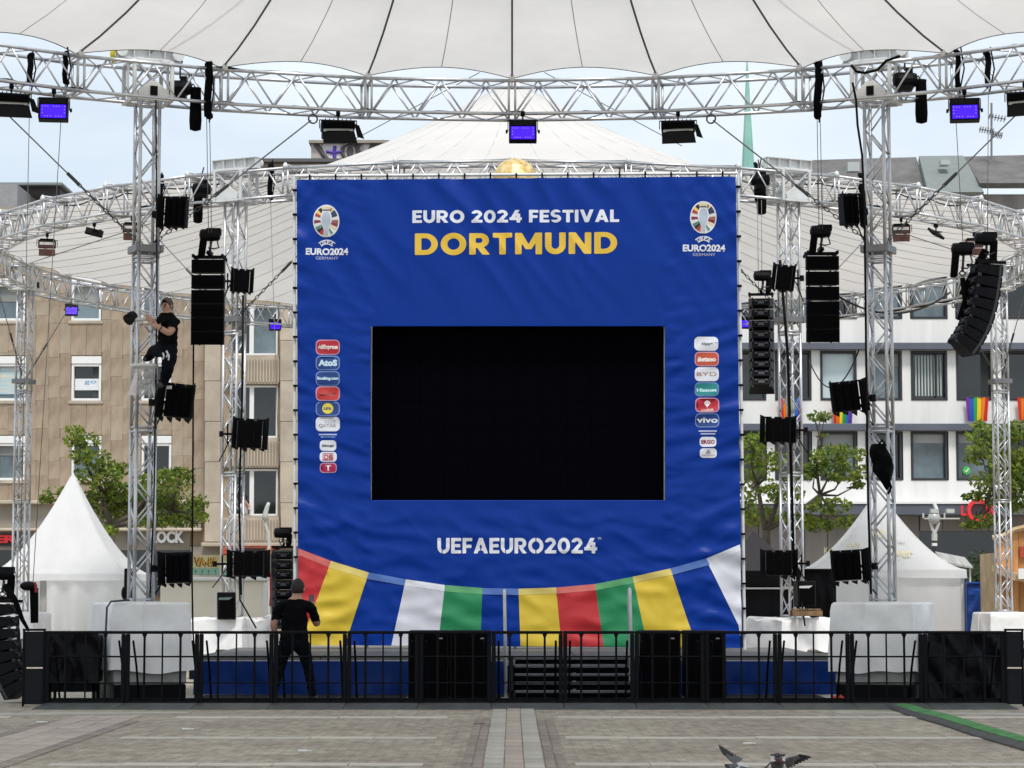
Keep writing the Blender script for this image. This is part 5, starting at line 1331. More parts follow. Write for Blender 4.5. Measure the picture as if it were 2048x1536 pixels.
# ================================================================ LIGHTS ON THE RINGS
def clamp_mb(mb, z0=0.0):
    mb.lathe([(.045, -.03), (.045, .03)], 10, (0, 0, z0), Matrix.Rotation(math.pi / 2, 3, 'Y')); mb.tube((0, 0, z0 - .03), (0, 0, z0 - .11), .014)
def yoke_mb(mb, w, z_top, z_piv):
    mb.box(0, 0, z_top, w, .035, .012)
    for s in (-1, 1): mb.box(s * w / 2, 0, (z_top + z_piv) / 2, .012, .035, z_top - z_piv)
def led_panel(label, group):
    t = thing('led_lamp', label, 'stage lamp', group=group)
    mb = MB(); clamp_mb(mb); yoke_mb(mb, .46, -.11, -.28); mb.build('yoke', BLACK, t)
    mb = MB(); mb.M = Matrix.Translation((0, 0, -.28)) @ Matrix.Rotation(math.radians(-14), 4, 'X')
    mb.box(0, .02, 0, .43, .14, .33); 
    for s in (-1, 1): mb.box(s * .2, -.075, 0, .03, .05, .33)
    mb.box(0, -.06, .12, .40, .03, .11)
    hs = mb.build('housing', BLACK2, t, bevel=.01)
    mb = MB(); mb.M = Matrix.Translation((0, 0, -.28)) @ Matrix.Rotation(math.radians(-14), 4, 'X')
    mb.box(0, -.057, -.045, .37, .012, .21); mb.build('led_face', PURPLE, hs)
    mb = MB(); mb.M = Matrix.Translation((0, 0, -.28)) @ Matrix.Rotation(math.radians(-14), 4, 'X')
    for i in range(9):
        for j in range(4):
            if (1 <= j <= 2 and 1 <= i <= 7) or (i * 5 + j * 3) % 4 == 0: continue
            mb.box(-.16 + i * .04, -.064, -.125 + j * .052, .012, .004, .014)
    mb.build('led_dots', LEDDOT, hs)['kind'] = 'stuff'
    for s in (-1, 1): mb = MB(); mb.lathe([(.03, 0), (.03, .03)], 8, (s * .235, 0, -.28), Matrix.Rotation(s * math.pi / 2, 3, 'Y')); mb.build('knob', BLACK, t)
    return t
LG = 'purple glowing lamps clamped to the truss rings'
lp0 = led_panel('purple glowing lamp on the near truss over the centre of the banner', LG)
def hang(t, k, ang, r_off, zz=ZB - .05, tilt=0.0):
    p = ring_pt(k, ang, r_off, zz); t.location = p; t.rotation_euler = (0, 0, tilt)
def ang_of(k, px, r_off=0):
    """ring angle whose chord lies in the direction of a photo column"""
    c_, R, s = RINGS[k]; best = None
    for i in range(-1800, 1800):
        a = i * .05
        if k == 'rear' and abs(a) > 70: continue
        p = ring_pt(k, a, r_off, 0); e = abs(p.x / p.y * F_PX - (px - CX))
        if best is None or e < best[0]: best = (e, a)
    return best[1]
hang(lp0, 'front', ang_of('front', 1046, -.26), -.26, ZB - .0)
def lower(o, dz): o.location.z += dz
o = dup(lp0, label='purple glowing lamp on the near truss left of the climbed mast'); hang(o, 'front', ang_of('front', 94, -.26), -.26, tilt=.12)
o = dup(lp0, label='purple glowing lamp on the near truss near the right frame edge'); hang(o, 'front', ang_of('front', 1942, -.26), -.26, tilt=-.12)
for px, py, lab, Y in ((143, 622, 'purple glowing lamp on the far truss right of the far left mast', 62.0), (550, 652, 'purple glowing lamp on the far truss just left of the banner', 66.0), (1487, 648, 'purple glowing lamp on the far truss just right of the banner', 66.0)):
    o = dup(lp0, label=lab); o.location = P(px, py, Y) + Vector((0, 0, .28)); o.rotation_euler = (0, 0, .2); o.scale = (.75, 1, .9)
def flood(label, group, w=.42, tilt=20, lens=None, hood=True):
    t = thing('flood_lamp', label, 'stage lamp', group=group)
    mb = MB(); clamp_mb(mb); yoke_mb(mb, w + .05, -.11, -.24); mb.build('yoke', BLACK, t)
    M = Matrix.Translation((0, 0, -.20)) @ Matrix.Rotation(math.radians(-tilt), 4, 'X')
    def slab4(q, d=.014):
        mb = MB(); mb.M = M; mb.add(q + [(x, y + d, z_) for x, y, z_ in q], [(0, 1, 2, 3), (7, 6, 5, 4), (0, 4, 5, 1), (1, 5, 6, 2), (2, 6, 7, 3), (3, 7, 4, 0)]); return mb
    mb = MB(); mb.M = M
    if hood: mb.box(0, .06, .02, w, .24, .13); mb.box(0, .1, -.1, w * .94, .16, .12); 
    else: mb.box(0, .05, .0, w, .22, .16); mb.box(0, .08, .1, w * .85, .12, .05)
    hs = mb.build('housing', BLACK2, t, bevel=.012)
    if hood:
        for i in range(7):
            mb = MB(); mb.M = M; mb.box((i - 3) * w / 8, .06, .095, .012, .2, .03); mb.build('cooling_fin', BLACK, hs)
        slab4([(-w * .44, -.05, -.105), (w * .44, -.05, -.085), (w * .44, -.03, -.035), (-w * .44, -.03, -.055)]).build('pale_lip', LENS_W, hs)
        slab4([(-w * .36, -.075, -.11), (w * .36, -.075, -.10), (w * .32, -.065, -.085), (-w * .32, -.065, -.095)]).build('barn_door', BLACK, hs)
        slab4([(-w * .47, -.09, -.12), (w * .47, -.09, -.11), (w * .54, -.2, -.33), (-w * .46, -.2, -.34)]).build('barn_door', BLACK, hs)
        slab4([(w * .47, -.09, .02), (w * .60, -.15, -.03), (w * .74, -.2, -.26), (w * .55, -.12, -.2)]).build('barn_door', BLACK, hs)
        slab4([(-w * .50, -.05, .02), (-w * .46, -.02, .02), (-w * .44, -.05, -.2), (-w * .47, -.09, -.2)]).build('barn_door', BLACK, hs)
    mb = MB(); mb.M = M; mb.box(0, -.066, -.0, w * .9, .012, .1 if hood else .13); mb.build('lens', lens or GRILLE, hs)
    return t
FG = 'black barn door lamps under the near truss'
f0 = flood('black lamp with open barn door on the near truss over the left banner corner', FG, w=.52, tilt=8)
hang(f0, 'front', ang_of('front', 672, -.26), -.26); f0.rotation_euler = (0, 0, .15)
o = dup(f0, label='black lamp with open barn door on the near truss over the right banner half'); hang(o, 'front', ang_of('front', 1361, -.26), -.26, tilt=-.1)
o = dup(f0, label='black lamp on the near truss cut off by the left frame edge'); hang(o, 'front', ang_of('front', 8, -.26), -.26, tilt=.3)
o = dup(f0, label='black lamp on the near truss cut off by the right frame edge'); hang(o, 'front', ang_of('front', 2064, -.26), -.26, tilt=-.3)
RG = 'small flood lamps with brownish lenses under the rear truss'
r0 = flood('brown lensed flood lamp under the rear truss nearest the left frame edge', RG, w=.36, tilt=-8, lens=LENS_R, hood=False)
mb = MB(); mb.M = Matrix.Translation((0, -.02, -.30)) @ Matrix.Rotation(math.radians(30), 4, 'X'); mb.box(0, -.09, -.035, .33, .02, .15); mb.build('lens', LENS_R, r0.children[1], bevel=.004)
mb = MB(); mb.M = Matrix.Translation((0, 0, -.25)); mb.box(0, -.105, .055, .30, .02, .055); mb.build('pale_lip', LENS_W, r0.children[1], bevel=.004)  # pale strip paints the white highlight on the black housing
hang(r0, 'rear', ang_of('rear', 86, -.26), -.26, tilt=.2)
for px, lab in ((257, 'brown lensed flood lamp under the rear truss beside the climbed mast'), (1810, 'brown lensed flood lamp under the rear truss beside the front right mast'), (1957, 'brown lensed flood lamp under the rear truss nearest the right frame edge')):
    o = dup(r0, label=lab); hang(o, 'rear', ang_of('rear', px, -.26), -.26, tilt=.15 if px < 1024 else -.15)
s0 = thing('slim_flood_lamp', 'slim grey flood lamp under the rear truss left of the climbed mast', 'stage lamp', group='slim grey flood lamps under the rear truss')
mb = MB(); clamp_mb(mb); mb.box(0, 0, -.12, .3, .04, .02); mb.build('yoke', BLACK, s0)
mb = MB(); mb.M = Matrix.Translation((0, 0, -.16)) @ Matrix.Rotation(math.radians(38), 4, 'X') @ Matrix.Rotation(.3, 4, 'Y'); mb.box(0, 0, 0, .36, .22, .05); h_ = mb.build('housing', BLACK2, s0, bevel=.01)
mb = MB(); mb.M = Matrix.Translation((0, 0, -.16)) @ Matrix.Rotation(math.radians(38), 4, 'X') @ Matrix.Rotation(.3, 4, 'Y'); mb.box(0, -.01, -.03, .28, .15, .012); mb.build('lens', mat('grey_lens', (.34, .35, .34), .25), h_)
hang(s0, 'rear', ang_of('rear', 181, -.26), -.26)
o = dup(s0, label='slim grey flood lamp under the rear truss right of the front right mast'); hang(o, 'rear', ang_of('rear', 1880, -.26), -.26, tilt=.5)

# ---- black multi-cell blinder lamps on the masts
def blinder(px, py, Y, w, h, lab, tilt=0.0, yaw=0.0, mode=0):
    w *= 1.08; h *= 1.08
    p = P(px, py, Y)
    t = thing('blinder_lamp', lab, 'stage lamp', p, yaw, group='black blinder lamps clamped to the masts')
    M = Matrix.Rotation(tilt, 4, 'Y')
    mb = MB(); mb.M = M; mb.box(0, .06, 0, w * .72, .16, h * .82); b = mb.build('housing', BLACK2, t, bevel=.012)
    mb = MB(); mb.M = M
    for i in range(3): mb = MB(); mb.M = M; mb.box((-.5 + (i + .5) / 3) * w * .68, -.035, 0, w * .2, .03, h * .74); mb.build('lamp_cell', GRILLE, b, bevel=.006)
    for s in (-1, 1):
        mb = MB(); mb.M = M
        x0, x1 = s * w * .37, s * w * .5
        d = [(x0, -.02, h * .44), (x1, -.13, h * .5), (x1, -.14, -h * .46), (x0, -.02, -h * .44)]
        mb.add(d + [(x + s * .014, y + .004, z_) for x, y, z_ in d], [(0, 1, 2, 3), (7, 6, 5, 4), (0, 4, 5, 1), (1, 5, 6, 2), (2, 6, 7, 3), (3, 7, 4, 0)]); mb.build('barn_door', BLACK, b)
    for i in range(4):
        mb = MB(); mb.M = M
        x = (-.4 + .25 * i) * w; hh = h * random.uniform(.03, .1)
        mb.prism([(x - w * .08, -h * .42), (x + w * .1, -h * .42), (x + w * .08, -h * .47 - hh), (x - w * .03, -h * .45 - hh * .4)], -.08, -.06); mb.build('flap', BLACK, b)
    for i in range(3): mb = MB(); mb.M = M; mb.box((-.3 + .3 * i) * w, .02, h * .43, w * .22, .1, h * .05); mb.build('top_vent', BLACK, b)
    mb = MB(); s = mode
    mb.tube((s * w * .4, .06, 0), (s * w * .85, .1, 0), .022); mb.tube((s * w * .62, .06, -h * .3), (s * w * .62, .06, h * .3), .016); mb.box(s * w * .8, .1, 0, .07, .12, .1)
    mb.path([(s * w * .3, .15, h * .1), (s * w * .55, .2, -h * .2), (s * w * .75, .16, -h * .62), (s * w * .85, .1, -h * .8)], .012, 5)
    mb.build('bracket', BLACK, t)
    return t
Yf = 35.4
blinder(350, 425, Yf, .42, .49, 'black blinder lamp high on the climbed mast below the rear truss', .05, -.3, -1)
b_ = blinder(356, 803, Yf, .52, .54, 'black blinder lamp under the boots of the climbing man', .12, -.25, -1)
mb = MB(); mb.box(-.08, -.15, .2, .08, .01, .05); mb.build('paper_tag', LENS_W, b_)
blinder(355, 1137, Yf, .46, .48, 'black blinder lamp low on the climbed mast above its ballast block', -.03, -.25, -1)
blinder(1701, 420, Yf, .34, .50, 'black blinder lamp high on the front right mast', -.06, .4, 1)
blinder(1693, 794, Yf, .52, .48, 'black blinder lamp on the front right mast before the pale window', -.12, .25, 1)
blinder(1695, 1132, Yf, .54, .48, 'black blinder lamp low on the front right mast beside the tent', -.06, .25, 1)
Yr = 44.6
blinder(483, 562, Yr, .38, .46, 'black blinder lamp on the rear left mast beside the flown speaker array', .05, .2, -1)
blinder(499, 868, Yr, .60, .58, 'black blinder lamp halfway up the rear left mast', .05, .2, -1)
blinder(497, 1128, Yr, .72, .50, 'black blinder lamp low on the rear left mast above the cream food stall', 0, .1, -1)
blinder(1568, 556, Yr, .38, .50, 'black blinder lamp on the rear right mast beside the flown speaker array', .12, -.2, 1)
blinder(1556, 860, Yr, .60, .50, 'black blinder lamp halfway up the rear right mast', .03, -.1, 1)
b_ = blinder(1558, 1127, Yr, .62, .50, 'black blinder lamp low on the rear right mast before the black tent', 0, -.1, 1)
# ---- chain hoists with chain bags inside the truss
def hoist(px, py, k, lab, s=1, r_off=0.0, bag=True):
    a = ang_of(k, px, r_off); p = ring_pt(k, a, r_off, 0)
    Y = p.y
    q = P(px, py, Y)
    t = thing('chain_hoist', lab, 'hoist', q, group='black chain hoists with chain bags in the trusses')
    mb = MB(); mb.lathe([(.02, -.19), (.1, -.17), (.12, -.1), (.12, .1), (.1, .17), (.02, .19)], 12, (0, 0, 0), Matrix.Rotation(math.pi / 2, 3, 'Y')); mb.box(0, 0, -.12, .2, .16, .1); mb.box(.06, -.02, .12, .1, .1, .1); mb.build('motor', BLACK2, t)
    mb = MB(); mb.path([(0, 0, .14), (.0, 0, .3), (.03, 0, .42)], .014, 6); mb.build('hook', STEEL_D, t)
    mb = MB(); mb.lathe([(.03, -.66), (.085, -.64), (.095, -.5), (.08, -.05), (.085, 0), (.06, 0.0)], 12, (s * .24, 0, -.0)); mb.path([(s * .1, 0, -.02), (s * .2, 0, .06), (s * .25, 0, -.02)], .013, 5); mb.build('chain_bag', CLOTH_B, t, smooth='all')
    return t
hoist(360, 176, 'front', 'chain hoist with hanging black bag in the near truss right of the climbed mast')
hoist(1810, 160, 'front', 'chain hoist with long black bag in the near truss right of the front right mast')
hoist(404, 378, 'rear', 'chain hoist with black bag in the rear truss above the left flown speaker array', -.3)
hoist(1520, 360, 'rear', 'chain hoist with black bag in the rear truss at the right banner edge', .1)
# ---- black cable sleeves and slings tied across the trusses
def sleeve(px, k, top, bot, lab, w=.05):
    a = ang_of(k, px, -.3); p = ring_pt(k, a, -.3, 0); Y = p.y
    t = thing('cable_sleeve', lab, 'cable sleeve', P(px, top, Y), group='black sleeves hanging on the trusses')
    mb = MB(); q0, q1 = P(px, top, Y), P(px + random.uniform(-2, 2), bot, Y)
    mb.path([q0 + Vector((0, .15, .05)), q0, q0.lerp(q1, .3) + Vector((.012, 0, 0)), q0.lerp(q1, .7) - Vector((.01, 0, 0)), q1, q1 + Vector((.01, .1, .02))], w, 7); mb.build('sleeve', CLOTH_B, t, smooth='all', world=True)
    mb = MB(); mb.path([q0 + Vector((.04, -.02, .1)), q0.lerp(q1, .5) + Vector((.09, -.03, 0)), q1 - Vector((-.02, 0, .1))], .012, 5); mb.build('cable', BLACK, t, world=True)
for px, k, a, b, w, lab in ((60, 'front', 112, 168, .045, 'black sleeve hanging inside the near truss left of the left purple lamp'), (130, 'front', 108, 165, .04, 'black cable bunch slung over the near truss right of the left purple lamp'), (417, 'front', 128, 232, .06, 'long black sleeve over the near truss right of the climbed mast'),
        (1637, 'front', 128, 232, .06, 'long black sleeve over the near truss left of the front right mast'), (1915, 'front', 104, 172, .04, 'black cable bunch slung over the near truss left of the right purple lamp'), (1975, 'front', 108, 170, .045, 'black sleeve on the near truss right of the right purple lamp'),
        (541, 'rear', 330, 396, .05, 'black sleeve over the rear truss left of the banner corner'), (320, 'rear', 355, 400, .06, 'black cable loop on the rear truss behind the climbed mast'), (1512, 'rear', 330, 400, .04, 'black sleeve over the rear truss right of the banner corner'), (1722, 'rear', 352, 395, .05, 'black cable bunch on the rear truss behind the front right mast')):
    sleeve(px, k, a, b, lab, w)

# ================================================================ LINE ARRAYS
def cabinet_meshes():
    h, w, d = .205, .5, .42
    pr = lambda inset_f, inset_r: None
    mb = MB()
    f, r = h / 2, h / 2 - .035
    V = [(-w / 2, 0, -f), (w / 2, 0, -f), (w / 2, 0, f), (-w / 2, 0, f), (-w / 2 * .94, d * .5, -f + .01), (w / 2 * .94, d * .5, -f + .01), (w / 2 * .94, d * .5, f - .01), (-w / 2 * .94, d * .5, f - .01), (-w / 2 * .7, d, -r), (w / 2 * .7, d, -r), (w / 2 * .7, d, r), (-w / 2 * .7, d, r)]
    mb.add(V, [(0, 1, 2, 3), (0, 4, 5, 1), (1, 5, 6, 2), (2, 6, 7, 3), (3, 7, 4, 0), (4, 8, 9, 5), (5, 9, 10, 6), (6, 10, 11, 7), (7, 11, 8, 4), (8, 11, 10, 9)])
    g = MB(); g.box(0, -.008, 0, w - .03, .016, h - .03)
    k = MB()
    for s in (-1, 1): k.box(s * w * .485, .04, 0, .012, .05, h * 1.02); k.box(s * w * .33, d - .04, 0, .02, .06, h * .95)
    k.box(0, d + .005, .0, .12, .012, .06)
    for s in (-1, 1): k.box(s * .1, d + .012, .03, .05, .02, .03)
    return mb.mesh('cabinet', BLACK2, bevel=.008), g.mesh('grille', GRILLE, bevel=.004), k.mesh('rigging', mat('rigging_grey', (.05, .05, .055), .5, .3))
CABM = cabinet_meshes()
CABM_LIGHT = None
def line_array(top, n, tilts, gaps, rz, lab, hoist_dy=0.0, frame=True, scale=1.0, cabmat=None):
    t = thing('line_array', lab, 'speaker array', top, rz, 'hanging line arrays of loudspeaker cabinets')
    t.scale = (scale,) * 3
    y, z_ = 0.0, -.02; a = 0.0
    if frame:
        mb = MB(); mb.box(0, .2, .04, .5, .06, .05)
        for s in (-1, 1): mb.box(s * .22, .2, .03, .04, .52, .05)
        mb.box(0, .2, .09, .05, .4, .05); mb.build('flying_frame', BLACK, t, bevel=.006)
    for i in range(n):
        a += math.radians(tilts[i] if i < len(tilts) else tilts[-1])
        # pivot at the front top corner
        hgt = .205
        M = Matrix.Rotation(a, 4, 'X')
        c_ = M @ Vector((0, 0, -hgt / 2))  # front top edge is the pivot
        o = obj('cabinet', CABM[0], t, (0, y + c_.y, z_ + c_.z), (a, 0, 0))
        obj('grille', CABM[1], o); obj('rigging', CABM[2], o)['kind'] = 'stuff'
        g = gaps[i] if i < len(gaps) else .006
        e = M @ Vector((0, 0, -hgt - g)); y += e.y; z_ += e.z
    return t, y, z_
def motor(p, lab, bagside=1, dx=0.0, tall=.42, arm=None):
    t = thing('chain_hoist', lab, 'hoist', p, group='black hoists carrying the speaker arrays')
    mb = MB(); mb.lathe([(.03, -.16), (.09, -.14), (.1, 0), (.09, .14), (.03, .16)], 12, (0, 0, tall - .1), Matrix.Rotation(math.pi / 2, 3, 'Y')); mb.box(.06, 0, tall - .05, .22, .14, .1); mb.box(-.09, .02, tall - .1, .1, .14, .16); mb.build('motor', BLACK2, t, bevel=.01)
    mb = MB(); mb.tube((.02, 0, tall - .2), (0, 0, .06), .02); mb.path([(0, 0, .08), (.05, 0, .04), (0, 0, 0), (-.05, 0, .04), (0, 0, .09)], .014, 6); mb.path([(.1, -.02, tall - .12), (.14, -.05, tall - .3), (.06, -.06, .1), (-.02, -.02, .12)], .012, 5); mb.build('hook', STEEL_D, t, smooth='all')
    mb = MB()
    mb.prism([(-.18, -.02), (-.08, -.02), (-.04, tall - .14), (-.14, tall - .12)] if bagside < 0 else [(.06, .0), (.16, .0), (.18, tall - .12), (.08, tall - .1)], -.06, .06)
    mb.build('chain_bag', CLOTH_B, t, bevel=.02)
    return t
YA = 35.9
ta = P(416, 516, YA); line_array(ta, 6, [0, 0, 0, .5, 1, 2], [.03, .022, .006, .004, .003], 0, 'closed black speaker array hanging beside the climbing man')
motor(ta + Vector((0, .2, .06)), 'hoist on the black speaker array beside the climbing man', -1)
tb = P(1645, 509, YA); line_array(tb, 6, [0, 0, 0, .5, 1, 2], [.03, .024, .02, .004, .003], 0, 'closed black speaker array hanging left of the front right mast')
motor(tb + Vector((0, .2, .06)), 'hoist on the black speaker array left of the front right mast', -1)
Yq = 44.3
tc = P(1520, 598, Yq) + Vector((0, -.2, 0)); line_array(tc, 9, [-2, 1, 1, 1, 2, 2, 3, 4, 5], [.015] * 3 + [.006], math.pi - .12, 'stepped black speaker array seen from behind right of the banner', scale=.94)
motor(tc + Vector((0, -.2, .06)), 'hoist on the stepped speaker array right of the banner', 1)
td = P(568, 1098, Yq) + Vector((0, -.1, 0)); line_array(td, 8, [-2, 1, 1, 1, 2, 2, 2, 2], [.012], math.pi + .1, 'lowered black speaker array standing between the rear left mast and the banner', scale=.86)
motor(td + Vector((0, -.2, .05)), 'hoist on the lowered speaker array left of the banner', 1, tall=.34)
te = P(1968, 532, 35.2); line_array(P(1994, 532, 35.2), 8, [7, 2, 2, 4, 5, 6, 6, 6], [.004], math.pi / 2 + .25, 'curved black speaker array hanging sideways near the right frame edge', scale=.86)
motor(te + Vector((.02, -.02, .06)), 'hoist with slanting arm on the curved array at the right', 1, tall=.44)
motor(P(1925, 552, 35.2), 'hoist with hanging chain bag left of the curved array at the right', -1, tall=.5)
mb = MB(); mb.path([P(1925, 556, 35.2), P(1930, 600, 35.2), P(1918, 640, 35.2)], .04, 6); mb.path([P(1972, 500, 35.2), P(1948, 545, 35.25), P(1925, 590, 35.3)], .06, 8)
tag(mb.build('chain_bag', CLOTH_B, smooth='all'), 'slack black chain bag hanging between the two right hoists', 'chain bag')
tf = P(22, 1180, 35.4); line_array(P(-16, 1206, 35.4), 8, [3, 1, 2, 3, 5, 5, 6, 6], [.012], -math.pi / 2 - .25, 'curved black speaker array lowered to the ground at the left edge', scale=.86)
motor(tf + Vector((-.12, -.02, -.1)), 'hoist with slanting arm on the lowered array at the left edge', 1, tall=.44)
mb = MB(); mb.path([P(10, 1172, 35.3), P(30, 1200, 35.2), P(45, 1240, 35.2), P(58, 1262, 35.2)], .055, 8, .02)
tag(mb.build('chain_bag', CLOTH_B, smooth='all'), 'slanting black chain sleeve above the lowered array at the left edge', 'chain bag')
bg = thing('chain_hoist', 'hoist with upright black bag and red strap right of the lowered array', 'hoist', P(60, 1172, 35.3), group='black hoists carrying the speaker arrays')
mb = MB(); mb.ball(P(57, 1172, 35.3), .13, .1, .07); mb.build('motor', BLACK2, bg, world=True, smooth='all')
mb = MB(); mb.tube(P(68, 1176, 35.3), P(69, 1246, 35.3), .065, 10, .058); mb.build('chain_bag', CLOTH_B, bg, world=True)
mb = MB(); mb.tube(P(69, 1165, 35.27), P(73, 1185, 35.25), .025, 8); mb.build('strap', mat('red_strap', (.25, .02, .03), .7), bg, world=True)
# lifting chains and hanging cables
def vline(px0, py0, px1, py1, Y, lab, r=.006, m=None, name='lifting_chain', cat='chain'):
    wire([P(px0, py0, Y), P((px0 + px1) / 2, (py0 + py1) / 2, Y), P(px1, py1, Y)], r, lab, name, m or ROPE, cat, group='thin lifting chains and cables')
vline(413, 215, 417, 466, 36.0, 'left chain of the pair above the array beside the climber'); vline(419, 215, 423, 466, 36.0, 'right chain of the pair above the array beside the climber')
vline(1634, 222, 1638, 458, 36.0, 'left chain of the pair above the array left of the front right mast'); vline(1640, 222, 1645, 458, 36.0, 'right chain of the pair above the array left of the front right mast')
vline(60, 160, 40, 1165, 35.2, 'long chain falling from the near truss at far left past the left purple lamp'); vline(122, 238, 66, 1165, 35.2, 'long chain falling from the left purple lamp down towards the lowered array')
vline(1908, 170, 1926, 490, 35.3, 'chain under the right purple lamp to the right hoist'); vline(1977, 168, 1975, 478, 35.3, 'chain on the right down to the hoist of the curved array')
vline(541, 395, 562, 1075, 44.5, 'chain from the rear truss down to the lowered array left of the banner'); vline(1515, 400, 1517, 592, 44.5, 'left chain of the pair above the stepped array right of the banner'); vline(1523, 400, 1524, 592, 44.5, 'right chain of the pair above the stepped array right of the banner')
wire([P(387, 688, 36.1), P(386, 900, 36.1), P(384, 1150, 36.2), P(386, 1262, 36.3), G(395, 1396)], .014, 'black cable hanging from the left flown array to the ground', 'hanging_cable', BLACK, 'cable')
wire([P(1705, 165, 35.0), P(1712, 200, 35.0), P(1715, 250, 35.1), P(1724, 310, 35.2), P(1729, 420, 35.2), P(1732, 700, 35.3), P(1736, 1000, 35.4), P(1742, 1188, 35.5)], .018, 'thick black cable running down the left side of the front right mast', 'mast_cable', BLACK, 'cable')
wire([P(1702, 130, 34.9), P(1712, 143, 34.9), P(1730, 146, 34.9), P(1755, 140, 34.9), P(1772, 122, 34.9), P(1800, 112, 34.9)], .022, 'black cable looping over the head of the front right mast', 'mast_cable', BLACK, 'cable')
wire([P(312, 200, 35.4), P(314, 600, 35.4), P(308, 1000, 35.5), P(300, 1195, 35.5)], .012, 'thin black cable inside the climbed mast', 'mast_cable', BLACK, 'cable')
wire([P(1560, 520, 44.6), P(1575, 700, 44.7), P(1582, 900, 44.8), P(1588, 1160, 44.9)], .03, 'thick black cable running down the rear right mast', 'mast_cable', BLACK, 'cable')
wire([P(486, 590, 44.6), P(484, 800, 44.7), P(478, 1000, 44.8), P(482, 1190, 44.9)], .022, 'black cable running down the rear left mast', 'mast_cable', BLACK, 'cable')
wire(sag(P(1618, 720, 45), P(1718, 700, 36.5), .55), .012, 'slack cable sagging before the pale office window', 'slack_cable', BLACK, 'cable')
wire(sag(P(1672, 590, 40), P(1900, 585, 44), .35), .018, 'slack black cable along the far truss right of the array', 'slack_cable', BLACK, 'cable')
wire([P(258, 1200, 35.0), P(222, 1203, 34.85), P(214, 1215, 34.8), P(211, 1280, 34.8), P(213, 1330, 34.8), P(208, 1398, 34.8)], .016, 'dark cable falling over the left white ballast block', 'block_cable', STEEL_D, 'cable')
wire([P(478, 1150, 44.4), P(480, 1200, 44.3), P(494, 1224, 44.2), P(512, 1256, 44.0)], .016, 'black cable from the rear left mast over the crumpled white cover', 'block_cable', BLACK, 'cable')
wire([P(1598, 1150, 44.4), P(1604, 1210, 44.2), P(1610, 1252, 44.0)], .016, 'black cable from the rear right mast over the crumpled white cover', 'block_cable', BLACK, 'cable')
# ---- bits on the masts and blocks
bgm = thing('black_bag', 'black bag tied high round the front right mast', 'bag', P(1766, 930, 35.2))
def bagf(u, v):
    a = u * 2 * math.pi; c_ = P(1758 + 16 * v, 888 + 92 * v, 35.15)
    r_ = .19 * math.sin(math.pi * (v * .86 + .12)) ** .7 * (1 - .45 * v) * (1 + .4 * noise.noise(Vector((math.cos(a) * 1.5, math.sin(a) * 1.5, v * 4))))
    return (c_.x + r_ * math.cos(a), c_.y + r_ * math.sin(a), c_.z)
mb = MB(); mb.grid(bagf, 22, 16); mb.build('bag_body', CLOTH_B, bgm, world=True)
mb = MB(); mb.path([P(1756, 892, 35.1), P(1764, 880, 35.1), P(1772, 892, 35.1)], .02, 6); mb.path([P(1778, 960, 35.1), P(1782, 975, 35.1), P(1776, 988, 35.1)], .02, 6); mb.build('strap', CLOTH_B, bgm, world=True)
def monitor(px, py, Y, w, h, lab, white=False):
    t = thing('floor_monitor', lab, 'speaker', P(px, py, Y), .15, 'small black speakers on the rear ballast blocks')
    mb = MB(); mb.prism([(-w / 2, 0), (w / 2, 0), (w * .47, h), (-w * .52, h)], -.16, .18); mb.build('cabinet', BLACK2, t, bevel=.015)
    mb = MB(); mb.box(0, -.168, h * .45, w * .8, .012, h * .72); mb.build('grille', GRILLE, t, bevel=.004)
    mb = MB(); mb.add([(-w * .44, -.18, h * .72), (w * .1, -.18, h * .72), (w * .3, -.18, h * .82), (-w * .44, -.18, h * .8)] + [(-w * .44, -.165, h * .72), (w * .1, -.165, h * .72), (w * .3, -.165, h * .82), (-w * .44, -.165, h * .8)], [(0, 1, 2, 3), (0, 4, 5, 1), (1, 5, 6, 2), (2, 6, 7, 3), (3, 7, 4, 0)]); mb.build('reflecting_trim', mat('trim_grey', (.12, .16, .14), .3) if not white else LENS_W, t)
monitor(453, 1239, 44.3, .34, .5, 'black speaker with grey trim on the block left of the stage'); monitor(1610, 1214, 44.4, .34, .48, 'black speaker with white trim on pallet slats right of the stage', True)
pl = thing('wood_pallet', 'small brown slatted pallet under the black speaker right of the stage', 'pallet', P(1612, 1232, 44.3))
WOOD = mat('brown_wood', (0.20, 0.12, 0.06), .8, var=.35, scale=6, rnd=.15)
for k in range(4): mb = MB(); mb.box(-.2 + .13 * k, 0, .12, .11, .5, .025); mb.build('slat', WOOD, pl, bevel=.004)
for k in (-1, 1): mb = MB(); mb.box(0, k * .2, .05, .55, .08, .1); mb.build('bearer', WOOD, pl, bevel=.004)
bk = thing('clear_bag', 'clear plastic bag with white ring hanging on the climbed mast', 'bag', P(285, 760, 35.1))
CLEAR = bpy.data.materials.new('clear_plastic'); CLEAR.use_nodes = True
n_ = CLEAR.node_tree.nodes; l_ = CLEAR.node_tree.links; n_.clear()
a_, b_, c_, d_ = n_.new('ShaderNodeBsdfTransparent'), n_.new('ShaderNodeBsdfDiffuse'), n_.new('ShaderNodeMixShader'), n_.new('ShaderNodeOutputMaterial')
b_.inputs[0].default_value = (.7, .7, .7, 1); c_.inputs[0].default_value = .22
l_.new(a_.outputs[0], c_.inputs[1]); l_.new(b_.outputs[0], c_.inputs[2]); l_.new(c_.outputs[0], d_.inputs[0])
def bagw(u, v):
    a = u * 2 * math.pi; c0 = P(288 - 3 * v, 732 + 58 * v, 35.12); r_ = .165 * (1 + .1 * v) * (1 + .1 * noise.noise(Vector((math.cos(a) * 2, math.sin(a) * 2, v * 3)))) * (1 if v < .93 else .9)
    return (c0.x + r_ * math.cos(a), c0.y + r_ * math.sin(a) * .8, c0.z)
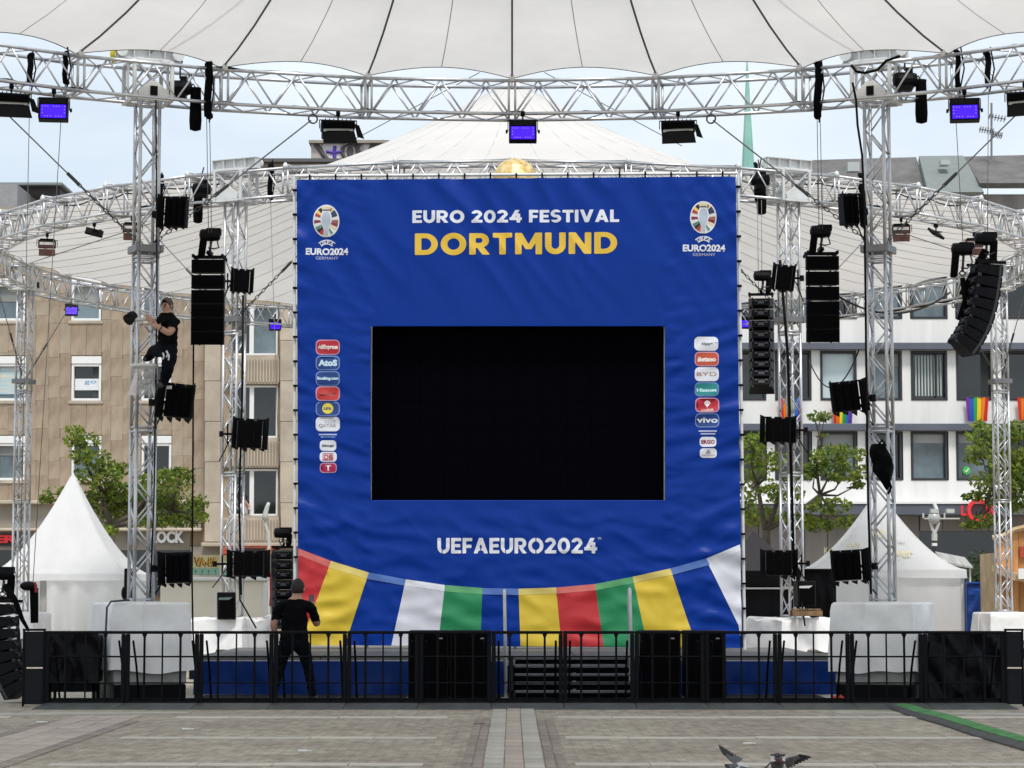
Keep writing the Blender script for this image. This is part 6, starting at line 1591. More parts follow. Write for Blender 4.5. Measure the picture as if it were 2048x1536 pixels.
mb = MB(); mb.grid(bagw, 20, 10); mb.build('bag_body', CLEAR, bk, world=True, smooth='all')
mb = MB(); c0 = P(288, 732, 35.12); mb.path([(c0.x + .18 * math.cos(i * math.pi / 9), c0.y + .145 * math.sin(i * math.pi / 9), c0.z) for i in range(19)], .028, 8); mb.build('rim_ring', LENS_W, bk, world=True, smooth='all')
mb = MB(); 
for q in [(-.08, .4), (.04, .3), (.0, .6), (.07, .55), (-.05, .75)]: c1 = P(288, 735 + 50 * q[1], 35.12); mb.ball((c1.x + q[0], c1.y, c1.z), .06, .05, .05, 8, 6)
mb.build('bag_contents', CONC, bk, world=True)
mb = MB(); mb.add([P(276, 738, 35.0), P(268, 752, 35.0), P(255, 790, 35.0), P(272, 791, 35.0), P(276, 738, 35.02), P(268, 752, 35.02), P(255, 790, 35.02), P(272, 791, 35.02)], [(0, 1, 2, 3), (7, 6, 5, 4), (0, 4, 5, 1), (1, 5, 6, 2), (2, 6, 7, 3), (3, 7, 4, 0)]); mb.build('cloth_flap', mat('pinkish_cloth', (.72, .66, .67), .8), bk, world=True)
q = thing('work_lamp', 'small black work lamp clamped to the left side of the climbed mast', 'lamp', P(262, 635, 35.3))
mb = MB(); mb.tube(P(256, 640, 35.2), P(268, 630, 35.3), .09, 12, .07); mb.tube(P(256, 628, 35.2), P(262, 634, 35.2), .06, 10); mb.build('lamp_head', BLACK2, q, world=True)
mb = MB(); mb.tube(P(266, 640, 35.25), P(320, 636, 35.3), .03, 8); mb.build('arm', LENS_W, q, world=True)
q = thing('side_speaker', 'upright black speaker standing on the left ballast block behind the mast', 'speaker', P(257, 1200, 36.2))
mb = MB(); X0, X1, Z0, Z1 = RECT(250, 1137, 263, 1200, 36.2); mb.bx(X0, X1, 36.1, 36.4, Z0, Z1); mb.build('cabinet', BLACK2, q, world=True, bevel=.012)
mb = MB(); mb.ball(P(249, 1186, 36.15), .05, .06, .1); mb.build('handle', BLACK, q, world=True)

# ================================================================ TENTS
def pagoda(cx, apex_y, eave_y, val_y, half, Y, lab, m, walls, ang=0.0):
    ap = P(cx, apex_y, Y); ev = P(cx, eave_y, Y).z; vb = P(cx, val_y, Y).z; h = half / F_PX * Y
    t = thing('pagoda_tent', lab, 'tent', (ap.x, Y, 0), ang, 'peaked event tents beyond the rings')
    H = ap.z - ev
    mb = MB(); n = 10
    prof = lambda s: 1 - s * (1.0 + .0) if False else (1 - s) ** 1.6
    for k in range(4):
        R_ = Matrix.Rotation(k * math.pi / 2, 4, 'Z')
        def f(u, v, R_=R_):
            w_ = h * v + .05
            x = (u * 2 - 1) * w_; y = -w_
            z_ = ev + H * (prof(v) * .96 + .04 * (1 - v)) - .06 * math.sin(math.pi * u) * v * (1 - v)
            return R_ @ Vector((x, y, z_))
        mb.grid(f, 8, 18)
    mb.build('roof', m, t, smooth='all')
    va = MB()
    for k in range(4):
        R_ = Matrix.Rotation(k * math.pi / 2, 4, 'Z')
        va.grid(lambda u, v, R_=R_: R_ @ Vector(((u * 2 - 1) * (h + .05), -(h + .05) - .015 * v, ev + .02 - (ev - vb) * v - .02 * math.sin(u * 9) * v)), 20, 3)
    va.build('valance', m, t, smooth='all')
    for k in range(4):
        R_ = Matrix.Rotation(k * math.pi / 2, 4, 'Z')
        MB().path([R_ @ Vector((h * v + .05, -(h * v + .05), ev + .006 + H * (prof(v) * .96 + .04 * (1 - v)))) for v in [q_ / 14 for q_ in range(15)]], .012, 4).build('hip_seam', m, t)
        MB().path([R_ @ Vector((0, -(h * v + .05) - .004, ev + .004 - .06 * v * (1 - v) + H * (prof(v) * .96 + .04 * (1 - v)))) for v in [q_ / 14 for q_ in range(15)]], .005, 4).build('roof_seam', m, t)
        MB().tube(R_ @ Vector((-h - .04, -h - .075, vb + .02)), R_ @ Vector((h + .04, -h - .075, vb + .02)), .008, 4).build('valance_hem', m, t)
    mb = MB(); mb.lathe([(.06, ap.z - .12), (.05, ap.z + .02), (.0, ap.z + .1)], 8); mb.build('finial', m, t)
    for i in (-1, 1):
        for j in (-1, 1): mb = MB(); mb.box(i * (h - .05), j * (h - .05), (ev - .05) / 2, .09, .09, ev - .05); mb.build('tent_pole', ALU_W, t)
    for k, (u0, u1, bottom, wav) in enumerate(walls):
        mb = MB()
        def g(u, v, u0=u0, u1=u1, bottom=bottom, wav=wav):
            x = (u0 + (u1 - u0) * u) * h
            return (x, -h + .05 + wav * math.sin(x * 9 + .6 * math.sin(x * 3)) * (.4 + .6 * v), vb + .05 - (vb + .05 - bottom) * v)
        mb.grid(g, 60, 4); mb.build('side_wall', m, t, smooth='all')
    mb = MB(); mb.bx(-h + .1, h - .1, h - .06, h - .03, 0.02, vb); mb.build('rear_wall', m, t)
    for s_ in (-1, 1): MB().bx(s_ * (h - .06), s_ * (h - .03), -h + .1, h - .1, .02, vb).build('end_wall', m, t)
    return t
pt = pagoda(146, 953, 1149, 1163, 134, 68.0, 'white peaked tent with half open curtains at the left', TENT, [(-1, -.30, .95, .10), (-.18, 1, .55, .13)])
mb = MB(); mb.bx(-.55, -.38, -1.7, -1.6, .02, 2.2); mb.build('inner_post', CONC, pt)
rt = pagoda(1755, 985, 1142, 1158, 144, 66.0, 'white peaked tent with faded gold lettering at the right', TENT, [(-1, 1, .05, .02)])
def on_roof(t, half, Y, apex_y, eave_y, cx, px, py):
    ap = P(cx, apex_y, Y); ev = P(cx, eave_y, Y).z; h = half / F_PX * Y; H = ap.z - ev
    z0 = P(px, py, Y).z
    lo_, hi = 0.0, 1.0
    for _ in range(30):
        v = (lo_ + hi) / 2; y = -(h * v + .05)
        q = P(px, py, Y + y); zz = ev + H * ((1 - v) ** 1.6 * .96 + .04 * (1 - v))
        if zz > q.z: lo_ = v
        else: hi = v
    y = -(h * v + .05) - .05
    q = P(px, py, Y + y); return (q.x, q.y, q.z + .03)
GL = mat('faded_gold_print', (0.68, 0.60, 0.36), .6); GLY = mat('faded_grey_print', (.58, .60, .60), .6)
def roof_text(body, x0, y0, x1, y1, m, bold=.02):
    w_ = (x1 - x0) / len(body)
    for k, ch in enumerate(body):
        v, f = text2d(ch, bold); mb = MB(); top, bot = (y0, y1)
        if ch in 'erönsi': top = y0 + (y1 - y0) * .25
        if ch == 'g': top = y0 + (y1 - y0) * .25; bot = y1 + (y1 - y0) * .4
        mb.add([on_roof(rt, 144, 66.0, 985, 1142, 1755, x0 + w_ * (k + a * .85), bot + (top - bot) * b) for a, b in v], f); mb.build('roof_letter', m, rt, world=True)
roof_text('ger', 1793, 1100, 1828, 1116, GL); roof_text('Kr', 1648, 1097, 1668, 1110, GL); roof_text('ön', 1694, 1085, 1722, 1097, GL); roof_text('Pils', 1790, 1079, 1812, 1087, GLY, .0)
mb = MB(); cc = [(1744, 1066), (1749, 1060), (1753, 1068), (1757, 1058), (1761, 1068), (1765, 1060), (1770, 1066), (1766, 1078), (1748, 1078)]
mb.add([on_roof(rt, 144, 66.0, 985, 1142, 1755, x, y) for x, y in cc], [tuple(range(9))]); mb.build('roof_crest', GL, rt, world=True)
BT = mat('black_tent_fabric', (.0065, .006, .0075), .7, var=.2, scale=1.5, spec=.15)
bt = thing('black_tent', 'black pop up tent between the banner and the white right tent', 'tent', (P(1508, 1150, 58).x, 58, 0), 0, 'peaked event tents beyond the rings')
q = lambda x, y: P(x, y, 58)
BTR = mat('grey_black_tent_roof', (.10, .09, .10), .6, trans=.15)
mb = MB(); hx = (1580 - 1436) / 2 / F_PX * 58; ez = q(0, 1142).z; az = q(0, 1062).z
for k in range(4):
    R_ = Matrix.Rotation(k * math.pi / 2, 4, 'Z')
    mb.grid(lambda u, v, R_=R_: R_ @ Vector(((u * 2 - 1) * (hx * v + .02), -(hx * v + .02), ez + (az - ez) * (1 - v))), 6, 6)
mb.build('roof', BTR, bt)
mb = MB()
for k in range(4):
    R_ = Matrix.Rotation(k * math.pi / 2, 4, 'Z'); mb.grid(lambda u, v, R_=R_: R_ @ Vector(((u * 2 - 1) * hx, -hx - .03, ez - .36 * v)), 6, 2)
mb.build('valance', BT, bt)
mb = MB(); mb.grid(lambda u, v: ((u * 2 - 1) * hx, -hx + .06 + .07 * ridged(u * 5 + v * 2, v * 2, 3.3), ez - .4 - (ez - .42) * v), 40, 12); mb.build('side_wall', BT, bt); MB().bx(-hx + .1, hx - .1, hx - .1, hx - .08, .02, ez - .3).build('rear_wall', BT, bt)
mb = MB(); mb.tube((-hx, -hx - .05, ez - .42), (hx, -hx - .05, ez - .42), .022); mb.build('frame_bar', ALU_W, bt)
b2_ = thing('black_tent', 'black side tent panel behind the low lamp of the front right mast', 'tent', (P(1640, 1190, 60).x, 60, 0), group='peaked event tents beyond the rings')
mb = MB(); X0, X1, Z0, Z1 = RECT(1590, 1140, 1672, 1248, 60); mb.grid(lambda u, v: (X0 + (X1 - X0) * u, 59.9 + .06 * ridged(u * 4, v * 3, 2.2), Z1 - (Z1 - .02) * v), 24, 12); mb.build('side_wall', BT, b2_, world=True)
mb = MB(); mb.bx(X0, X1, 59.8, 61.5, Z1 + .005, Z1 + .03); mb.build('roof', BT, b2_, world=True)

# ---- food stall, wooden hut, lamps, wrapped bin
fs_ = thing('food_stall', 'cream food stall counter with painted sign board behind the rear left mast', 'stall', (P(440, 1200, 63).x, 63, 0))
CREAM = mat('cream_panel', (.84, .79, .65), .6, var=.06, scale=1)
WP = mat('white_trim', (.78, .78, .76), .5)
for x0_, x1_ in ((320, 384), (385, 447), (448, 531)):
    X0, X1, Z0, Z1 = RECT(x0_, 1162, x1_, 1250, 63); MB().bx(X0 + .006, X1 - .006, 63, 63.1, .02, Z1).build('counter_panel', CREAM, fs_, world=True, bevel=.015)
X0, X1, Z0, Z1 = RECT(316, 1154, 537, 1162, 63); MB().bx(X0, X1, 62.85, 63.5, Z0 + .004, Z1).build('counter_top', WP, fs_, world=True, bevel=.02)
X0, X1, Z0, Z1 = RECT(527, 1162, 535, 1250, 63); MB().bx(X0, X1, 62.93, 63.2, .02, Z1 - .01).build('corner_trim', WP, fs_, world=True, bevel=.01)
X0, X1, Z0, Z1 = RECT(378, 1110, 462, 1150, 63); sbd = MB().bx(X0, X1, 63.2, 63.26, Z0, Z1).build('sign_board', mat('sign_cream', (.62, .52, .28), .6, var=.15, scale=2), fs_, world=True)
mb = MB(); X0, X1, Z0, Z1 = RECT(386, 1115, 434, 1133, 63); sign_text(mb, 'VA-FA', X0, X1, Z0, Z1, 63.19, .06); mb.build('sign_letters', BLACK, sbd, world=True)
mb = MB(); sign_text(mb, 'VA-FA', X0 + .03, X1 - .01, Z0 + .02, Z1 - .01, 63.182, .015); mb.build('sign_letters', mat('letter_orange', (.72, .38, .03), .6), sbd, world=True)
mb = MB()
for k in range(6): c_ = P(385 + k * 13, 1143, 63.17); mb.lathe([(.1, -.01), (.1, .01)], 10, c_, Matrix.Rotation(math.pi / 2, 3, 'X'))
mb.build('painted_scallops', mat('scallop_green', (.22, .42, .32), .6), sbd, world=True)
X0, X1, Z0, Z1 = RECT(316, 1104, 384, 1150, 63.4); MB().bx(X0, X1, 63.5, 63.6, Z0, Z1).build('back_board', mat('stall_dark', (.05, .045, .04), .7), fs_, world=True)
X0, X1, Z0, Z1 = RECT(455, 1096, 531, 1152, 63.6); MB().bx(X0, X1, 63.6, 63.7, Z0, Z1).build('back_board', MATS['stall_dark'], fs_, world=True)
MB().bx(P(316, 1200, 63).x, P(537, 1200, 63).x, 63.12, 65.0, .02, .9).build('stall_body', CREAM, fs_, world=True)
# small rolled red parasol
q = thing('rolled_parasol', 'rolled red parasol standing between the food stall and the lowered array', 'parasol', (P(543, 1200, 60).x, 60, 0))
a, b = Vector((P(545, 1235, 60).x, 60, 0)), P(543, 1150, 60); mb = MB(); mb.tube(a, b, .02); mb.build('pole', ALU_W, q, world=True)
mb = MB(); mb.path([P(545, 1212, 60), P(545, 1190, 60), P(543, 1160, 60), P(542, 1146, 60)], .09, 9, .03); mb.build('folded_cloth', mat('parasol_red', (.30, .012, .02), .7), q, world=True)
ht = thing('wooden_hut', 'orange brown wooden market hut at the right frame edge', 'hut', (P(2040, 1200, 61).x, 61, 0))
PLANK = mat('orange_plank', (.52, .25, .085), .7, var=.25, scale=2, rnd=.18, stretch=(4, 4, .5)); PLANKP = mat('pale_plank', (.50, .36, .20), .7, var=.2, scale=2, rnd=.1)
for k in range(9):
    x = 1990 + k * 12; top = 1082 - min(k, 5) * 5 + (k - 5) * 0
    X0, X1, Z0, Z1 = RECT(x, top, x + 11.6, 1250, 61); MB().bx(X0, X1, 61, 61.05, .02, Z1).build('plank', PLANK, ht, world=True, bevel=.006)
mb = MB(); a = [P(1984, 1142, 60.6), P(2026, 1160, 60.2), P(2110, 1176, 60.2), P(2110, 1160, 60.2), P(2026, 1146, 60.2), P(1984, 1130, 60.6)]
mb.add([*a, *[p + Vector((0, .6, .05)) for p in a]], [tuple(range(6)), tuple(range(11, 5, -1))] + [(i, 6 + i, 6 + (i + 1) % 6, (i + 1) % 6) for i in range(6)]); mb.build('counter_ledge', PLANKP, ht, world=True)
mb = MB(); X0, X1, Z0, Z1 = RECT(1990, 1168, 2006, 1250, 60.9); mb.bx(X0, X1, 60.85, 60.98, .02, Z1); mb.build('corner_post', PLANKP, ht, world=True)
mb = MB(); stroke(mb, [(1985, 1076), (2006, 1072), (2028, 1060), (2060, 1052), (2110, 1048)], .07, 60.9); mb.build('roof_trim', PLANKP, ht, world=True)
mb = MB(); X0, X1, Z0, Z1 = RECT(2040, 1093, 2110, 1115, 60.9); mb.bx(X0, X1, 60.9, 60.98, Z0, Z1); mb.build('sign_panel', mat('red_sign_panel', (.40, .06, .03), .6), ht, world=True)
mb = MB(); X0, X1, Z0, Z1 = RECT(2037, 1137, 2110, 1158, 60.0); mb.bx(X0, X1, 60.0, 60.1, Z0, Z1); mb.build('white_board', WP, ht, world=True)
MB().bx(P(1992, 1200, 61).x, P(2110, 1200, 61).x, 61.1, 63, .02, 2.6).build('hut_body', PLANKP, ht, world=True)
wb = thing('wrapped_bin', 'tall bin wrapped in shiny blue tarpaulin right of the white tent', 'bin', (P(1958, 1210, 64).x, 64, 0))
X0, X1, Z0, Z1 = RECT(1931, 1168, 1986, 1256, 64)
mb = MB(); mb.grid(lambda u, v: (X0 + (X1 - X0) * u, 63.7 - .05 * ridged(u * 2 + v * 3, v * 2 - u, 5.1), Z1 - (Z1 - .02) * v), 20, 20); mb.bx(X0, X1, 63.78, 64.4, .02, Z1 - .01); mb.build('tarpaulin_wrap', mat('sunlit_blue_tarpaulin', (.008, .062, .33), .35), wb, world=True)  # brighter copy of the skirt's blue; the sun on the bin is put into its colour
mb = MB(); mb.bx(X0 - .03, X1 + .03, 63.6, 64.42, Z1, Z1 + .05); mb.build('lid', MATS['sunlit_blue_tarpaulin'], wb, world=True, bevel=.01)
def lamp(px, base_y, Y, lab, big):
    t = thing('street_lamp', lab, 'street lamp', (P(px, base_y, Y).x, Y, 0), group='grey street lamps before the buildings')
    return t
sl_ = lamp(1869, 1100, 74, 'pale grey street lamp with globe head between the right tent and hut', 1)
W2 = mat('lamp_grey', (.50, .51, .48), .45)
c = lambda x, y: P(x, y, 74)
mb = MB(); mb.tube((c(1869, 1100).x, 74, 0), c(1869, 1081), .075, 8); mb.build('pole', FRAME_D, sl_, world=True)
mb = MB(); mb.tube(c(1869, 1081.3), c(1869, 1067), .09, 10); mb.path([c(1869, 1068), c(1864, 1056), c(1861, 1044)], .05, 6); mb.path([c(1869, 1068), c(1874, 1056), c(1878, 1044)], .05, 6); mb.build('neck', W2, sl_, world=True)
mb = MB(); mb.tube(c(1869, 1086), c(1869, 1092), .085, 10); mb.build('white_band', WP, sl_, world=True)
mb = MB(); p = c(1868, 1036); mb.ball(p, .2, .2, .19, 14, 9); mb.build('globe', mat('globe_grey', (.42, .44, .42), .3), sl_, world=True, smooth='all')
mb = MB(); mb.bx(c(1833, 0).x, c(1902, 0).x, 73.9, 74.1, c(0, 1038.5).z, c(0, 1036).z); mb.build('cross_arm', W2, sl_, world=True)
for x0_, x1_ in ((1845, 1860), (1876, 1891)):
    mb = MB(); mb.bx(c(x0_, 0).x, c(x1_, 0).x, 73.85, 74.15, c(0, 1026).z, c(0, 1018).z); k_ = 1 if x0_ > 1850 else -1
    mb.build('lamp_box', W2, sl_, world=True); MB().tube(c(x0_ + (13 if k_ > 0 else 1.5), 1026), c(x0_ + (13 if k_ > 0 else 1.5), 1036), .03).build('box_stem', W2, sl_, world=True)
mb = MB(); mb.path([c(1875, 1034), c(1873, 1018), c(1868, 1006)], .055, 7); mb.build('bow', WP, sl_, world=True)
s2 = lamp(534, 1100, 80, 'curved pale street lamp standing before the ribbed bay left of the banner', 0)
c = lambda x, y: P(x, y, 80)
mb = MB(); mb.path([(c(538, 1100).x, 80, 0), c(538, 1095), c(537, 1070), c(531, 1050), c(531, 1038)], .06, 7, .05); mb.build('pole', W2, s2, world=True)
mb = MB(); mb.path([c(531, 1040), c(530, 1030), c(535, 1012), c(538, 1005)], .11, 8, .05); mb.build('lamp_head', W2, s2, world=True, smooth='all')
q = thing('patio_awning', 'thin striped awning edge sticking out behind the right white tent', 'awning', P(1920, 1135, 70))
mb = MB(); a = [P(1885, 1122, 70), P(1946, 1134, 70), P(1946, 1137, 70), P(1885, 1128, 70)]
mb.add([*a, *[p + Vector((0, 1.2, .3)) for p in a]], [(0, 1, 2, 3), (7, 6, 5, 4), (0, 4, 5, 1), (1, 5, 6, 2), (2, 6, 7, 3), (3, 7, 4, 0)]); mb.build('awning_cloth', mat('striped_awning', (.55, .54, .5), .7, col2=(.2, .2, .2), scale=5, stretch=(3, 0.1, .1)), q, world=True)
mb = MB(); mb.tube((P(1940, 1136, 70).x, 70, 0), P(1940, 1136, 70.2), .03); mb.build('awning_post', W2, q, world=True)

# ---- cable runs tied along the trusses and a sheet added to darken the pit behind the barrier
def ring_cable(k, a0, a1, r_off, z0, lab, r=.014, droop=.05):
    n = 40; pts = []
    for i in range(n + 1):
        t = i / n; a = a0 + (a1 - a0) * t
        pts.append(ring_pt(k, a, r_off + .02 * noise.noise(Vector((a, 1, 2))), z0 - droop * abs(math.sin(a * math.pi / 5)) + .015 * noise.noise(Vector((a * .8, 3, z0)))))
    wire(pts, r, lab, 'truss_cable', BLACK, 'cable', 'black cables tied along the trusses')
ring_cable('front', -24, -12, -.27, ZT + .04, 'black cable lying along the top chord right of the climbed mast', .016, .03)
ring_cable('front', -45, -26, -.25, ZB + .05, 'black cable tied along the lower chord at the left purple lamp', .012)
ring_cable('front', -22, 3, -.24, ZB + .045, 'black cable tied along the lower chord from the left lamp to the centre lamp', .010)
ring_cable('front', 3, 24, -.24, ZB + .045, 'black cable tied along the lower chord from the centre lamp to the right mast', .010)
ring_cable('front', 26, 44, -.25, ZT + .03, 'black cable lying along the top chord towards the right frame edge', .015, .03)
ring_cable('rear', -50, -27, -.26, ZT - .06, 'black cable tied under the rear top chord left of the climbed mast', .014)
ring_cable('rear', 27, 50, -.26, ZT - .06, 'black cable tied under the rear top chord right of the front mast', .014)
ring_cable('rear', -44, -26, .2, ZB + .05, 'black cable in the lower rear truss behind the small floods', .02)
ring_cable('rear', 26, 44, .2, ZB + .05, 'black cable in the lower rear truss behind the right small floods', .02)
ring_cable('rear', 108, 140, -.2, ZB + .02, 'thick black cable tied along the far truss on the right', .03)
pm = thing('pit_dark_sheet', 'added dark sheet over the ground between the barrier and the stage', 'floor sheet', (0, 36.4, 0))  # added sheet; the dark of the pit floor is put into its colour
for k in range(9):
    MB().box(-4.25 + 1.06 * k, .0, .006, 1.04, 2.6, .012).build('dark_sheet_piece', mat('pit_floor_dark', (.012, .012, .014), .8, var=.3, spec=.15), pm, bevel=.003)
for k, (x, y) in enumerate([(-4.6, 35.4), (-3.7, 35.6), (-2.9, 35.3), (4.3, 35.5), (5.3, 35.6), (-6.2, 35.4)]):
    pts = [Vector((x + .5 * math.sin(i * 1.3 + k), y + .16 * math.cos(i * 1.9 + k), .03)) for i in range(9)]
    wire(pts, .02, ['coiled black cable on the ground behind the left barrier end', 'coiled black cable before the left ballast block', 'coiled black cable at the left corner of the stage skirt', 'coiled black cable at the right end of the stage skirt', 'coiled black cable before the right ballast block', 'coiled black cable under the covered speaker at left'][k], 'cable_coil', BLACK, 'cable', 'black cables lying behind the barrier')
# ================================================================ PEOPLE
def skinned(name, nodes, edges, root, mats, pick, parent, sub=2, folds=0.0):
    """grow one continuous skin over a skeleton of (position, radius) joints; pick(face centre) -> material slot"""
    keys = list(nodes); me = bpy.data.meshes.new(name + '_skeleton')
    me.from_pydata([nodes[k][0] for k in keys], [(keys.index(a), keys.index(b)) for a, b in edges], [])
    o = bpy.data.objects.new(name + '_skeleton', me); C.objects.link(o)
    m = o.modifiers.new('skin', 'SKIN'); m.use_smooth_shade = True
    sv = me.skin_vertices[0].data
    for i, k in enumerate(keys):
        r = nodes[k][1]; sv[i].radius = r if isinstance(r, tuple) else (r, r); sv[i].use_root = (k == root)
    s = o.modifiers.new('sub', 'SUBSURF'); s.levels = sub; s.render_levels = sub
    dg = bpy.context.evaluated_depsgraph_get(); dg.update()
    out = bpy.data.meshes.new_from_object(o.evaluated_get(dg))
    bpy.data.objects.remove(o); bpy.data.meshes.remove(me)
    out.name = name; out.materials.clear()
    for mm in mats: out.materials.append(mm)
    cloth = [0] * len(out.vertices)
    for p in out.polygons:
        p.material_index = pick(p.center); p.use_smooth = True
        if p.material_index in (1, 2) and folds:
            for v in p.vertices: cloth[v] = 1
    for v in out.vertices:
        if cloth[v.index]:
            c_ = v.co; f_ = noise.noise(Vector((c_.x * 9, c_.y * 9, c_.z * 16))) * .5 + (.5 - abs(noise.noise(Vector((c_.x * 6 + c_.z * 7, c_.y * 6, c_.z * 9 - c_.x * 5)))) * 1.6) * .6
            v.co += v.normal * f_ * folds
    return obj(name, out, parent)
def chain(nodes, edges, start, pts):
    prev = start
    for i, (p, r) in enumerate(pts):
        k = start + '_%d_%d' % (len(nodes), i); nodes[k] = (Vector(p), r); edges.append((prev, k)); prev = k
    return prev
def hand(nodes, edges, wrist, wpos, d, side, curl, sc=1.0, r=.010):
    """palm with five fingers: d = pointing direction, side = towards the thumb, curl = palm normal"""
    d, side, curl = Vector(d).normalized(), Vector(side).normalized(), Vector(curl).normalized()
    pk = wrist + '_palm'; nodes[pk] = (wpos + d * .07 * sc, (.030, .018)); edges.append((wrist, pk))
    for off, L in ((.032, .068), (.012, .078), (-.010, .072), (-.030, .056)):
        b = wpos + d * .095 * sc + side * off * sc
        chain(nodes, edges, pk, [(b, r), (b + d * L * .5 * sc + curl * .022 * sc, r * .9), (b + d * L * .7 * sc + curl * .055 * sc, r * .75)])
    b = wpos + d * .04 * sc + side * .04 * sc
    chain(nodes, edges, pk, [(b, r * 1.1), (b + side * .025 * sc + d * .03 * sc + curl * .03 * sc, r)])
def face(parent, head, fwd, up, sc=1.0, hair=HAIR_D, back=False):
    """nose, eyes, ears and hair on a head centred at `head`, looking along fwd"""
    fwd, up = Vector(fwd).normalized(), Vector(up).normalized(); rt_ = fwd.cross(up).normalized(); up = rt_.cross(fwd)
    L = lambda a, b, c_: head + rt_ * a * sc + fwd * b * sc + up * c_ * sc
    mb = MB(); mb.M = Matrix.Identity(4)
    n = MB(); n.path([L(0, .088, .02), L(0, .108, -.012), L(0, .112, -.03), L(0, .09, -.038)], .011 * sc, 6); n.build('nose', SKIN, parent, smooth='all', world=True)
    for s in (-1, 1):
        e = MB(); q = L(s * .031, .083, .016); e.ball(q, .011 * sc, .011 * sc, .008 * sc, 8, 6); e.build('eye', mat('eye_dark', (.03, .02, .02), .3), parent, smooth='all', world=True)
        e = MB(); q = L(s * .077, -.005, -.008); e.ball(q, .016 * sc, .02 * sc, .032 * sc, 8, 6); e.build('ear', SKIN, parent, smooth='all', world=True)
    mo = MB(); mo.path([L(-.024, .088, -.062), L(0, .096, -.064), L(.024, .088, -.062)], .006 * sc, 5); mo.build('mouth', mat('lip', (.30, .10, .08), .5), parent, smooth='all', world=True)
    h = MB()
    def hf(u, v):
        a = u * 2 * math.pi; b = v * math.pi * .70
        front = math.cos(a)
        lim = 1.0 if front < .0 else (.36 + .62 * (1 - front) ** .8)
        b *= lim
        wob = 1 + .05 * noise.noise(Vector((math.cos(a) * 4, math.sin(a) * 4, b * 4)))
        return L(math.sin(a) * math.sin(b) * .086 * wob, front * math.sin(b) * (.105 if front < 0 else .088) * wob - .006, math.cos(b) * .118 * wob + .012)
    h.grid(hf, 26, 12); h.build('hair', hair, parent, smooth='all', world=True)

# ---- man filming, back towards the camera, in the gap between barrier and stage
man = thing('person', 'person in black shirt and dark jeans seen from behind filming the stage with a phone', 'person', (P(588, 1330, 35.5).x, 35.5, 0))
bx_, by_ = man.location.x, 35.5
N, E = {}, []
J = lambda k, x, y, z_, r: N.__setitem__(k, (Vector((bx_ + x, by_ + y, z_)), r))
J('pelvis', 0, .0, .92, (.19, .13)); J('waist', .0, .0, 1.06, (.195, .125)); J('chest', .0, .02, 1.27, (.225, .135)); J('neckb', .02, .02, 1.44, (.13, .085)); J('neck', .035, .03, 1.53, .062); J('head', .045, .055, 1.64, (.090, .10)); J('crown', .048, .05, 1.715, (.075, .085))
E += [('pelvis', 'waist'), ('waist', 'chest'), ('chest', 'neckb'), ('neckb', 'neck'), ('neck', 'head'), ('head', 'crown')]
J('ls', -.225, .02, 1.395, .085); J('le', -.31, -.02, 1.13, .058); J('lw', -.27, .10, .92, .038); E += [('neckb', 'ls'), ('ls', 'le'), ('le', 'lw')]
J('rs', .245, .04, 1.39, .085); J('re', .325, .16, 1.12, .058); J('rw', .235, .36, 1.34, .037); E += [('neckb', 'rs'), ('rs', 're'), ('re', 'rw')]
J('lh', -.115, 0, .86, .12); J('lk', -.215, .05, .50, .082); J('la', -.31, -.04, .10, .058); J('lt', -.36, .12, .045, .045); E += [('pelvis', 'lh'), ('lh', 'lk'), ('lk', 'la'), ('la', 'lt')]
J('rh', .115, 0, .86, .12); J('rk', .205, .07, .50, .082); J('ra', .27, 0.0, .10, .058); J('rt', .31, .17, .045, .045); E += [('pelvis', 'rh'), ('rh', 'rk'), ('rk', 'ra'), ('ra', 'rt')]
hand(N, E, 'lw', N['lw'][0], (.1, .2, -1), (0, 1, .1), (1, 0, 0)); hand(N, E, 'rw', N['rw'][0], (-.1, .25, 1), (-1, 0, 0), (0, 1, 0))
def pick_man(c_):
    x, z_ = c_.x - bx_, c_.z
    if z_ > 1.50 and abs(x - .04) < .13: return 0
    if z_ < .085: return 3
    if z_ < .92 and abs(x) < .215 + (.92 - z_) * .3: return 2
    if x < -.225 and z_ < 1.20: return 0
    if (x > .24 and z_ < 1.18 and c_.y - by_ > .06) or (x > .14 and c_.y - by_ > .2): return 0
    return 1
b_ = skinned('body', N, E, 'pelvis', [SKIN, TEE, JEANS, SHOE], pick_man, man, 3, .022)
b_.data.transform(Matrix.Translation(-man.location))
face(man, N['head'][0] + Vector((0, .0, .02)), (.25, 1, .05), (0, 0, 1), 1.16)
ph = thing('phone', 'small dark phone held up by the person filming the stage', 'phone', N['rw'][0] + Vector((-.02, .06, .15)), .2)
mb = MB(); mb.box(0, 0, 0, .075, .01, .15); mb.build('phone_body', BLACK2, ph, bevel=.003); mb = MB(); mb.box(0, -.007, 0, .066, .003, .138); mb.build('phone_screen', mat('phone_screen', (.10, .12, .16), .2), ph)

